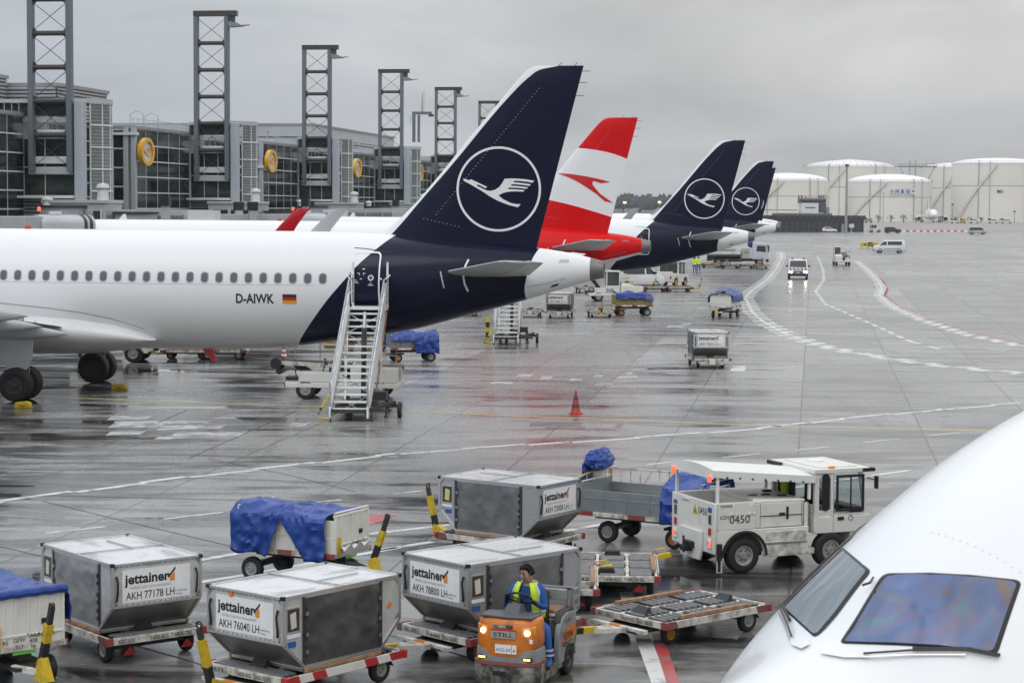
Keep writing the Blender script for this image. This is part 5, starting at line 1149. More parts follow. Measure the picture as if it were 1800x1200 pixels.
# ---------------------------------------------------------------- orange tug with its driver
M('tug_grey', (.24, .245, .25), .55, dirt=.7, dscale=4, dcol=(.12, .11, .10)); M('tug_scuffed', (.26, .25, .22), .7, dirt=.95, dscale=5, dcol=(.035, .03, .026), thr=(.36, .58)); M('scuff_red', (.30, .06, .06), .6, dirt=.8, dscale=9, dcol=(.12, .1, .09), thr=(.4, .6)); M('dash', (.07, .072, .078), .5)
def tug():
    a = radians(250); fw = Vector((cos(a), sin(a), 0)); loc = Vector((-.1, 29.2, 0)) - fw*.88
    root = thing('baggage_tug', 'small orange electric tug with lit headlights carrying a driver', 'tow tractor', loc, a)
    def ring(z, xf, hw, xb=.38): return [(xb, -hw, z), (xf-.16, -hw, z), (xf-.06, -hw*.88, z), (xf-.015, -hw*.62, z), (xf, -hw*.25, z), (xf, hw*.25, z), (xf-.015, hw*.62, z), (xf-.06, hw*.88, z), (xf-.16, hw, z), (xb, hw, z)]
    b = MB(); b.loft([ring(.12, .86, .49), ring(.16, .89, .50), ring(.42, .89, .50), ring(.46, .86, .49)], 'tug_scuffed'); bp = b.build('bumper', root, bevel=.012, smooth=50)
    b = MB(); b.loft([ring(.425, .895, .502), ring(.475, .895, .502)], 'scuff_red'); b.box(.885, .90, -.16, .04, .27, .34, 'black'); b.build('bumper_strip', bp, smooth=50)
    b = MB(); b.loft([ring(.44, .86, .485), ring(.62, .855, .48), ring(.66, .85, .475)], 'tug_grey'); b.build('lower_cowl', root, smooth=50, bevel=.01)
    b = MB(); b.loft([ring(.55, .862, .36), ring(.70, .862, .47), ring(.9, .84, .465), ring(1.04, .81, .455), ring(1.09, .77, .44), ring(1.11, .70, .41)], 'orange'); cw = b.build('front_cowl', root, smooth=50, bevel=.01)
    b = MB(); b.box(.855, .87, -.20, .18, .82, .93, 'badge_beige'); b.box(.855, .868, -.21, .19, .93, .95, 'red_paint'); g = b.build('badge_plate', cw, smooth=0)
    b = MB(); b.text('STILL', .085, (.872, -.16, .845), (0, 1, 0), (0, 0, 1), 'ink', .012, width=.31); b.build('lettering', g, smooth=0)
    b = MB(); b.box(.862, .876, -.13, .12, .60, .73, 'decal_white'); b.box(.862, .876, .13, .20, .60, .73, 'decal_white'); b.cyl((.876, .165, .65), (.878, .165, .65), .02, 'sticker_orange', n=14); p = b.build('number_plate', cw, smooth=0)
    b = MB(); b.text('A22-24', .065, (.8775, -.115, .635), (0, 1, 0), (0, 0, 1), 'ink', .0, width=.22); b.build('lettering', p, smooth=0)
    b = MB(); b.box(.83, .852, -.17, .12, .97, 1.015, 'tug_scuffed'); b.text('0394', .05, (.855, -.08, .975), (0, 1, 0), (0, 0, 1), 'decal_white', .004); b.build('scuffed_strip', cw, smooth=0)
    b = MB(); b.box(.80, .815, .38, .43, .76, .82, 'decal_white'); b.build('sticker', cw, smooth=0)
    for s in (-1, 1):
        b = MB(); b.hexa([(.80, s*.25, .78), (.84, s*.25, .78), (.74, s*.44, .84), (.70, s*.44, .84), (.78, s*.27, .98), (.83, s*.27, .98), (.74, s*.45, 1.0), (.68, s*.45, 1.0)], 'lamp_housing'); hl = b.build('headlight', cw, bevel=.01)
        b = MB(); b.lathe([(-.02, .045), (.0, .045), (.02, .03), (.025, .002)], (.815, s*.345, .91), (1, s*.35, 0), 'lamp_on', 14); b.build('bulb', hl)
        b = MB(); b.box(.70, .845, s*.34-.085, s*.34+.085, .50, .55, 'black'); ind = b.build('indicator', root, bevel=.01)
        b = MB(); b.box(.80, .856, s*.35-.05, s*.35+.055, .512, .54, 'lamp_warm'); b.build('lens', ind)
    b = MB(); b.loft([[(x, y, z+.005*(i % 2)) for i, (x, y) in enumerate(((.38, -.43), (.76, -.40), (.79, 0), (.76, .40), (.38, .43), (.30, 0)))] for z in (1.09, 1.13)], 'dash')
    b.hexa([(.32, -.16, 1.1), (.6, -.13, 1.1), (.6, .13, 1.1), (.32, .16, 1.1), (.30, -.12, 1.24), (.44, -.10, 1.25), (.44, .10, 1.25), (.30, .12, 1.24)], 'dash'); b.build('dashboard', root, bevel=.015)
    b = MB(); c = Vector((.24, .02, 1.31)); nrm = Vector((-.55, 0, .83)); u = Vector((0, 1, 0)); v = nrm.cross(u).normalized(); R_ = .18
    b.tube([c+u*R_*cos(t)+v*R_*sin(t) for t in [2*pi*i/28 for i in range(28)]], .016, 'black', 8, True)
    for t in (pi/2, pi*7/6, pi*11/6): b.bar(c-nrm*.03, c+u*R_*cos(t)+v*R_*sin(t), .035, .014, 'black')
    b.cyl(c-nrm*.2, c-nrm*.01, .03, 'black'); sw = b.build('steering_wheel', root)
    # floor, seat, rear body
    b = MB(); b.box(-.95, .5, -.46, .46, .16, .26, 'tug_grey'); b.box(-.2, .5, .40, .49, .14, .29, 'tug_scuffed'); b.build('floor', root, bevel=.01)
    b = MB(); b.box(-.42, .12, -.26, .26, .62, .76, 'black_plastic'); b.hexa([(-.50, -.24, .72), (-.38, -.24, .72), (-.38, .24, .72), (-.50, .24, .72), (-.58, -.22, 1.30), (-.48, -.22, 1.32), (-.48, .22, 1.32), (-.58, .22, 1.30)], 'black_plastic'); b.build('seat', root, bevel=.03)
    b = MB(); b.box(-.42, .08, -.34, .34, .26, .62, 'black_plastic'); b.build('seat_base', root, bevel=.02)
    prof = [(-1.0, .22), (-.96, .92), (-.55, .96), (-.34, .92), (-.20, .74), (-.16, .5), (-.16, .26), (-.42, .26)]
    for s in (-1, 1):
        n = 12; arch = [(-.70+.27*cos(t), .24+.27*sin(t)) for t in [pi*.02+pi*.96*i/n for i in range(n+1)]]
        outline = [(-1.0, .26), (-1.0, .93), (-.60, .97), (-.36, .93), (-.22, .78), (-.17, .55), (-.17, .25)] + arch
        b = MB(); b.prism(outline, 'y', s*.42, s*.50, 'tug_grey'); sp = b.build('side_panel', root, bevel=.01)
        b = MB(); y = s*.503; q = [(-.98, .52), (-.98, .76), (-.52, .76), (-.36, .62), (-.33, .52)]
        b.prism(q, 'y', min(y, y+s*.004), max(y, y+s*.004), 'orange'); b.prism([(-.98, .45), (-.98, .55), (-.33, .55), (-.40, .48)], 'y', min(y, y+s*.006), max(y, y+s*.006), 'tug_scuffed'); b.build('colour_band', sp, smooth=0)
        b = MB(); yo = y+s*.010; xd = (-1*s, 0, 0); x0 = -.40 if s > 0 else -.92
        b.text('0394', .17, (x0 if s > 0 else -.9, yo, .57), (-s, 0, 0), (0, 0, 1), 'ink', .004, width=.40); b.text('KEZ 0384', .08, (x0-.02 if s > 0 else -.86, yo, .83), (-s, 0, 0), (0, 0, 1), 'ink', .0, width=.3); b.text('KEZ', .08, (-.34 if s > 0 else -.98, yo, .64), (-s, 0, 0), (0, 0, 1), 'ink', .0, width=.055); b.text('STILL', .05, (-.24 if s > 0 else -.4, yo, .70), (-s, 0, 0), (0, 0, 1), 'ink', .004, width=.12); b.build_split('lettering', sp, smooth=0)
        b = MB(); b.box(-1.0, -.2, s*.44-.05, s*.44+.05, .93, 1.0, 'black_plastic') if False else b.hexa([(-.95, s*.34, .93), (-.28, s*.34, .85), (-.28, s*.49, .85), (-.95, s*.49, .93), (-.9, s*.36, 1.02), (-.36, s*.36, .97), (-.36, s*.47, .97), (-.9, s*.47, 1.02)], 'black_plastic'); b.build('armrest', root, bevel=.02)
        wheel(root, -.70, s*.42, .235, .235, .16, s, 'dark_rim')
        wheel(root, .60, s*.34, .19, .19, .14, s, 'dark_rim')
    b = MB(); b.box(-1.0, -.5, -.42, .42, .26, .86, 'tug_grey'); b.build('rear_body', root)
    # load tray with pierced corner plates, board behind the seat
    b = MB()
    for s in (-1, 1): 
        for z0, z1 in ((.95, 1.0), (1.08, 1.14), (1.22, 1.26)): b.box(-1.22, -.92, s*.47-.012, s*.47+.012, z0, z1, 'tug_grey')
        for x0, x1 in ((-1.22, -1.16), (-.98, -.92)): b.box(x0, x1, s*.47-.0115, s*.47+.0115, .95, 1.26, 'tug_grey')
    b.box(-1.24, -1.2, -.48, .48, .9, 1.24, 'tug_grey'); b.box(-1.22, -.6, -.46, .46, .88, .91, 'gse_worn'); b.build('load_tray', root, bevel=.005)
    b = MB(); b.box(-1.1, -.7, -.3, .3, .91, .96, 'rusty'); b.box(-1.15, -.75, .32, .42, .91, .97, 'red_paint'); b.build('loose_load', root)
    b = MB(); b.box(-.72, -.64, -.45, .45, 1.14, 1.30, 'tug_grey'); b.cyl((-.85, .42, .9), (-.85, .42, 1.27), .022, 'steel', n=10); b.cyl((-.85, .42, 1.27), (-.85, .42, 1.30), .05, 'black'); b.cyl((-.68, -.4, .9), (-.68, -.4, 1.2), .025, 'steel'); b.build('back_board', root, bevel=.01)
    b = MB(); b.box(-1.32, -1.2, -.1, .1, .3, .42, 'dark_steel'); b.cyl((-1.28, 0, .25), (-1.28, 0, .5), .02, 'steel'); b.build('tow_hitch', root)
    # driver
    J = dict(pelvis=(-.22, .02, .86), chest=(-.14, .02, 1.20), neck=(-.07, .03, 1.42), head=(-.015, .03, 1.555),
             shL=(-.11, .215, 1.345), shR=(-.11, -.175, 1.345), elL=(-.03, .30, 1.09), elR=(.02, -.25, 1.09), wrL=(.18, .21, 1.20), wrR=(.20, -.17, 1.25),
             hipL=(-.14, .14, .83), hipR=(-.16, -.08, .83), knL=(.20, .40, .86), knR=(.26, -.12, .86), anL=(.22, .45, .42), anR=(.34, -.13, .42), toeL=(.36, .47, .35), toeR=(.5, -.13, .35))
    def mf(c, J):
        x, y, z = c
        if z > 1.425 or (z > 1.37 and x > -.07 and abs(y-.03) < .045): return 'skin'
        if x > .17 and z > 1.0 and z < 1.45 and x > .155: return 'work_navy'
        if z < .40: return 'black'
        if z < .90: return 'work_blue'
        return 'fleece_blue'
    pr, body = person('man in blue workwear and yellow vest driving the orange tug, looking aside', loc-Vector((0, 0, .075)), a, J, mf, parent_scale=1.1, head_yaw=radians(-28), head_pitch=radians(16))
    vest_on(body, (-.20, .02, .92), (-.10, .02, 1.43), 0, 0, .172, .215, 0)
    b = MB()
    for z in (.50, .57):
        for k in ('L',): p = Vector(J['an'+k]).lerp(Vector(J['kn'+k]), (z-.4)/.46); b.lathe([(-.014, .070), (.014, .072)], p, (0, 0, 1), 'reflective', 16)
    b.build('reflective_band', body)
M('fleece_blue', (.010, .075, .26), .8, bump=.3, bscale=14); M('badge_beige', (.36, .345, .30), .5, dirt=.3, dscale=9); M('lamp_housing', (.8, .3, .03), .2, coat=.5)
tug()
# ---------------------------------------------------------------- white tow truck with canopy
M('cab_glass', (.05, .06, .06), .05, spec=.8)
def clear_glass():
    m = bpy.data.materials.new('clear_glass'); m.use_nodes = True; MATS['clear_glass'] = m; p = m.node_tree.nodes['Principled BSDF']
    p.inputs['Base Color'].default_value = (.75, .8, .8, 1); p.inputs['Roughness'].default_value = .02; p.inputs['Transmission Weight'].default_value = 1; p.inputs['IOR'].default_value = 1.1
clear_glass()
def ring_frame(b, x0, x1, z0, z1, y, t, w, mat, s):
    b.box(x0, x1, y-t, y+t, z0, z0+w, mat); b.box(x0, x1, y-t, y+t, z1-w, z1, mat); b.box(x0, x0+w, y-t*.98, y+t*.98, z0+w, z1-w, mat); b.box(x1-w, x1, y-t*.98, y+t*.98, z0+w, z1-w, mat)
def truck():
    a = radians(22); fw = Vector((cos(a), sin(a), 0)); lf = Vector((-sin(a), cos(a), 0)); loc = Vector((4.51, 39.15, 0)) + lf*.83
    root = thing('tow_truck', 'white canopied tow truck marked 0450 half hidden by the white airliner nose', 'truck', loc, a)
    W = .88; X0, X1, X2 = -.60, .24, 1.32
    arch = lambda cx, r: [(cx+r*cos(t), .34+r*sin(t)) for t in [pi-pi*i/14 for i in range(15)]]
    for s in (-1, 1):
        o = [(X0, .34)] + arch(0, .45) + [(1.42, .34), (1.42, .86), (X0, .86)]
        b = MB(); b.prism(o, 'y', s*W-.05, s*W+.05 if s > 0 else s*W+.05, 'gse_white'); b.build('side_skirt', root, bevel=.012)
        b = MB(); b.box(X0, X1, s*W-.045, s*W+.052, .865, 1.40, 'gse_white'); sw = b.build('side_wall', root, bevel=.012)
        b = MB(); y = s*(W+.054); b.text('0450', .22, ((-.34) if s < 0 else .1, y, 1.0), (-s, 0, 0), (0, 0, 1), 'ink', .0, width=.44); b.text('KZH', .10, (-.54 if s < 0 else .2, y, 1.09), (-s, 0, 0), (0, 0, 1), 'ink', .0, width=.18); b.box(-.54, -.28, y-.002, y+.002, 1.33, 1.36, 'ink_grey'); b.build_split('lettering', sw, smooth=0)
        for x in (-.25, .14):
            b = MB(); b.box(x-.03, x+.03, y-.01, y+.05, 1.17, 1.36, 'gse_white'); b.box(x-.07, x+.07, y-.01, y+.06, 1.15, 1.20, 'gse_white'); b.build('latch', sw, bevel=.008)
        b = MB(); b.box(.46, 1.36, s*(W+.01)-.06, s*(W+.01)+.06, .30, .80, 'gse_worn'); b.box(.45, 1.37, s*(W+.075)-.012, s*(W+.075)+.012, .55, .60, 'steel'); b.build('step_box', root, bevel=.015)
        b = MB(); n = 14; b.loft([[(0+r*cos(t), s*(W+q), .34+r*sin(t)) for t in [pi-pi*i/n for i in range(n+1)]] for r, q in ((.45, .052), (.47, .075), (.50, .075), (.51, .054))], 'black_plastic', (False, False), False); b.build('wheel_arch', root)
        wheel(root, 0, s*.79, .35, .35, .26, s, 'rim', 36); wheel(root, 1.95, s*.79, .35, .35, .26, s, 'rim', 36)
    b = MB(); b.box(X0+.02, 1.45, -W+.06, W-.06, .40, .95, 'dark_steel'); b.box(-.5, .5, -.7, .7, .3, .4, 'dark_steel'); b.build('chassis', root)
    # rear wall and its lamps
    b = MB(); b.box(X0-.06, X0-.004, -W-.05, W+.05, .40, 1.40, 'gse_white'); rw = b.build('rear_wall', root, bevel=.02)
    b = MB(); b.prism([(-.40, .22), (.40, .22), (.46, .40), (.46, .80), (-.46, .80), (-.46, .40)], 'x', X0-.12, X0-.062, 'gse_white'); b.build('rear_panel', rw, bevel=.015)
    b = MB(); xo = X0-.064
    b.text('0450', .20, (xo, -.24, 1.12), (0, -1, 0), (0, 0, 1), 'ink', .0, width=.36); b.box(xo-.002, xo, .14, .50, 1.27, 1.36, 'decal_white'); b.text('Goldhofer', .075, (xo-.004, .49, 1.29), (0, -1, 0), (0, 0, 1), 'ink', .006, width=.34); b.build_split('lettering', rw, smooth=0)
    b = MB(); b.prism([(-.20, 1.10), (.0, 1.10), (-.10, 1.29)], 'x', xo-.003, xo, 'yellow'); b.prism([(-.125, 1.13), (-.075, 1.13), (-.10, 1.22)], 'x', xo-.006, xo-.003, 'ink'); b.box(xo-.003, xo, .68, .84, 1.18, 1.26, 'ink_blue'); b.box(xo-.003, xo, -.80, -.64, 1.20, 1.30, 'ink_blue'); b.build_split('sticker', rw, smooth=0)
    for s in (-1, 1):
        b = MB(); b.box(X0-.09, X0-.062, s*.74-.07, s*.74+.07, .50, .70, 'white'); l = b.build('tail_lamp', rw, bevel=.015)
        b = MB(); b.cyl((X0-.09, s*.78, .60), (X0-.10, s*.78, .60), .05, 'lamp_red', n=14); b.build('bulb', l)
        b = MB(); b.cyl((X0-.09, s*.70, .60), (X0-.10, s*.70, .60), .03, 'alum_trim', n=14); b.build('reversing_lamp', l)
        b = MB(); b.box(X0-.085, X0-.062, s*.74-.04, s*.74+.04, .98, 1.16, 'glass_mid'); b.box(X0-.085, X0-.062, s*.74-.04, s*.74+.04, .76, .90, 'lens_red'); b.build_split('reflector', rw)
    b = MB(); b.box(X0-.30, X0-.12, -.10, .10, .36, .48, 'black'); b.box(X0-.22, X0-.12, -.2, .14, .44, .56, 'black'); b.cyl((X0-.26, 0, .32), (X0-.26, 0, .66), .025, 'dark_steel'); b.build('tow_hitch', root, bevel=.01)
    b = MB(); b.cyl((X0+.02, -W-.10, .08), (X0+.02, -W-.10, .36), .03, 'rubber', n=10); b.cyl((X0+.02, -W-.10, .30), (X0+.02, -W-.10, .62), .055, 'black', n=12); b.box(X0-.02, X0+.10, -W-.07, -W-.06, .05, .4, 'white'); b.build('mud_flap', root)
    # load bay walls, battery box with lids
    b = MB(); b.box(X0, X1, -W+.05, W-.05, .955, .985, 'gse_white'); b.build('bay_floor', root)
    b = MB(); b.box(X1, X2, -W+.005, W-.005, .87, 1.36, 'gse_white'); bb = b.build('battery_box', root, bevel=.02)
    b = MB(); b.hexa([(X1-.02, -W, 1.365), (X2+.05, -W, 1.365), (X2+.05, W, 1.365), (X1-.02, W, 1.365), (X1-.02, -W+.06, 1.44), (X2+.05, -W+.06, 1.40), (X2+.05, W-.06, 1.40), (X1-.02, W-.06, 1.44)], 'gse_white'); lid = b.build('lid', bb, bevel=.015)
    b = MB()
    for x, y in ((.5, -.3), (.8, -.3), (1.1, .2), (1.05, -.5)): b.box(x-.09, x+.09, y-.04, y+.04, 1.41, 1.445, 'dark_steel')
    b.build('handle', lid)
    for s in (-1, 1):
        b = MB(); y = s*(W+.003); b.box(X1+.12, X2-.02, y-.004, y+.004, 1.09, 1.105, 'black'); b.box(.78, .90, y-.02, y+.02, 1.10, 1.15, 'black'); b.box(.94, .98, y-.015, y+.015, 1.02, 1.26, 'black')
        for x in (.36, 1.28): b.box(x-.004, x+.004, y-.003, y+.003, .9, 1.35, 'ink_grey')
        b.build('hatch_handle', bb, smooth=0)
    # cab
    C0, C1, ZB, ZR = 1.58, 2.80, .40, 1.93
    b = MB(); b.box(C0, C1+.04, -W, W, ZB+.28, 1.02, 'gse_white'); b.box(C0, C1, -W+.01, W-.01, 1.02, 1.06, 'gse_white'); b.box(C0, C0+.06, -W+.01, W-.01, 1.06, 1.25, 'gse_white'); b.box(2.42, 2.86, -W+.03, W-.03, .42, .68, 'gse_white'); b.build('cab_body', root, bevel=.02)
    b = MB()
    for s in (-1, 1):
        for x, w in ((C0+.05, .10), (C0+.40, .08)): b.box(x-w/2, x+w/2, s*(W-.045)-.045, s*(W-.045)+.045, 1.0, ZR-.06, 'gse_white')
        b.bar((C1-.05, s*(W-.05), 1.0), (C1-.16, s*(W-.05), ZR-.05), .07, .08, 'gse_white')
        b.box(C0+.10, C0+.38, s*(W-.03)-.02, s*(W-.03)+.02, ZR-.16, ZR-.06, 'gse_white'); b.box(C0+.10, C0+.38, s*(W-.03)-.02, s*(W-.03)+.02, 1.0, 1.14, 'gse_white')
    b.box(C0, C0+.05, -W+.1, W-.1, ZR-.14, ZR-.05, 'gse_white'); b.build_split('cab_pillar', root, bevel=.012)
    b = MB(); b.box(C0-.02, C1+.02, -W-.02, W+.02, ZR-.06, ZR+.03, 'gse_white'); b.box(C0+.18, C1-.15, -W+.2, W-.2, ZR+.03, ZR+.05, 'gse_white'); rf = b.build('cab_roof', root, bevel=.035)
    b = MB(); b.lathe([(0, .17), (.035, .17), (.05, .15), (.055, .01)], (C0+.6, .15, ZR+.05), (0, 0, 1), 'white', 24); b.build('roof_vent', rf)
    for p in ((C0+.40, -W+.06),):
        b = MB(); b.box(p[0]-.06, p[0]+.06, p[1]-.04, p[1]+.04, ZR+.02, ZR+.075, 'lens_amber'); b.build('beacon', rf, bevel=.01)
    b = MB(); b.box(C1-.15, C1+.12, -W-.05, -W+.12, ZR-.05, ZR+.02, 'black'); b.box(C0-.1, C0, .4, .9, ZR-.05, ZR+.02, 'black'); b.build_split('lamp_bar', rf)
    for s in (-1, 1):
        b = MB(); y = s*(W+.002); ring_frame(b, C0+.48, C1-.10, 1.10, ZR-.10, y, .014, .05, 'black', s); b.box(C0+.80, C0+.83, y-.012, y+.012, 1.14, ZR-.14, 'black'); w = b.build('door_window', root, bevel=.006)
        b = MB(); b.box(C0+.52, C1-.14, y-.004, y+.004, 1.14, ZR-.14, 'clear_glass'); b.build('pane', w)
        b = MB(); q = round_rect(C0+.24, 1.50, .17, .74, .08); b.prism(q, 'y', y-.006, y+.008, 'black'); w2 = b.build('quarter_window', root)
        b = MB(); b.prism(round_rect(C0+.24, 1.50, .12, .68, .055), 'y', y-.004, y+.012, 'glass_mid'); b.build('pane', w2)
        b = MB(); b.box(C0+.42, C0+.425, y-.004, y+.004, .70, ZR-.06, 'ink_grey'); b.box(C0+.52, C0+.66, y-.01, y+.014, .93, 1.0, 'black'); b.build('door_handle', root)
        b = MB(); cx = C0+.82; b.tube([(cx+.05*cos(t), y+s*.004, .97+.05*sin(t)) for t in [2*pi*i/16 for i in range(16)]], .006, 'ink_blue', 5, True); b.text('GmbH', .05, (cx+.075 if s < 0 else cx-.1, y+s*.004, .95), (-s, 0, 0), (0, 0, 1), 'ink_blue') if False else None; b.build('round_badge', root)
        b = MB(); b.bar((C1-.05, s*W, 1.75), (C1+.08, s*(W+.16), 1.72), .02, .02, 'black'); b.box(C1+.06, C1+.10, s*(W+.16)-.05, s*(W+.16)+.05, 1.55, 1.80, 'black'); b.build('mirror', root)
    b = MB(); b.box(C1-.12, C1-.11, -W+.12, W-.12, 1.1, ZR-.1, 'clear_glass'); b.build('windscreen', root)
    b = MB(); b.box(C0+.02, C0+.03, -W+.15, W-.15, 1.12, ZR-.1, 'clear_glass'); b.build('rear_window', root)
    b = MB(); b.box(C1-.35, C1-.05, -W+.1, W-.1, .9, 1.16, 'black_plastic'); b.tube([(C1-.42+.05*sin(t), .42+.17*cos(t), 1.24+.15*sin(t)) for t in [2*pi*i/20 for i in range(20)]], .015, 'black', 6, True); b.build('dashboard', root, bevel=.02)
    for y in (-.45, .45):
        b = MB(); b.box(C0+.16, C0+.6, y-.22, y+.22, 1.0, 1.12, 'black_plastic'); b.box(C0+.12, C0+.22, y-.22, y+.22, 1.1, 1.78, 'black_plastic'); b.build('seat', root, bevel=.04)
    b = MB(); b.box(C0+.06, C0+.12, .35, .6, 1.2, 1.75, 'hivis'); b.build('hanging_vest', root, bevel=.02)
    b = MB(); b.box(1.37, 1.55, -.7, .4, .45, 1.30, 'gse_white'); b.box(1.36, 1.44, -.86, -.80, .4, 1.3, 'gse_white'); b.box(1.38, 1.58, -W-.02, W, .30, .42, 'gse_worn'); b.build('rear_locker', root, bevel=.015)
    # canopy
    b = MB(); n = 10; secs = []
    for k in range(n+1): y = -W-.03+(2*W+.06)*k/n; secs.append((y, .07*(1-((y)/(W+.03))**2)))
    cz = lambda x: 2.03-.20*(x-X0)/(C0-X0)
    b.loft([[(x, y, cz(x)+z) for y, z in secs]+[(x, y, cz(x)+z-.03) for y, z in secs[::-1]] for x in (X0-.08, X0+.5, X0+1.0, X0+1.6, C0-.02)], 'canopy_sheet'); cn = b.build('canopy', root, smooth=40)
    b = MB()
    for s in (-1, 1):
        y = s*(W+.035); b.add([(X0-.08+q*(C0-X0+.06)/8, y, cz(X0-.08+q*(C0-X0+.06)/8)+.005) for q in range(9)]+[(X0-.08+q*(C0-X0+.06)/8, y+s*.005, cz(X0-.08+q*(C0-X0+.06)/8)-.13-.012*(q % 2)) for q in range(9)], [(q, q+1, 10+q, 9+q) for q in range(8)], 'canopy_sheet')
        for q in range(1, 8): x = X0-.08+q*(C0-X0+.06)/8; b.cyl((x, y, cz(x)-.12), (x, y+s*.02, cz(x)-.12), .022, 'dark_steel', n=8)
    b.add([(X0-.085, -W-.035+q*(2*W+.07)/8, 2.03+.07*(1-((-W-.035+q*(2*W+.07)/8)/(W+.04))**2)) for q in range(9)]+[(X0-.09, -W-.035+q*(2*W+.07)/8, 1.87) for q in range(9)], [(q, q+1, 10+q, 9+q) for q in range(8)], 'canopy_sheet')
    b.build('valance', cn, smooth=30)
    for x in (X0+.02, 1.45):
        for s in (-1, 1):
            b = MB(); b.box(x-.025, x+.025, s*(W-.01)-.025, s*(W-.01)+.025, 1.38, cz(x)-.02, 'white'); b.build('canopy_post', root)
    for s in (-1, 1):
        b = MB(); b.box(X0-.14, X0-.085, s*.78-.045, s*.78+.045, 1.80, 1.92, 'lamp_red'); b.build('upper_tail_lamp', root, bevel=.01)
    return root
M('canopy_sheet', (.72, .72, .69), .5, dirt=.3, dscale=2, dcol=(.45, .43, .4))
TRUCK = truck()
# ---------------------------------------------------------------- passenger steps
M('step_white', (.76, .77, .76), .4, dirt=.35, dscale=4, dcol=(.35, .34, .32)); M('step_grey', (.36, .38, .41), .4, .3, dirt=.3, dscale=4)
def air_stairs(label, loc, rz, n=15, rise=.205, run=.36, W=.62, group='passenger steps', sc=1.0):
    """climbs along +y; x across"""
    root = thing('passenger_steps', label, 'boarding stairs', loc, rz, group, sc); z0 = .42; H_ = z0+n*rise; D = n*run
    for k in range(n):
        b = MB(); b.box(-W+.06, W-.06, .1+k*run, .1+k*run+.27, z0+k*rise-.05, z0+k*rise, 'step_white'); b.build('tread', root)
    for s in (-1, 1):
        b = MB(); x = s*W; b.prism([(-.06, z0-.30), (.12, z0-.32), (D+.15, H_-.42), (D+.15, H_-.02), (D-.1, H_+.08), (-.06, z0+.05)], 'x', x-.03, x+.03, 'step_white'); b.build('stringer', root, bevel=.006)
        b = MB(); pts = [(.02, z0+.1), (.02, z0+.78)]
        q = [(x-s*.0, .0, z0-.1), (x, .02, z0+.85)] + [(x+s*(.0), .25+(D-.25)*k/6, z0+.95+(H_-z0)*k/6) for k in range(7)] + [(x, D+1.2, H_+1.0), (x, D+1.25, H_+.1)]
        b.tube(q, .034, 'step_grey', 8); 
        q2 = [(x, .1, z0+.45), (x, D, H_+.5), (x, D+1.2, H_+.5)]; b.tube(q2, .022, 'step_white', 6)
        for k in range(1, 8): y = D*k/7; z = z0+(H_-z0)*k/7; b.cyl((x, y, z-.05), (x, y, z+.93), .022, 'step_white', n=6)
        b.build('handrail', root)
        b = MB(); m = 6
        for k in range(m): ya, yb = D*k/m, D*(k+1)/m; za, zb = z0+(H_-z0)*k/m, z0+(H_-z0)*(k+1)/m; b.hexa([(x-.012+s*.02, ya, za-.1), (x+.012+s*.02, ya, za-.1), (x+.012+s*.02, yb, zb-.1), (x-.012+s*.02, yb, zb-.1), (x-.012+s*.02, ya, za+.52), (x+.012+s*.02, ya, za+.52), (x+.012+s*.02, yb-.04, zb+.50), (x-.012+s*.02, yb-.04, zb+.50)], 'step_white')
        b.build('side_sheet', root)
        b = MB(); b.bar((x, D+1.3, H_-.1), (x, D+1.3, H_+1.55), .08, .07, 'step_white'); b.tube([(x, D+.4, H_+.95), (x+s*.15, D+.7, H_+1.1), (x, D+1.28, H_+1.1)], .02, 'step_white', 6); b.build('platform_post', root)
    b = MB(); b.box(-W, W, D+.05, D+1.35, H_-.1, H_-.03, 'step_white'); b.box(-W-.02, W+.02, D+1.33, D+1.40, H_-.16, H_+.0, 'black'); b.build('platform', root)
    b = MB(); b.box(W+.03, W+.06, D-.1, D+.9, H_-.15, H_+.85, 'step_white'); p = b.build('side_panel', root, bevel=.01)
    b = MB(); b.add([(W+.063, D+.2, H_+.1), (W+.063, D+.45, H_+.1), (W+.063, D+.5, H_+.2), (W+.063, D+.2, H_+.2)], [(0, 1, 2, 3)], 'ink_blue'); b.add([(W+.063, D+.3, H_+.3), (W+.063, D+.55, H_+.35), (W+.063, D+.5, H_+.6), (W+.063, D+.42, H_+.4)], [(0, 1, 2, 3)], 'ink_blue'); b.build('panel_mark', p, smooth=0)
    b = MB()
    for k in range(5):
        ya, yb = .3+(D-.3)*k/5, .3+(D-.3)*(k+1)/5; za, zb = z0-.25+(H_-z0)*k/5, z0-.25+(H_-z0)*(k+1)/5
        b.bar((-W+.04, ya, za), (W-.04, yb, zb), .035, .035, 'step_white'); b.bar((W-.04, ya, za), (-W+.04, yb, zb), .034, .034, 'step_white')
    b.build('cross_brace', root)
    b = MB(); b.box(-W+.05, W-.05, .0, D*.75, .28, .40, 'dark_steel'); b.box(W-.05, W+.75, .25, .38, .30, .40, 'dark_steel'); b.bar((W+.0, .2, .36), (W+.75, 1.5, .50), .12, .12, 'dark_steel'); b.box(-W, W+.95, 1.45, 1.6, .34, .44, 'dark_steel'); b.box(.2, 1.0, 2.4, 3.0, .5, .75, 'dark_steel'); ch = b.build('chassis', root)
    for s in (-1, 1):
        b = MB(); b.bar((s*(W-.1), D*.62, .35), (s*(W+.06), D+.3, H_-.2), .06, .06, 'rusty' if s > 0 else 'step_white'); b.bar((s*W, D*.8, .4), (s*W, D*.82, H_-1.0), .07, .07, 'step_white'); b.build('support_strut', root)
    b = MB(); b.cyl((.12, D*.62, .4), (.12, D*.66, H_*.82), .09, 'dark_steel', n=12); b.cyl((.12, D*.66, H_*.8), (.12, D*.7, H_-.1), .06, 'steel', n=12); b.build('hydraulic_ram', root)
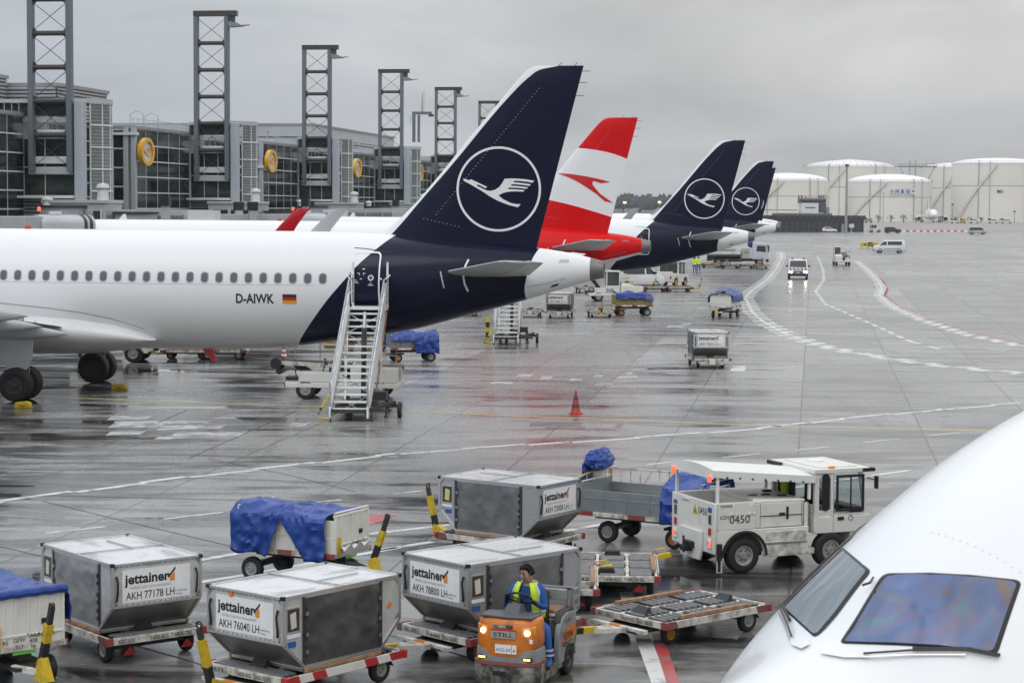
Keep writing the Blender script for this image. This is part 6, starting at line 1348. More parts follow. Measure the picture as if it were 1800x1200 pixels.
    for x, y in ((-W+.02, .0), (W+.1, .3), (W+.45, 1.5), (W-.2, 2.2)):
        b = MB(); b.cyl((x, y, .03), (x, y, .36), .022, 'dark_steel', n=8); b.cyl((x, y, 0), (x, y, .03), .06, 'dark_steel', n=10); b.build('jack_leg', root)
    for x, y, r in ((.02, .30, .2), (W+.92, 1.52, .26), (-.5, D*.72, .26), (.9, D*.72, .26)): wheel(root, x, y, r, r, .14, 1, axis='x', n=20)
    b = MB(); b.bar((-W, .05, .34), (-W-.30, -.35, .12), .06, .06, 'yellow') if False else None
    b.tube([(-W+.0, .4, .95), (-W-.12, .2, .72), (-W-.33, -.05, .36), (-W-.40, -.1, .12), (-W-.05, -.05, .10)], .035, 'yellow', 8); b.tube([(-W-.28, 0, .45), (-W-.33, -.04, .36), (-W-.36, -.06, .28)], .042, 'black', 8); b.build('drawbar', root)
    return root
st = G(613, 741)
ST = air_stairs('white steps leading up to the rear door of the nearest airliner', (st.x, st.y, 0), radians(-2))
g = G(889, 606); c = dup(ST, (g.x, g.y, 0), radians(-3), 'smaller looking white steps under the tail of the nearest airliner')
g = G(1266, 463); c = dup(ST, (g.x, g.y, 0), radians(0), 'distant white steps beside the grey tank truck'); c.scale = (.85, .62, .62)
# ---------------------------------------------------------------- belt loaders
def loader(label, loc, rz, cab=False, up=(1.0, 1.2), group='belt loaders'):
    """x forward; the belt runs along x"""
    root = thing('belt_loader', label, 'belt loader', loc, rz, group)
    b = MB(); b.box(-2.1, 2.1, -.9, .9, .42, .62, 'gse_white'); b.box(-2.0, -.3, .1, .9, .62, 1.15, 'gse_white'); b.box(.2, 1.6, .15, .9, .62, 1.0, 'gse_white'); b.hexa([(-1.2, .12, 1.15), (-.3, .12, 1.15), (-.3, .88, 1.15), (-1.2, .88, 1.15), (-1.0, .2, 1.35), (-.4, .2, 1.35), (-.4, .8, 1.35), (-1.0, .8, 1.35)], 'gse_white'); bd = b.build('body', root, bevel=.03)
    b = MB(); b.box(-2.05, -1.3, -.85, -.2, .62, 1.0, 'gse_white'); b.box(.4, 1.3, -.86, -.75, .62, .9, 'black_plastic'); b.tube([(1.9, -.5, .7), (1.95, -.6, .95), (1.7, -.6, 1.0), (1.5, -.5, .8)], .03, 'black', 6); b.build('side_locker', root, bevel=.02)
    b = MB(); b.box(.1, .5, .35, .75, 1.0, 1.12, 'black_plastic'); b.box(.0, .1, .35, .75, 1.05, 1.5, 'black_plastic'); b.build('driver_seat', root, bevel=.03)
    b = MB(); b.cyl((.75, .55, 1.0), (.65, .55, 1.35), .025, 'black', n=8); b.tube([(.64+.05*sin(t_), .55+.17*cos(t_), 1.36+.12*sin(t_)) for t_ in [2*pi*i/18 for i in range(18)]], .018, 'black', 6, True); b.build('steering_wheel', root)
    b = MB(); b.cyl((-.1, -.6, .62), (-.1, -.6, 1.05), .08, 'red_paint', n=12); b.cyl((-.1, -.6, 1.05), (-.1, -.6, 1.15), .03, 'black', n=8); b.build('fire_extinguisher', root)
    b = MB(); b.box(.3, .9, -.9, -.8, 1.75, 1.85, 'yellow'); b.box(-1.2, -.6, -.9, -.8, 1.65, 1.75, 'yellow'); b.build_split('railing_pad', root, bevel=.02)
    b = MB(); b.prism([(-.12, 0), (.12, 0), (0, .2)], 'y', -.905, -.90, 'yellow'); b.build('warning_sign', bd, smooth=0).location = (1.35, 0, .43)
    b = MB(); b.box(1.0, 1.25, -.908, -.902, .48, .57, 'ink_blue'); b.build('sticker', bd, smooth=0)
    z0, z1 = up
    b = MB()
    for s in (-1, 1): b.hexa([(-2.1, -.35+s*.42-.04, z0), (2.5, -.35+s*.42-.04, z1), (2.5, -.35+s*.42+.04, z1), (-2.1, -.35+s*.42+.04, z0), (-2.1, -.35+s*.42-.04, z0+.15), (2.5, -.35+s*.42-.04, z1+.15), (2.5, -.35+s*.42+.04, z1+.15), (-2.1, -.35+s*.42+.04, z0+.15)], 'gse_worn')
    b.build('boom_rail', root, bevel=.01)
    b = MB(); b.hexa([(-2.1, -.72, z0+.12), (2.5, -.72, z1+.12), (2.5, .02, z1+.12), (-2.1, .02, z0+.12), (-2.1, -.72, z0+.17), (2.5, -.72, z1+.17), (2.5, .02, z1+.17), (-2.1, .02, z0+.17)], 'black_plastic'); b.build('belt', root)
    b = MB(); b.cyl((2.55, -.85, z1+.05), (2.55, .15, z1+.05), .17, 'black', n=14); b.cyl((2.55, -.95, z1+.05), (2.55, -.8, z1+.05), .2, 'black', n=14); b.cyl((2.55, .1, z1+.05), (2.55, .25, z1+.05), .2, 'black', n=14); b.cyl((2.4, -1.0, z1-.22), (2.4, .4, z1-.22), .12, 'black', n=12); b.build('bumper_roller', root)
    b = MB(); b.tube([(-1.8, -.78, z0+.2), (-1.8, -.78, z0+.85), (2.0, -.78, z1+.85), (2.0, -.78, z1+.2)], .025, 'gse_white', 6); b.tube([(-1.8, -.78, z0+.5), (2.0, -.78, z1+.5)], .02, 'gse_white', 6)
    for q in range(1, 4): x = -1.8+q*.95; z = z0+(z1-z0)*(x+2.6)/5.6; b.cyl((x, -.78, z+.2), (x, -.78, z+.85), .02, 'gse_white', n=6)
    b.build('railing', root)
    b = MB(); b.bar((-.6, -.35, .6), (.6, -.35, z0+.2), .1, .3, 'dark_steel'); b.bar((.9, -.35, .6), (1.9, -.35, z1), .08, .25, 'dark_steel'); b.box(1.7, 2.2, -.7, .1, .62, .75, 'black'); b.build('lift_arm', root)
    b = MB(); b.box(2.08, 2.14, -.85, -.55, .44, .60, 'black'); b.box(2.08, 2.14, .55, .85, .44, .60, 'black'); b.build('head_lamp', root)
    for x in (-1.35, 1.35):
        for s in (-1, 1): wheel(root, x, s*.78, .36, .36, .24, s, 'rim', 24)
    b = MB(); b.cyl((-1.2, .5, 1.35), (-1.2, .5, 1.5), .08, 'lens_amber', n=12); b.build('beacon', root)
    if cab:
        b = MB()
        for x in (-.2, .75):
            for y in (.12, .88): b.box(x-.04, x+.04, y-.04, y+.04, 1.0, 2.2, 'gse_white')
        b.box(-.3, .85, .05, .95, 2.2, 2.3, 'gse_white'); b.box(-.25, .8, .1, .9, .62, 1.2, 'gse_white'); c = b.build('cab', root, bevel=.02)
        for q in (((-.24, .16, .84), 'x'), ((.79, .16, .84), 'x')):
            b = MB(); x = q[0][0]; b.box(x-.005, x+.005, .16, .84, 1.25, 2.15, 'cab_glass'); b.build('window', c)
        for y in (.085, .915):
            b = MB(); b.box(-.16, .71, y-.004, y+.004, 1.25, 2.15, 'cab_glass'); b.build('window', c)
        b = MB(); b.box(-.1, .4, .3, .7, 1.2, 1.75, 'hivis'); b.build('seat', c, bevel=.08)
    return root
g = G(603, 703); LD = loader('white belt loader with black bumper rollers behind the near steps', (g.x, g.y+1.0, 0), radians(180-3))
g = G(1082, 530); loader('grey belt loader with a glazed cab beside the cart with the hanging blue sheet', (g.x, g.y+.8, 0), radians(185), True, (.9, 1.9))
g = G(1484, 467); loader('white belt loader driving away with a driver in hi-vis, right of the checkered van', (g.x, g.y+2.2, 0), radians(88), True, (1.0, 1.3))
# ---------------------------------------------------------------- tow tractors
def tractor(label, loc, rz, sc=1.0, group='white tow tractors'):
    root = thing('tow_tractor', label, 'tow tractor', loc, rz, group, sc); W = .9
    for s in (-1, 1):
        o = [(-1.5, .38), (-1.36, .38)]+[(-.9+.42*cos(t), .38+.42*sin(t)) for t in [pi-pi*i/10 for i in range(11)]]+[(.5, .38)]+[(.95+.42*cos(t), .38+.42*sin(t)) for t in [pi-pi*i/10 for i in range(11)]]+[(1.6, .38), (1.62, .95), (-1.5, 1.1)]
        b = MB(); b.prism(o, 'y', s*W-.03, s*W+.03, 'gse_white'); b.build('side_panel', root, bevel=.01)
    b = MB(); b.box(-1.5, 1.6, -W+.04, W-.04, .45, .92, 'gse_white'); b.box(-1.54, -1.46, -W, W, .42, 1.22, 'gse_white'); b.box(-1.5, -.2, -W+.02, W-.02, .92, 1.08, 'gse_white'); b.box(1.55, 1.66, -W, W, .40, .95, 'gse_white'); b.build('body', root, bevel=.03)
    b = MB()
    for x in (-.25, 1.15):
        for y in (-.8, .8): b.bar((x, y, .95), (x-(.12 if x > 0 else 0), y, 1.95), .08, .08, 'gse_white')
    b.box(.4, .48, -.85, -.77, .95, 1.9, 'gse_white'); b.box(.4, .48, .77, .85, .95, 1.9, 'gse_white'); b.build('cab_frame', root)
    b = MB(); b.box(-.4, 1.2, -.9, .9, 1.93, 2.03, 'gse_white'); b.build('cab_roof', root, bevel=.03)
    b = MB(); b.box(-.28, -.27, -.75, .75, 1.2, 1.9, 'cab_glass'); b.build('rear_window', root)
    b = MB(); b.hexa([(1.14, -.76, 1.0), (1.15, -.76, 1.0), (1.15, .76, 1.0), (1.14, .76, 1.0), (1.03, -.76, 1.92), (1.04, -.76, 1.92), (1.04, .76, 1.92), (1.03, .76, 1.92)], 'cab_glass'); b.build('windscreen', root)
    for s in (-1, 1):
        for x0, x1 in ((-.2, .38), (.5, 1.05)):
            b = MB(); b.box(x0, x1, s*.81-.005, s*.81+.005, 1.1, 1.88, 'cab_glass'); b.build('side_window', root)
        b = MB(); b.box(-1.56, -1.54, s*.72-.06, s*.72+.06, .66, .9, 'lens_red'); b.build('tail_lamp', root)
        b = MB(); b.box(1.66, 1.68, s*.65-.1, s*.65+.1, .62, .78, 'alum_trim'); b.build('headlight', root)
        for x in (-.9, .95): wheel(root, x, s*.83, .36, .36, .22, s, 'rim', 22)
    b = MB(); b.box(-1.72, -1.54, -.1, .1, .42, .58, 'black'); b.build('tow_hitch', root)
    b = MB(); b.box(.0, .35, -.2, .35, 1.1, 1.6, 'hivis'); b.build('seat', root, bevel=.08)
    return root
g = G(1180, 505); TR = tractor('white tow tractor parked behind the row of low dollies', (g.x, g.y+1.6, 0), radians(62), 1.12)
g = G(196, 637); dup(TR, (g.x, g.y+1, 0), radians(178), 'cream tow tractor glimpsed under the nearest fuselage by the far wheels')
g = G(1538, 408.5); dup(TR, (g.x, g.y, 0), radians(180), 'small cream tow tractor at the end of the dark blast fence')
# ---------------------------------------------------------------- dollies and carts further off
def dl(px, py, deg, label, sc=1.0):
    g = G(px, py); c = dup(DOL, (g.x, g.y+.8, 0), radians(deg), label, 'container dollies'); c.scale = (sc,)*3; return c
def dn(px, py, deg, label):
    g = G(px, py); return dup(DOLN, (g.x, g.y+.8, 0), radians(deg), label, 'container dollies')
DOL = dolly('low dolly with yellow post, front on, left of the cart with the hanging blue sheet', (G(1056, 558).x, G(1056, 558).y+1.1, 0), radians(-90), ('', '', ''), 'up')
g = G(1247, 646); DOLN = dolly('dolly under the lone container on the open apron', (g.x, g.y+.8, 0), radians(-88), ('', '', ''), 'none')
dn(931, 557, -90, 'pale low dolly, left of the far container under the white tail cone'); 
dn(985, 559, -95, 'dolly carrying the container under the white tail cone'); dn(1030, 514, -88, 'dolly seen end on behind the far container')
for i, x in enumerate((1112, 1150, 1193)): dl(x, 513, 2, ('leftmost dolly of the low row behind the tractor', 'middle dolly of the low row in front of the white tractor', 'rightmost dolly of the low row with a yellow post')[i], .95)
for i, (x, y) in enumerate(((1251, 470), (1285, 472), (1310, 472))): dl(x, y, 180, ('far dolly left of the grey tank truck steps', 'far dolly below the rear wheel of the tank truck', 'far dolly below the middle of the tank truck')[i])
dl(1338, 472, -90, 'far dolly with yellow post below the front wheel of the tank truck')
dl(330, 632, 182, 'dolly under the nearest fuselage, left one behind the cream tractor'); dl(385, 632, 182, 'dolly under the nearest fuselage with an orange wheel, right one of the two')
dl(810, 556, 180, 'low dolly just visible left of the smaller steps')
g = G(1247, 646); container('lone silver container on the open apron, label facing the camera', (g.x, g.y+.9), radians(-88), 'AKH 70033 LH', -1, 'alum', 'SMART ULD POOLING PEOPLE')
g = G(985, 559); container('silver container under the white tail cone, end facing the camera', (g.x, g.y+.9), radians(-97), 'AKH 20486 SP', 1, 'alum', 'SMART ULD POOLING PEOPLE')
def far_cart(px, py, deg, label, wall, fn, seed, sc=1.0, dy=.8, z1=1.2, **kw):
    g = G(px, py); k = cart(label, (g.x, g.y+dy, 0), radians(deg), wall, kw.pop('bar', 'down'), z1=z1, text=False, **kw); tarp_sheet(k, [-1.15+.115*i for i in range(21)], fn, seed=seed, amp=.03); k.scale = (sc,)*3; return k
far_cart(722, 637, 195, 'cart wholly covered by a bright blue sheet right of the near steps', 'sheet_grey', lambda x: resample([(-.72, .75), (-.70, 1.1), (-.45, 1.35+.1*sin(x*3)), (.1, 1.42+.08*sin(x*4)), (.5, 1.3), (.70, 1.1), (.74, .98 if x > 0 else .42)], 14), 21, .98)
far_cart(1112, 556, 190, 'yellow railed cart with a blue sheet hanging off its right end', 'wire_yellow', lambda x: resample([(-.3, 1.3), (.2, 1.4+.1*sin(x*6)), (.6, 1.35), (.72, 1.0)], 12) if x > -.6 else resample([(-.6, .35+.2*(x+1.2)), (-.4, 1.1), (.2, 1.35), (.75, .9)], 12), 22, 1.1)
far_cart(1277, 559, 250, 'white cart with a crumpled blue sheet on the open apron', 'gse_white', lambda x: resample([(-.68, .95+.1*sin(x*5)), (-.62, 1.3), (-.2, 1.45+.12*sin(x*4)), (.3, 1.5), (.66, 1.25), (.7, .9)], 14), 23, 1.15)
far_cart(640, 618, 180, 'yellow railed cart behind the near steps', 'wire_yellow', lambda x: resample([(-.1, .7), (.0, .72), (.3, .74), (.5, .7)], 6), 24)
# ---------------------------------------------------------------- cones and chocks
M('cone_red', (.45, .018, .018), .5, dirt=.3, dscale=6, dcol=(.25, .04, .03)); M('cone_dark', (.06, .05, .05), .5); M('cone_white', (.7, .7, .7), .4)
def cone(label, px, py, h=.8, band='cone_dark'):
    g = G(px, py); root = thing('traffic_cone', label, 'traffic cone', (g.x, g.y, 0), 0, 'traffic cones')
    b = MB(); b.prism(rounded([(-.24, -.24), (.24, -.24), (.24, .24), (-.24, .24)], .07), 'z', 0, .035, 'cone_red'); b.build('base', root, bevel=.008)
    R_ = lambda z: .17-(.17-.03)*z/h
    b = MB(); b.lathe([(.035, R_(0)+.01), (.06, R_(.05)), (h, R_(h)), (h+.01, .001)], (0, 0, 0), (0, 0, 1), 'cone_red', 24); c = b.build('cone', root)
    for a, e in ((.26, .44), (.60, .76)):
        b = MB(); b.lathe([(h*a, R_(h*a)+.004), (h*e, R_(h*e)+.004)], (0, 0, 0), (0, 0, 1), band, 24); b.build('band', c)
cone('worn red cone with dark bands standing alone on the open apron', 1012, 727)
cone('red and white cone under the nearest fuselage, left of the belt loader', 499, 632, .62, 'cone_white')
cone('small red and white cone behind the nearest main wheels', 39, 687, .6, 'cone_white')
for px, py, l in ((41, 717, 'yellow chock at the nearer main wheels'), (210, 685, 'yellow chock at the farther main wheels')):
    g = G(px, py); root = thing('wheel_chock', l, 'wheel chock', (g.x, g.y, 0), -TH, 'wheel chocks')
    b = MB(); b.prism([(-.3, 0), (.3, 0), (.26, .2), (.12, .24), (-.26, .2)], 'y', -.13, .13, 'yellow'); k = b.build('block', root, bevel=.03)
    b = MB(); b.tube([(-.1, -.14, .1), (0, -.2, .08), (.1, -.14, .1)], .015, 'black', 6); b.build('rope', root)
# ---------------------------------------------------------------- road vehicles
M('car_white', (.74, .75, .76), .25, coat=.6); M('car_black', (.012, .013, .016), .2, coat=.6); M('car_silver', (.5, .52, .54), .3, .3, coat=.5); M('bumper', (.02, .02, .022), .5)
def vehicle(name, label, cat, loc, rz, paint, prof, W, wheels, glass, r=.33, front_glass=None, rear_glass=None, inset=.10, extra=None, group=None, lit=False):
    """side profile (x forward, z) swept across with an upper tumblehome"""
    root = thing(name, label, cat, loc, rz, group); zb = max(z for x, z in prof)*.52; n = len(prof); zt = max(z for x, z in prof)
    def sec(y, k): return [(x, y*(1-(inset*max(0, z-zb)/(zt-zb))), z) for x, z in prof]
    b = MB(); cx = sum(x for x, z in prof)/n; cz = .75
    rings = [[(cx+(x-cx)*s, y*(1-inset*max(0, z-zb)/(zt-zb)), cz+(z-cz)*s) for x, z in prof] for y, s in ((-W, .93), (-W*.96, .985), (-W*.8, 1), (0, 1.0), (W*.8, 1), (W*.96, .985), (W, .93))]
    b.loft(rings, paint); body = b.build('body', root, bevel=.03, smooth=45)
    for s in (-1, 1):
        for q in glass:
            b = MB(); f = lambda x, z: (x, s*(W*(1-inset*max(0, z-zb)/(zt-zb))+.006), z)
            b.add([f(*p) for p in q], [list(range(len(q)))], 'glass_dark'); b.build('side_window', root, smooth=0)
    for nm, q in (('windscreen', front_glass), ('rear_window', rear_glass)):
        if not q: continue
        (x0, z0), (x1, z1) = q; w0 = W*(1-inset*max(0, z0-zb)/(zt-zb))-.1; w1 = W*(1-inset*max(0, z1-zb)/(zt-zb))-.1; d = Vector((z1-z0, 0, -(x1-x0))).normalized()*.012
        if (d.x < 0) != (nm == 'rear_window'): d = -d
        b = MB(); b.add([(x0+d.x, -w0, z0+d.z), (x0+d.x, w0, z0+d.z), (x1+d.x, w1, z1+d.z), (x1+d.x, -w1, z1+d.z)], [(0, 1, 2, 3)], 'glass_dark'); b.build(nm, root, smooth=0)
    xf = max(x for x, z in prof); xr = min(x for x, z in prof)
    for s in (-1, 1):
        b = MB(); b.box(xf-.22, xf-.0, s*W*.74-.14, s*W*.74+.14, .66, .82, 'beam' if lit else 'glass_mid'); b.build('headlight', root, bevel=.02)
        b = MB(); b.box(xr-.01, xr+.12, s*W*.86-.07, s*W*.86+.07, .85, 1.15, 'lens_red'); b.build('tail_lamp', root, bevel=.02)
        b = MB(); m = max(glass[0], key=lambda p: p[0]); b.box(m[0]-.25, m[0]-.1, s*(W+.12)-.1, s*(W+.12)+.1, m[1]+.02, m[1]+.2, 'bumper'); b.build('mirror', root, bevel=.02)
        for x in wheels:
            b = MB(); b.lathe([(0, r*1.16), (.03, r*1.16), (.03, .02)], (x, s*(W*.965-.02), r*1.02), (0, s, 0), 'black', 20); b.build('wheel_arch', root)
            wheel(root, x, s*(W-.09), r, r, .2, s, 'rim', 20)
    b = MB(); b.box(xf-.25, xf+.03, -W*.93, W*.93, .30, .52, 'bumper'); b.box(xr-.03, xr+.2, -W*.93, W*.93, .32, .5, 'bumper'); b.box(xr+.2, xf-.2, -W*.9, W*.9, .25, .36, 'bumper'); b.build('bumper', root, bevel=.03)
    if extra: extra(root, W, zt, xf, xr)
    return root
VAN = [(-2.45, .35), (-2.5, 1.2), (-2.35, 1.92), (-2.2, 1.98), (.7, 2.0), (.95, 1.94), (1.75, 1.22), (2.4, 1.0), (2.5, .75), (2.5, .38), (2.3, .3), (-2.3, .3)]
VG = [[(.95, 1.22), (1.55, 1.22), (.95, 1.78), (.5, 1.80), (.5, 1.22)], [(-1.85, 1.25), (.35, 1.22), (.35, 1.80), (-1.85, 1.80)]]
def van_extra(root, W, zt, xf, xr):
    b = MB(); 
    for s in (-1, 1): b.box(-1.3, .9, s*(W+.01)-.015, s*(W+.01)+.015, .62, .68, 'bumper')
    b.build('rub_strip', root)
    b = MB(); b.box(.85, 1.1, -.5, -.1, 1.22, 1.6, 'hivis') if False else b.box(xr-.015, xr+.02, -.3, .3, .95, 1.05, 'decal_white'); b.build('number_plate', root)
g = G(1565, 444.5); vehicle('passenger_van', 'white passenger van driving past the yellow guidance sign', 'van', (g.x, g.y+.9, 0), radians(180-5), 'car_white', VAN, .98, (-1.5, 1.5), VG, .34, ((1.72, 1.25), (.98, 1.90)), ((-2.49, 1.25), (-2.38, 1.82)), extra=van_extra, group='vans')
g = G(1718, 411.5); vehicle('passenger_van', 'white and dark blue van far right by the red and white barriers', 'van', (g.x, g.y, 0), radians(-3), 'car_silver', VAN, .98, (-1.5, 1.5), [[(-2.3, 1.05), (1.6, 1.05), (.95, 1.82), (-2.2, 1.82)]], .34, ((1.72, 1.25), (.98, 1.90)), extra=lambda r, W, zt, xf, xr: None, group='vans')
CAR = [(-2.0, .32), (-2.1, .8), (-1.95, 1.1), (-1.45, 1.48), (.1, 1.5), (.95, 1.02), (1.9, .86), (2.05, .6), (2.0, .3)]
CG = [[(.75, 1.02), (.05, 1.40), (-.35, 1.41), (-.35, 1.0)], [(-.42, 1.0), (-.42, 1.41), (-1.35, 1.40), (-1.75, 1.05)]]
g = G(1458, 408.5); vehicle('hatchback_car', 'small white car parked before the dark blast fence', 'car', (g.x, g.y, 0), 0, 'car_white', CAR, .87, (-1.3, 1.3), CG, .31, ((.93, 1.04), (.15, 1.45)), group='parked cars')
SUV = [(-2.2, .4), (-2.25, 1.0), (-2.1, 1.6), (-1.9, 1.68), (.2, 1.68), (.9, 1.15), (2.1, 1.02), (2.25, .75), (2.2, .4)]
SG_ = [[(.75, 1.12), (.15, 1.56), (-.4, 1.58), (-.4, 1.1)], [(-.48, 1.1), (-.48, 1.58), (-1.9, 1.56), (-2.0, 1.12)]]
g = G(1569, 409.5); vehicle('off_road_car', 'black off-road car beside the red and white barrier row', 'car', (g.x, g.y, 0), 0, 'car_black', SUV, .92, (-1.4, 1.4), SG_, .38, ((.88, 1.17), (.24, 1.62)), group='parked cars')
BUS = [(-2.35, .35), (-2.4, 1.1), (-2.25, 1.85), (-2.0, 1.93), (.9, 1.93), (1.2, 1.86), (1.85, 1.18), (2.3, 1.08), (2.4, .75), (2.4, .38), (2.2, .3), (-2.2, .3)]
def fm_extra(root, W, zt, xf, xr):
    for s in (-1, 1):
        b = MB(); b.lathe([(0, .11), (.14, .11), (.17, .05), (.175, .001)], (.7, s*.55, zt), (0, 0, 1), 'lens_red', 14); b.build('beacon', root)
    b = MB(); 
    for i in range(9):
        for j in range(3):
            if (i+j) % 2: continue
            y = -.85+i*.19; x = 2.27-.13*j; z = 1.088+.0115*j; b.hexa([(x-.06, y, 1.10), (x+.06, y, 1.095), (x+.06, y+.18, 1.095), (x-.06, y+.18, 1.10), (x-.06, y, 1.125+.02*j), (x+.06, y, 1.115+.02*j), (x+.06, y+.18, 1.115+.02*j), (x-.06, y+.18, 1.125+.02*j)], 'ink')
    for i in range(9):
        for j in range(2):
            if (i+j) % 2: b.box(xf-.0, xf+.012, -.85+i*.19, -.67+i*.19, .87+.09*j, .95+.09*j, 'ink')
    b.build('checker_pattern', root, smooth=0)
    b = MB(); b.box(xf+.005, xf+.03, -.5, .5, .66, .80, 'black'); b.box(xf+.01, xf+.045, -.13, .13, .62, .72, 'decal_white'); b.box(xf-.2, xf+.06, -.97, .97, .22, .60, 'bumper'); b.box(xf+.05, xf+.08, -.75, .75, .24, .34, 'decal_white'); b.build('grille', root)
    b = MB(); b.bar((xf-.52, .1, 1.25), (xf-.75, -.5, 1.42), .02, .02, 'black'); b.bar((xf-.52, .7, 1.25), (xf-.75, .1, 1.42), .02, .02, 'black'); b.build('wiper', root)
g = G(1408, 491.5); vehicle('guide_van', 'follow-me van with black and white checks, red beacons and lit headlights', 'van', (g.x, g.y+2.4, 0), radians(-97), 'car_white', BUS, .95, (-1.45, 1.5), [[(1.1, 1.2), (1.65, 1.2), (1.1, 1.75), (.6, 1.76), (.6, 1.2)], [(-1.9, 1.2), (.45, 1.2), (.45, 1.76), (-1.9, 1.76)]], .33, ((1.83, 1.22), (1.25, 1.83)), extra=fm_extra, lit=True, group='vans')
g = G(1117, 506); vehicle('delivery_van', 'small white van half hidden by the tail cone of the red tailed airliner', 'van', (g.x, g.y, 0), radians(30), 'car_white', VAN, .95, (-1.5, 1.5), VG, .34, ((1.72, 1.25), (.98, 1.90)), ((-2.49, 1.25), (-2.38, 1.82)), group='vans')
# grey tank truck
def tank_truck():
    g = G(1293, 468); root = thing('tank_truck', 'grey tank truck with a white cab beyond the blue tails', 'truck', (g.x, g.y+1.3, 0), radians(-4), None, .92); W = 1.2
    b = MB(); b.box(-3.6, 3.5, -.9, .9, .65, 1.0, 'dark_steel'); b.box(-1.6, .9, -W, W, .55, 1.0, 'dark_steel'); b.build('chassis', root)
    b = MB(); n = 20; b.loft([[(x, 1.12*k*cos(2*pi*i/n), 1.55+.55*k*sin(2*pi*i/n)) for i in range(n)] for x, k in ((-3.6, .8), (-3.5, 1), (.75, 1), (.85, .8))], 'alum_dark'); t = b.build('tank', root)
    for x in (-2.8, -1.5, -.2):
        b = MB(); b.cyl((x, 0, 2.05), (x, 0, 2.2), .28, 'steel', n=16); b.build('hatch', t)
    b = MB(); b.tube([(-3.4, -.8, 2.1), (-3.4, -.8, 2.75), (0, -.8, 2.75), (0, -.8, 2.1)], .03, 'gse_white', 6); b.tube([(-3.4, -.8, 2.45), (0, -.8, 2.45)], .025, 'gse_white', 6); b.box(-2.2, .1, -.5, .6, 2.1, 2.5, 'gse_white'); b.build('top_railing', root)
    b = MB(); b.box(.95, 2.0, -W, W, 1.0, 2.3, 'alum'); b.box(1.25, 1.75, -W-.01, -W+.01, 1.75, 1.85, 'black'); b.build('pump_locker', root, bevel=.03)
    b = MB(); b.prism([(2.25, .9), (4.3, .9), (4.35, 1.6), (4.1, 2.95), (3.9, 3.05), (2.35, 3.05), (2.25, 2.9)], 'y', -W, W, 'car_silver_blue'); c = b.build('cab', root, bevel=.06)
    for s in (-1, 1):
        b = MB(); y = s*(W+.005); b.add([(2.75, y, 1.95), (4.0, y, 1.85), (3.9, y, 2.65), (2.85, y, 2.7)], [(0, 1, 2, 3)], 'glass_dark'); b.build('window', c)
        b = MB(); b.box(4.25, 4.4, s*(W+.3)-.12, s*(W+.3)+.12, 1.9, 2.7, 'black'); b.bar((4.0, s*W, 2.75), (4.3, s*(W+.3), 2.7), .04, .04, 'black'); b.build('mirror', c)
        for x in (-2.1, 3.2):
            b = MB(); b.lathe([(0, .66), (.1, .66)], (x, s*(W-.06), .6), (0, s, 0), 'black_plastic', 24); b.build('mudguard', root); wheel(root, x, s*(W-.22), .52, .52, .34, s, 'rim', 26)
    b = MB(); b.box(4.1, 4.38, -W, W, .55, .95, 'black_plastic'); b.build('bumper', root, bevel=.04)
    for x in (-1.2, .6):
        b = MB(); b.box(x-.06, x+.06, -W-.02, -W, .72, .82, 'lens_amber'); b.build('side_marker', root)
    lump(root, (2.05, -.3, 2.9), (.35, .5, .4), 8, 'blue_cover')
M('car_silver_blue', (.58, .61, .66), .3, coat=.5)
tank_truck()
g = G(857, 603); root = thing('striped_post', 'yellow and black upright post left of the smaller steps', 'post', (g.x, g.y, 0))
for k in range(5):
    b = MB(); b.box(-.10, .10, -.06, .06, .04+k*.26, .04+(k+1)*.26, 'yellow' if k % 2 == 0 else 'black'); b.build('band', root, bevel=.01)
b = MB(); b.box(-.2, .2, -.2, .2, 0, .04, 'dark_steel'); b.build('foot', root)
# two workers in hi-vis
def standing(label, px, py, deg):
    g = G(px, py)
    J = dict(pelvis=(0, 0, .98), chest=(.02, 0, 1.30), neck=(.01, 0, 1.52), head=(.03, 0, 1.68), shL=(0, .20, 1.46), shR=(0, -.20, 1.46), elL=(-.02, .27, 1.18), elR=(-.02, -.27, 1.18), wrL=(.12, .24, .96), wrR=(.14, -.22, 1.0), hipL=(0, .10, .95), hipR=(0, -.10, .95), knL=(.03, .13, .52), knR=(.02, -.13, .52), anL=(-.02, .15, .10), anR=(-.02, -.15, .10), toeL=(.14, .17, .04), toeR=(.14, -.17, .04))
    def mf(c, J):
        if c.z > 1.55: return 'skin'
        if c.z < .12: return 'black'
        if c.z < 1.0: return 'work_blue'
        return 'hivis'
    person(label, (g.x, g.y, 0), radians(deg), J, mf, cap=True, group='workers in hi-vis', lvl=1)
standing('worker in yellow jacket and blue trousers, left of the pair beneath the far tail', 1221, 482, 80); standing('worker in yellow jacket and blue trousers, right of the pair beneath the far tail', 1228, 481, 100)
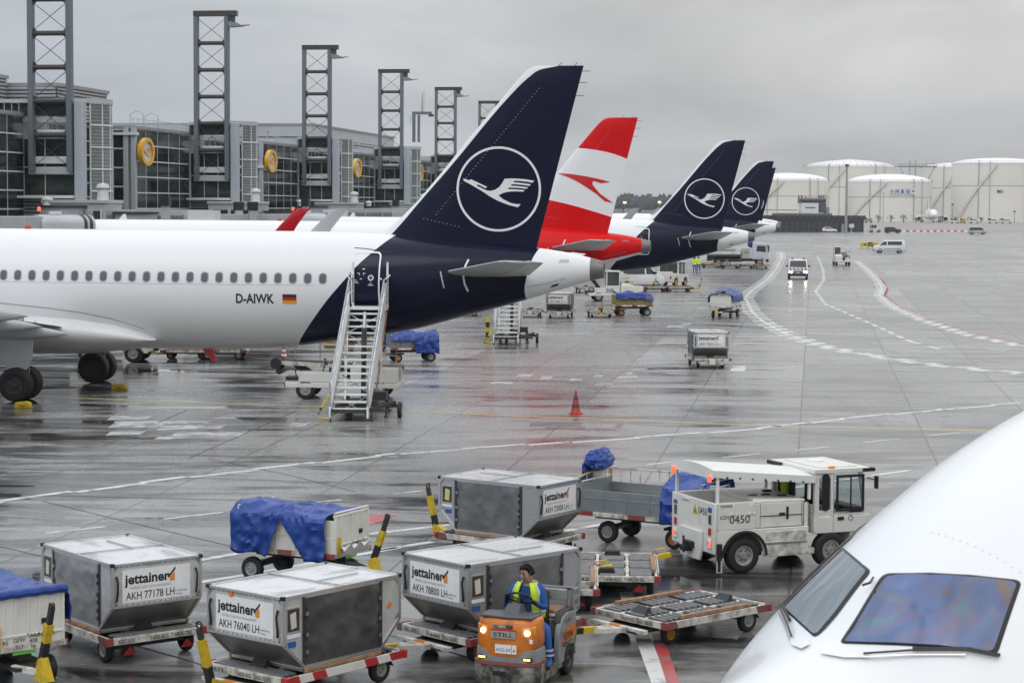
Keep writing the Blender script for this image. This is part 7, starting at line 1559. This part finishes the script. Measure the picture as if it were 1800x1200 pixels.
# ---------------------------------------------------------------- storage tanks and everything by the horizon
M('tank_white', (.76, .735, .67), .5, dirt=.18, dscale=.08, dcol=(.5, .48, .43)); M('tank_roof', (.82, .81, .79), .45); M('pipe_grey', (.30, .31, .32), .5); M('pipe_dark', (.09, .09, .10), .6); M('fence_dark', (.05, .052, .055), .6, dirt=.5, dscale=.6, dcol=(.025, .025, .025)); M('fence_mid', (.12, .125, .13), .5)
def tank(label, pxl, pxr, ybase, ytop, ydome, Y, roof_rails=True, ribs=False, text=None):
    a = at(pxl, 370, Y); c = at(pxr, 370, Y); R_ = (c.x-a.x)/2; cx = (a.x+c.x)/2; cy = Y+R_; zt = at((pxl+pxr)/2, ytop, Y).z; zd = at((pxl+pxr)/2, ydome, Y+R_).z
    root = thing('storage_tank', label, 'storage tank', (cx, cy, 0), 0, 'white storage tanks')
    b = MB(); b.lathe([(0, R_), (zt*.62, R_), (zt*.62, R_*.985), (zt, R_*.985)], (0, 0, 0), (0, 0, 1), 'tank_white', 72); b.build('shell', root, smooth=30)
    b = MB(); m = 8; b.lathe([(zt-.02, R_*.985)]+[(zt+(zd-zt)*sin(pi/2*k/m), R_*.985*cos(pi/2*k/m)) for k in range(1, m)]+[(zd, .05)], (0, 0, 0), (0, 0, 1), 'tank_roof', 72); rf = b.build('dome_roof', root, smooth=30)
    if ribs:
        b = MB()
        for i in range(40): t = 2*pi*i/40; b.tube([((R_*.985*cos(pi/2*k/m))*cos(t), (R_*.985*cos(pi/2*k/m))*sin(t), zt+(zd-zt)*sin(pi/2*k/m)+.08) for k in range(0, m)], .09, 'pipe_grey', 4)
        b.build('roof_rib', rf)
    b = MB(); n = 60
    for z in (zt+.1, zt+1.1): b.tube([((R_+.1)*cos(2*pi*i/n), (R_+.1)*sin(2*pi*i/n), z) for i in range(n)], .06, 'pipe_grey', 4, True)
    for i in range(n): t = 2*pi*i/n; b.cyl(((R_+.1)*cos(t), (R_+.1)*sin(t), zt), ((R_+.1)*cos(t), (R_+.1)*sin(t), zt+1.1), .05, 'pipe_grey', n=4)
    b.build('rim_railing', root)
    b = MB(); b.tube([(R_*1.0*cos(2*pi*i/n), R_*1.0*sin(2*pi*i/n), zt*.62) for i in range(n)], .16, 'pipe_grey', 4, True); b.build('wind_girder', root)
    for k, t in enumerate((-2.2, -1.95, -1.15, -.9)):
        b = MB(); q = [((R_+.25)*cos(t), (R_+.25)*sin(t), z) for z in (0.5, zt*.6, zt*.9, zt+1.2)] + [((R_-1)*cos(t), (R_-1)*sin(t), zt+1.5)]; b.tube(q, .14 if k % 2 else .2, 'pipe_grey', 6); b.build('riser_pipe', root)
    # spiral stair
    b = MB(); q = [((R_+.5)*cos(t), (R_+.5)*sin(t), z) for t, z in [(-2.75+.95*i/14, .3+(zt-.3)*(i/14)**1.0) for i in range(15)]]
    for i in range(14): b.bar(q[i], q[i+1], .9, .5, 'tank_white'); b.bar(q[i]+Vector((0, 0, 1)) if isinstance(q[i], Vector) else (q[i][0]*1.01, q[i][1]*1.01, q[i][2]+1.1), (q[i+1][0]*1.01, q[i+1][1]*1.01, q[i+1][2]+1.1), .1, .1, 'pipe_grey')
    b.build('spiral_stair', root)
    if text: text(root, R_, zt)
    return root
def hbg(root, R_, zt):
    t0 = -pi/2+.13; o = Vector(((R_+.15)*cos(t0), (R_+.15)*sin(t0), zt*.70)); xd = Vector((-sin(t0), cos(t0), 0)); od = Vector((cos(t0), sin(t0), 0))
    b = MB(); 
    for k in range(5): a = o+xd*(k-2.5)*2.75+xd*.1; e = a+xd*2.5; up = Vector((0, 0, 2.6)); b.add([a, e, e+up, a+up, a+od*.1, e+od*.1, e+up+od*.1, a+up+od*.1], [(4, 5, 6, 7), (0, 1, 5, 4), (2, 3, 7, 6), (1, 2, 6, 5), (3, 0, 4, 7)], 'sign_panel')
    s = b.build('company_sign', root, smooth=0)
    b = MB()
    for ch, k in (('H', 1), ('B', 2), ('G', 3)): b.text(ch, 2.5, o+xd*((k-2.5)*2.75+1.35)+od*.16+Vector((0, 0, .45)), xd, (0, 0, 1), 'ink_blue', .05, 'c')
    c = o+xd*((0-2.5)*2.75+1.35)+od*.16+Vector((0, 0, 1.3)); b.bar(c-Vector((0, 0, .8)), c+Vector((0, 0, .9)), .25, .06, 'ink_blue', up=od); b.bar(c-xd*.9-Vector((0, 0, .2)), c+Vector((0, 0, .2)), .3, .06, 'ink_blue', up=od); b.bar(c+xd*.9-Vector((0, 0, .2)), c+Vector((0, 0, .2)), .3, .06, 'ink_blue', up=od); b.bar(c-xd*.4-Vector((0, 0, .75)), c+xd*.4-Vector((0, 0, .75)), .2, .06, 'ink_blue', up=od)
    c = o+xd*((4-2.5)*2.75+1.35)+od*.16+Vector((0, 0, 1.2)); b.add([c+xd*x+Vector((0, 0, z)) for x, z in ((-.8, .6), (-.3, .4), (0, .9), (.3, .4), (.8, .6), (.6, -.1), (.15, -.3), (0, -.8), (-.15, -.3), (-.6, -.1))], [list(range(10))], 'ink_blue')
    b.build('lettering', s, smooth=0)
M('sign_panel', (.70, .71, .72), .4)
def n801(root, R_, zt):
    t0 = -pi/2-.22; o = Vector(((R_+.2)*cos(t0), (R_+.2)*sin(t0), zt*.5)); b = MB(); b.text('B01', 2.0, o, Vector((-sin(t0), cos(t0), 0)), (0, 0, 1), 'ink', .03); b.build('lettering', root, smooth=0)
tank('nearest white tank with the lettered blue company sign', 1500, 1652, 389, 320, 306, 1010, text=hbg)
tank('white tank partly behind the far blue tail, grey plant in front', 1320, 1468, 389, 318, 304, 1015)
tank('tall white tank with a ribbed dome and railed top walkway', 1424, 1588, 389, 293, 280, 1090, ribs=True)
tank('largest white tank, cut by the right edge of the picture', 1690, 1850, 389, 287, 278, 1012, text=n801)
tank('white tank in the gap behind the sign tank and the largest tank', 1632, 1772, 389, 295, 284, 1095, ribs=True)
# walkway between the tall tanks
def gantry():
    a = at(1585, 292, 1085); c = at(1640, 292, 1085); root = thing('tank_gantry', 'dark railed walkway bridging the tops of two tall tanks', 'walkway', (a.x, a.y, 0)); L_ = c.x-a.x; z = a.z
    b = MB(); b.box(-2, L_+2, -.8, .8, z-.5, z, 'pipe_dark'); b.build('deck', root)
    b = MB(); 
    for y in (-.8, .8):
        b.tube([(-2, y, z+1.1), (L_+2, y, z+1.1)], .07, 'pipe_dark', 4)
        for k in range(12): x = -2+(L_+4)*k/11; b.cyl((x, y, z), (x, y, z+1.1), .05, 'pipe_dark', n=4)
    b.build('railing', root)
    b = MB(); x0 = L_*.35
    for x in (x0-1.6, x0+1.6):
        for y in (-1.2, 1.2): b.cyl((x, y, 0), (x, y, z+3), .14, 'pipe_grey', n=5)
    for k in range(12): zz = 1+(z+2)*k/11; b.bar((x0-1.6, -1.2, zz), (x0+1.6, -1.2, zz), .12, .12, 'pipe_grey')
    b.build('stair_frame', root)
    b = MB()
    for x, h in ((L_*.8, 4), (L_*.95, 3.2), (L_*1.05, 4.2)): b.tube([(x, 0, z), (x, 0, z+h), (x+.9, 0, z+h+.3)], .07, 'pipe_grey', 4)
    b.build('lamp_pole', root)
    b = MB(); b.bar((-1, 0, z-.4), (3, 0, z-9), .2, .2, 'pipe_dark'); b.bar((L_+1, 0, z-.4), (L_-4, 0, z-10), .3, .3, 'pipe_dark'); b.build('strut', root)
gantry()
# dark blast fence with the plant house behind
def fence():
    p0 = G(1330, 408); p1 = G(1517, 407.5); root = thing('blast_fence', 'long dark ribbed fence at the end of the apron', 'fence', (p0.x, p0.y, 0), atan2(p1.y-p0.y, p1.x-p0.x)); L_ = (p1-p0).length
    b = MB(); b.box(0, L_, 0, .3, 0, 3.4, 'fence_dark'); b.hexa([(0, -.02, 3.3), (L_, -.02, 3.3), (L_, .6, 3.3), (0, .6, 3.3), (0, -.9, 4.7), (L_, -.9, 4.7), (L_, .2, 4.7), (0, .2, 4.7)], 'fence_mid'); b.build('panel_wall', root)
    n = 19
    for k in range(n+1):
        b = MB(); x = L_*k/n; b.box(x-.10, x+.10, -.18, -.004, 0, 3.3, 'fence_mid'); b.bar((x, -.1, 3.2), (x, -1.0, 4.7), .16, .12, 'pipe_dark'); b.build('post', root)
    b = MB(); b.box(L_*.78, L_*.80, -.6, -.2, 0, 2.2, 'pipe_grey'); b.build('cabinet', root)
    b = MB(); b.box(L_*.855, L_*.90, -.55, -.2, 1.2, 2.3, 'sign_panel'); b.box(L_*.87, L_*.885, -.4, -.2, 0, 1.2, 'pipe_grey'); b.build('notice_board', root)
fence()
def plant():
    p = at(1420, 380, 620); z = lambda y: at(1420, y, 620).z; s = 620/3565; root = thing('plant_house', 'small white plant house with grey pipework on top, above the dark fence', 'building', (p.x, p.y, 0))
    X = lambda px: (px-1420)*s
    b = MB(); b.box(X(1406), X(1436), -3, 3, 0, z(357), 'sign_panel'); b.box(X(1413), X(1430), -3.05, -3.0, z(366), z(364), 'pipe_dark'); b.build('wall', root)
    b = MB(); b.box(X(1360), X(1459), -4, 4, z(380), z(375), 'fence_mid'); b.box(X(1340), X(1400), -2, 2, z(370.5), z(368.5), 'pipe_grey'); b.build('platform', root)
    b = MB(); b.box(X(1404), X(1449), -2.6, 2.6, z(357)+.02, z(348), 'pipe_grey'); b.cyl((X(1404), -2.8, z(352)), (X(1449), -2.8, z(352)), .55, 'pipe_dark'); b.box(X(1437), X(1449), -3, 3, z(374), z(357), 'pipe_dark'); b.box(X(1449), X(1456), -2, 2, z(376), z(364), 'pipe_grey'); b.build('pipework', root)
    b = MB()
    for x in (1402, 1407, 1414, 1438, 1441, 1445): b.cyl((X(x), -2, z(357)), (X(x), -2, z(343 if x != 1414 else 345)), .2, 'pipe_dark', n=6)
    b.build('vent_pipe', root)
    b = MB()
    for x0, x1, y in ((1401, 1408, 343.5), (1438, 1450, 344)): b.tube([(X(x0), -2.5, z(y+5)), (X(x0), -2.5, z(y)), (X(x1), -2.5, z(y)), (X(x1), -2.5, z(y+5))], .1, 'pipe_grey', 4)
    b.build('railing', root)
plant()
# lamp masts
def mast(label, px, ybot, ytop, Y, r=.3):
    p = at(px, ybot, Y); z0 = max(0, p.z); z1 = at(px, ytop, Y).z; root = thing('light_mast', label, 'lamp post', (p.x, p.y, 0), 0, 'distant light masts')
    b = MB(); b.cyl((0, 0, 0), (0, 0, z1), r, 'pipe_grey', r*.55, n=10); b.build('pole', root)
    b = MB(); b.box(-.5, .5, -.3, .3, z1-.5, z1+.2, 'pipe_dark') if r > .2 else b.bar((-.8, 0, z1), (.8, 0, z1), .2, .2, 'pipe_dark'); b.build('lamp_head', root)
    return root
mast('tall thin mast in front of the dark fence and the ribbed tank', 1487, 400, 290, 560, .42); mast('thin mast left of the lettered tank sign', 1552.5, 388, 340, 960, .2)
mast('thin mast between the lettered tank and the largest tank', 1674, 388, 359, 950, .25); mast('short mast by the far right tank foot', 1783, 388, 371, 950, .25)
M('lamp_far', (1, .62, .3), .3, emit=2.5)
for px, yt, l in ((1098, 356, 'lit apron lamp before the forest, close to the red and white tail'), (1159, 355.5, 'lit apron lamp before the forest, right one of the two')):
    m_ = mast(l, px, 375, yt, 1250, .16); z1 = at(px, yt, 1250).z; b = MB(); b.box(-.9, .9, -.6, .2, z1-.6, z1+.6, 'lamp_far'); b.build('lamp_glow', m_)
# forest
M('forest_leaf', (.040, .055, .052), .9, dirt=.6, dscale=.05, dcol=(.05, .062, .058))
def forest():
    rnd = random.Random(5); b = MB(); Y0 = 2100
    x = at(960, 350, Y0).x
    xe = at(2000, 350, Y0).x
    while x < xe:
        h = rnd.uniform(16, 19)+1.5*sin(x*.01); w = rnd.uniform(5, 9); y = Y0+rnd.uniform(-30, 60); n = 6
        rg = [[(x+w*k*cos(2*pi*i/n+j)*rnd.uniform(.75, 1.2), y+w*k*sin(2*pi*i/n+j), z*h+rnd.uniform(-1, 1)) for i in range(n)] for j, (k, z) in enumerate(((.9, 0), (1.0, .45), (.8, .75), (.35, .95), (.05, 1.03)))]
        b.loft(rg, 'forest_leaf'); x += rnd.uniform(2.5, 6)
    b.box(at(960, 350, Y0+80).x, xe, Y0+80, Y0+90, 0, 17, 'forest_leaf')
    o = b.build('forest', None, smooth=0); o['kind'] = 'stuff'; o['label'] = 'dark belt of forest along the horizon between the tails'; o['category'] = 'forest'
forest()
# far airport bits before the forest
M('far_blue', (.25, .38, .50), .6); M('far_cream', (.5, .45, .38), .6)
for i, (x0, x1, y0, y1, mt, l) in enumerate(((1078, 1094, 375, 367.5, 'far_cream', 'low pale hut far off next to the red and white tail'), (1098, 1121, 375, 367, 'sign_panel', 'long pale shed far off below the forest edge'), (1128, 1152, 375, 369.5, 'far_blue', 'bluish low shed far off left of the blue tail'))):
    p = at((x0+x1)/2, 375, 1150); s = 1150/3565; z = at(x0, y1, 1150).z; root = thing('distant_shed', l, 'building', (p.x, p.y, 0), 0, 'distant sheds'); w = (x1-x0)*s/2
    b = MB(); b.box(-w, w, -4, 4, 0, z*.7, mt); b.build('wall', root); b = MB(); b.prism([(-w-.4, z*.7), (w+.4, z*.7), (w*.8, z), (-w*.8, z)], 'y', -4.4, 4.4, 'roof_grey'); b.build('roof', root)
    b = MB(); b.box(-w*.7, w*.7, -4.06, -4.0, z*.25, z*.55, 'glass_mid'); b.build('window', root)
# bare trees at the tank feet
M('bark', (.055, .045, .038), .9)
def bare_tree(label, px, py, hpx, Y, seed):
    rnd = random.Random(seed); p = at(px, py, Y); h = hpx*Y/3565; root = thing('bare_tree', label, 'tree', (p.x, p.y, 0), 0, 'bare trees before the tanks')
    b = MB(); b.cyl((0, 0, 0), (0, 0, h*.6), .24, 'bark', .1, n=7); t = b.build('trunk', root)
    b = MB()
    def br(a, d, l, r, lev):
        e = a+d*l; b.cyl(a, e, r, 'bark', r*.6, n=4)
        if lev:
            for _ in range(4 if lev > 1 else 5):
                q = (d+Vector((rnd.uniform(-.9, .9), rnd.uniform(-.9, .9), rnd.uniform(-.15, .55)))).normalized(); br(a.lerp(e, rnd.uniform(.45, 1)), q, l*rnd.uniform(.5, .75), max(.03, r*.55), lev-1)
    for k in range(8): a = 2*pi*k/3+rnd.random(); br(Vector((0, 0, h*(.14+.05*k))), Vector((cos(a)*.75, sin(a)*.75, .55+.08*k)).normalized(), h*(.34-.02*k), .07, 2)
    b.build('crown', root, smooth=0)
for i, (px, hp, l) in enumerate(((1502, 16, 'slender bare tree right of the dark fence mast'), (1544, 17, 'bare tree left of the thin mast by the lettered tank'), (1566, 18, 'spreading bare tree behind the far airliner left wing tip'), (1588, 18, 'bare tree between the left wing tip and the far engine'), (1610, 12, 'small bare tree just left of the far airliner'), (1656, 17, 'dense bare tree just right of the far airliner'), (1680, 14, 'bare tree beyond the right wing of the far airliner'), (1704, 14, 'bare tree at the tip of the right wing of the far airliner'), (1724, 14, 'bare tree at the twin pipes of the largest tank'))):
    bare_tree(l, px, 390, hp, 955, i)
# small vehicles parked far off
def far_gse(label, px, w, body='gse_white', Y=925, seed=0):
    p = at(px, 391, Y); s = Y/3565; root = thing('service_vehicle', label, 'service vehicle', (p.x, p.y, 0), 0, 'service vehicles parked by the tanks'); w = w*s/2
    b = MB(); b.box(-w, w, -1, 1, .5, 1.3, body); b.box(-w, -w*.4, -1, 1, 1.3, 2.6, body); b.box(w*.6, w, -.9, .9, 1.3, 2.2, body); b.build('body', root, bevel=.08)
    b = MB(); b.box(-w*.95, -w*.45, -1.02, -1.0, 1.6, 2.4, 'glass_dark'); b.box(-w*.3, w*.5, -.9, .9, 1.32, 1.8, 'pipe_dark'); b.build('window', root)
    for x in (-w*.6, w*.6): wheel(root, x, -.9, .45, .45, .3, -1, 'dark_rim', 14, rim=False)
for px, w, bd, l in ((1678, 17, 'gse_white', 'white vehicle with yellow lamp right of the far airliner'), (1692, 9, 'yellow', 'yellow tug beyond the far airliner right wing'), (1712, 18, 'gse_white', 'white tug pair under the largest tank, left'), (1745, 20, 'gse_white', 'white loader under the largest tank, middle'), (1768, 22, 'gse_white', 'white loader under the largest tank, right'), (1526, 14, 'pipe_grey', 'dark vehicle at the corner of the dark fence')): far_gse(l, px, w, bd)
# red and white barrier row
M('barrier_red', (.42, .09, .07), .6)
rb = [G(x, 407.5) for x in range(1586, 1706, 6)]
for i in range(len(rb)-1):
    a, c = rb[i], rb[i+1]; d = c-a; root = thing('road_barrier', 'low red and white plastic barrier in the row before the brown apron', 'barrier', tuple((a+c)/2), atan2(d.y, d.x), 'row of red and white barriers'); l = d.length/2-.03
    b = MB(); b.prism([(-.3, 0), (.3, 0), (.14, .2), (.12, .5), (-.12, .5), (-.14, .2)], 'x', -l, l, 'barrier_red' if i % 2 else 'cone_white'); b.build('block', root, bevel=.03)
# yellow guidance sign
def gsign():
    p = G(1512, 436); root = thing('guidance_sign', 'yellow and black taxiway sign half hidden by the white passenger van', 'sign', (p.x, p.y, 0), 0)
    x = 0
    for txt, w, bg, fg in (('<-M1', 1.35, 'sign_yellow_b', 'ink'), ('A7', .85, 'ink', 'sign_yellow_b'), ('L7->', 1.45, 'sign_yellow_b', 'ink')):
        b = MB(); b.box(x, x+w-.02, -.12, .12, .25, 1.0, bg); q = b.build('panel', root, bevel=.02); b = MB(); b.text(txt, .62, (x+w/2-.01, -.125, .40), (1, 0, 0), (0, 0, 1), fg, .01, 'c', width=w*.78); b.build('lettering', q, smooth=0); x += w
    b = MB(); 
    for xx in (.2, 1.3, 2.2, 3.3): b.cyl((xx, 0, 0), (xx, 0, .26), .05, 'pipe_dark', n=8)
    b.build('leg', root); root.scale = (1, 1, 1)
M('barrier_red', (.42, .09, .07), .6); M('sign_yellow_b', (.78, .55, .01), .5)
gsign()
# brownish dry concrete beyond the barriers
m = M('dry_concrete', (.30, .275, .25), .75, dirt=.4, dscale=.02, dcol=(.24, .225, .21))
q = [G(1517, 408), G(1840, 408.5), G(1900, 385.5), G(1300, 385.5)]
b = MB(); b.add([(v.x, v.y, .01) for v in q], [(0, 1, 2, 3)], 'dry_concrete'); struct(b.build('far_apron', smooth=0))
# ---------------------------------------------------------------- white airliner nose right below the window
n_top = pchip([0, .05, .2, .5, 1.0, 1.6, 2.0, 2.5, 3.0, 3.6, 4.4, 5.4, 7, 11], [3.35, 3.55, 3.76, 3.98, 4.26, 4.50, 4.84, 5.18, 5.46, 5.74, 5.98, 6.10, 6.08, 5.885])
n_hw = pchip([0, .05, .2, .5, 1, 1.5, 2, 2.5, 3, 4, 5, 6, 24], [0, .2, .42, .72, 1.08, 1.35, 1.53, 1.65, 1.745, 1.88, 1.95, 1.975, 1.975])
def n_exp(x): return 1.58 if x < 5 else min(2, 1.58+.42*(x-5)/6)
def nsec(x, n):
    if x > 11: return fsec(x, n)
    t, bo, w = n_top(x), f_bot(x), n_hw(x); zc = (t+bo)/2; hh = (t-bo)/2; o = []
    for i in range(n):
        a = -pi/2+2*pi*i/n; ca, sa = cos(a), sin(a); e = 2/n_exp(x) if sa > 0 else 2/(n_exp(x)*.5+1)
        o.append((x, w*math.copysign(abs(ca)**e, ca), zc+hh*math.copysign(abs(sa)**e, sa)))
    return o
def nz(x, y):
    t, bo, w = n_top(x), f_bot(x), n_hw(x); n = n_exp(x); return (t+bo)/2+(t-bo)/2*max(0, 1-(abs(y)/w)**n)**(1/n)
def ny(x, z):
    t, bo, w = n_top(x), f_bot(x), n_hw(x); n = n_exp(x); return w*max(0, 1-(abs(z-(t+bo)/2)/((t-bo)/2))**n)**(1/n)
def npt(x, y, off):
    z = nz(x, y); e = .01; a = Vector((e, 0, nz(x+e, y)-z)); c = Vector((0, e, nz(x, y+e)-z)); nrm = a.cross(c).normalized()
    if nrm.z < 0: nrm = -nrm
    return Vector((x, y, z))+nrm*off
def spt(x, z, sg, off): y = ny(x, z); return Vector((x, sg*(y+off*.8), z+off*.5))
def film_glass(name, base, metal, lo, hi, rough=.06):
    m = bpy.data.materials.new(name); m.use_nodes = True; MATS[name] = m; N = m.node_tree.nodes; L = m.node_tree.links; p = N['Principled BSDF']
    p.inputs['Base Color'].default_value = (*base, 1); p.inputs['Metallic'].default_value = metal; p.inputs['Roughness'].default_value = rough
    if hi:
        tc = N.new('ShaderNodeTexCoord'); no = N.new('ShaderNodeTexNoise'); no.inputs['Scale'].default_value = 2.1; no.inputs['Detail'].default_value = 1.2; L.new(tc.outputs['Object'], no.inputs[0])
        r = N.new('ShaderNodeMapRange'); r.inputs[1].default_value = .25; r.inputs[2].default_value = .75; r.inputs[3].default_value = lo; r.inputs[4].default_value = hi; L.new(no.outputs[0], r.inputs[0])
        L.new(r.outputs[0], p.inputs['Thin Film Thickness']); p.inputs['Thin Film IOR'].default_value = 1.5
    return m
film_glass('windscreen_sheen', (.2, .2, .24), .9, 280, 620, .05)
def paint_sheen():  # iridescent sheen painted into the pane's base colour with a noise ramp
    m = MATS['windscreen_sheen']; N = m.node_tree.nodes; L = m.node_tree.links; tc = N.new('ShaderNodeTexCoord'); no = N.new('ShaderNodeTexNoise'); no.inputs['Scale'].default_value = 2.6; no.inputs['Detail'].default_value = 1.5; no.inputs['Distortion'].default_value = .8; L.new(tc.outputs['Object'], no.inputs[0])
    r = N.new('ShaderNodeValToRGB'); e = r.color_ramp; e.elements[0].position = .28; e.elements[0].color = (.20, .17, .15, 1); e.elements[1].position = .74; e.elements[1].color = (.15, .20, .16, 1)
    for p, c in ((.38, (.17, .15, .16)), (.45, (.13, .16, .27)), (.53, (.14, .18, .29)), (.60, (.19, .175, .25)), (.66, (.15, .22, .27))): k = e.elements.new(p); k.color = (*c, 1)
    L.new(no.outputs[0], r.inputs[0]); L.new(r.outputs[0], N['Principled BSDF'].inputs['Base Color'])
paint_sheen(); film_glass('windscreen_plain', (.24, .265, .28), .8, 0, 0)
def foreground_airliner():
    ang = atan2(.607, .7946); before = set(bpy.data.objects)
    root, fus = airliner('foreground_airliner', 'huge white airliner nose and cockpit windows filling the lower right corner', (.7345, 11.618, -.0705), body='aero_white', hd=ang, K=1.0, nseg=64, finmat='navy_fin')
    root['group'] = ''; del root['group']
    old = fus.data; xs = [.002, .02, .05, .1, .15, .2, .3, .4, .5, .6, .7, .8, .9, 1.0]+[1.0+.06*i for i in range(1, 60)]+[4.8, 5.1, 5.5, 6, 6.5, 7, 8, 9, 10, 11, 12, 16, 20, 22, 24, 26, 28, 29, 30, 31, 32, 33, 34, 35, 36, 36.7, 37.1]
    b = MB(); b.loft([nsec(x, 128) if x <= 11 else fsec(x, 128) for x in xs], 'aero_white'); nf = b.build('fuselage', None, smooth=70); fus.data = nf.data; bpy.data.objects.remove(nf)
    PLUG = 4.3
    for v in fus.data.vertices:
        if v.co.x > 10.5: v.co.x += PLUG
    for ch in root.children:
        if ch is fus or ch.name.startswith('nose_gear'): continue
        xs_ = [v.co.x for v in ch.data.vertices]
        if sum(xs_)/len(xs_) > 8.5: ch.location.x += PLUG
    def densify(q, k=6): return [tuple(Vector(q[i]).lerp(Vector(q[(i+1) % len(q)]), j/k)) for i in range(len(q)) for j in range(k)]
    def outside(p):
        x = min(max(p.x, .01), 11); t, bo, w = n_top(x), f_bot(x), n_hw(x); n = n_exp(x); return (abs(p.y)/w)**n+(abs(p.z-(t+bo)/2)/((t-bo)/2))**n > 1
    def flat_pane(C, sg, glass, name, r=.05):
        """C: four corners in space; the pane is cut from their plane and laid on the skin"""
        C = [Vector((p[0], sg*p[1], p[2])) for p in C]; o = (C[0]+C[1]+C[2]+C[3])/4; u = (C[1]-C[0]).normalized(); nr = (C[1]-C[0]).cross(C[2]-C[0]).normalized()
        if nr.dot(o-Vector((4, 0, 4))) < 0: nr = -nr
        v = nr.cross(u); Q = [((p-o).dot(u), (p-o).dot(v)) for p in C]
        def lay(a, c, off):
            p = o+u*a+v*c-nr*.3
            for _ in range(300):
                if outside(p): break
                p = p+nr*.004
            lo, hi = -.004, 0.0
            for _ in range(12):
                md = (lo+hi)/2
                if outside(p+nr*md): hi = md
                else: lo = md
            return p+nr*(hi+off)
        q = densify(rounded(Q, r), 3); qi = densify(rounded(shrink(Q, .03), r*.8), 3); n = len(q)
        b = MB(); b.add([lay(*p, .004) for p in q]+[lay(*p, .016) for p in qi], [(i, (i+1) % n, n+(i+1) % n, n+i) for i in range(n)], 'black'); w = b.build(name, root, smooth=60)
        vv, f = fine_poly(qi, .09); b = MB(); b.add([lay(*p, .012) for p in vv], f, glass); b.build('pane', w, smooth=60)
    for sg in (-1, 1):
        flat_pane([(2.015, .055, 4.875), (2.47, .79, 4.915), (2.12, .905, 4.46), (1.60, .085, 4.455)], sg, 'windscreen_sheen' if sg < 0 else 'windscreen_plain', 'windscreen')
        for quad2 in ([(2.27, 4.52), (2.58, 4.92), (3.12, 4.96), (3.12, 4.54)], [(3.2, 4.55), (3.2, 4.96), (3.62, 4.88), (3.68, 4.58)]):
            flat_pane([(x, ny(x, z), z) for x, z in quad2], sg, 'windscreen_plain', 'side_window')
        # wiper with its housing, seam below the glass
        b = MB(); P = [(1.62, .30), (1.80, .52), (2.0, .78), (2.12, .93)]
        b.tube([npt(x-.03, sg*y, .03) for x, y in P], .007, 'dark_steel', 6); b.tube([npt(x-.045, sg*(y+.01), .02) for x, y in P[0:3]], .006, 'alum_trim', 6); b.tube([npt(x-.012, sg*y, .018) for x, y in P[1:]], .010, 'black', 6); b.build('wiper', root)
        b = MB(); Q = [(1.50, .06), (1.55, .15), (1.63, .30), (1.60, .34), (1.50, .22), (1.44, .08)]; b.add([npt(x, sg*y, .016) for x, y in Q], [list(range(6))], 'aero_white'); b.build('wiper_housing', root, smooth=0)
    b = MB(); b.tube([npt(1.98, -.02, .02), npt(1.93, -.06, .06), npt(1.90, -.03, .07)], .008, 'black', 6); b.build('ice_probe', root)
    b = MB()
    for i in range(16): p = npt(2.6+.0*i, -.2-.07*i, .003) if False else npt(2.40+.012*i, -.12-.05*i, .0015); b.add([p+Vector((-.006, 0, 0)), p+Vector((0, -.006, 0)), p+Vector((.006, 0, 0)), p+Vector((0, .006, 0))], [(0, 1, 2, 3)], 'aero_grey')
    b.build('rivet_line', root, smooth=0)
    return root
foreground_airliner()
# ---------------------------------------------------------------- the damp air
def haze():
    m = bpy.data.materials.new('damp_air'); m.use_nodes = True; N = m.node_tree.nodes; N.clear(); o = N.new('ShaderNodeOutputMaterial'); v = N.new('ShaderNodeVolumePrincipled')
    v.inputs['Color'].default_value = (.86, .88, .91, 1); v.inputs['Density'].default_value = .0001; v.inputs['Anisotropy'].default_value = .2; m.node_tree.links.new(v.outputs[0], o.inputs['Volume']); MATS['damp_air'] = m
    b = MB(); b.box(-2600, 2600, -40, 7100, -1, 62, 'damp_air'); q = b.build('haze', None, smooth=0); q['kind'] = 'stuff'; q['label'] = 'thin damp haze over the whole apron, paling far things'; q['category'] = 'haze'; q.visible_shadow = True
haze()
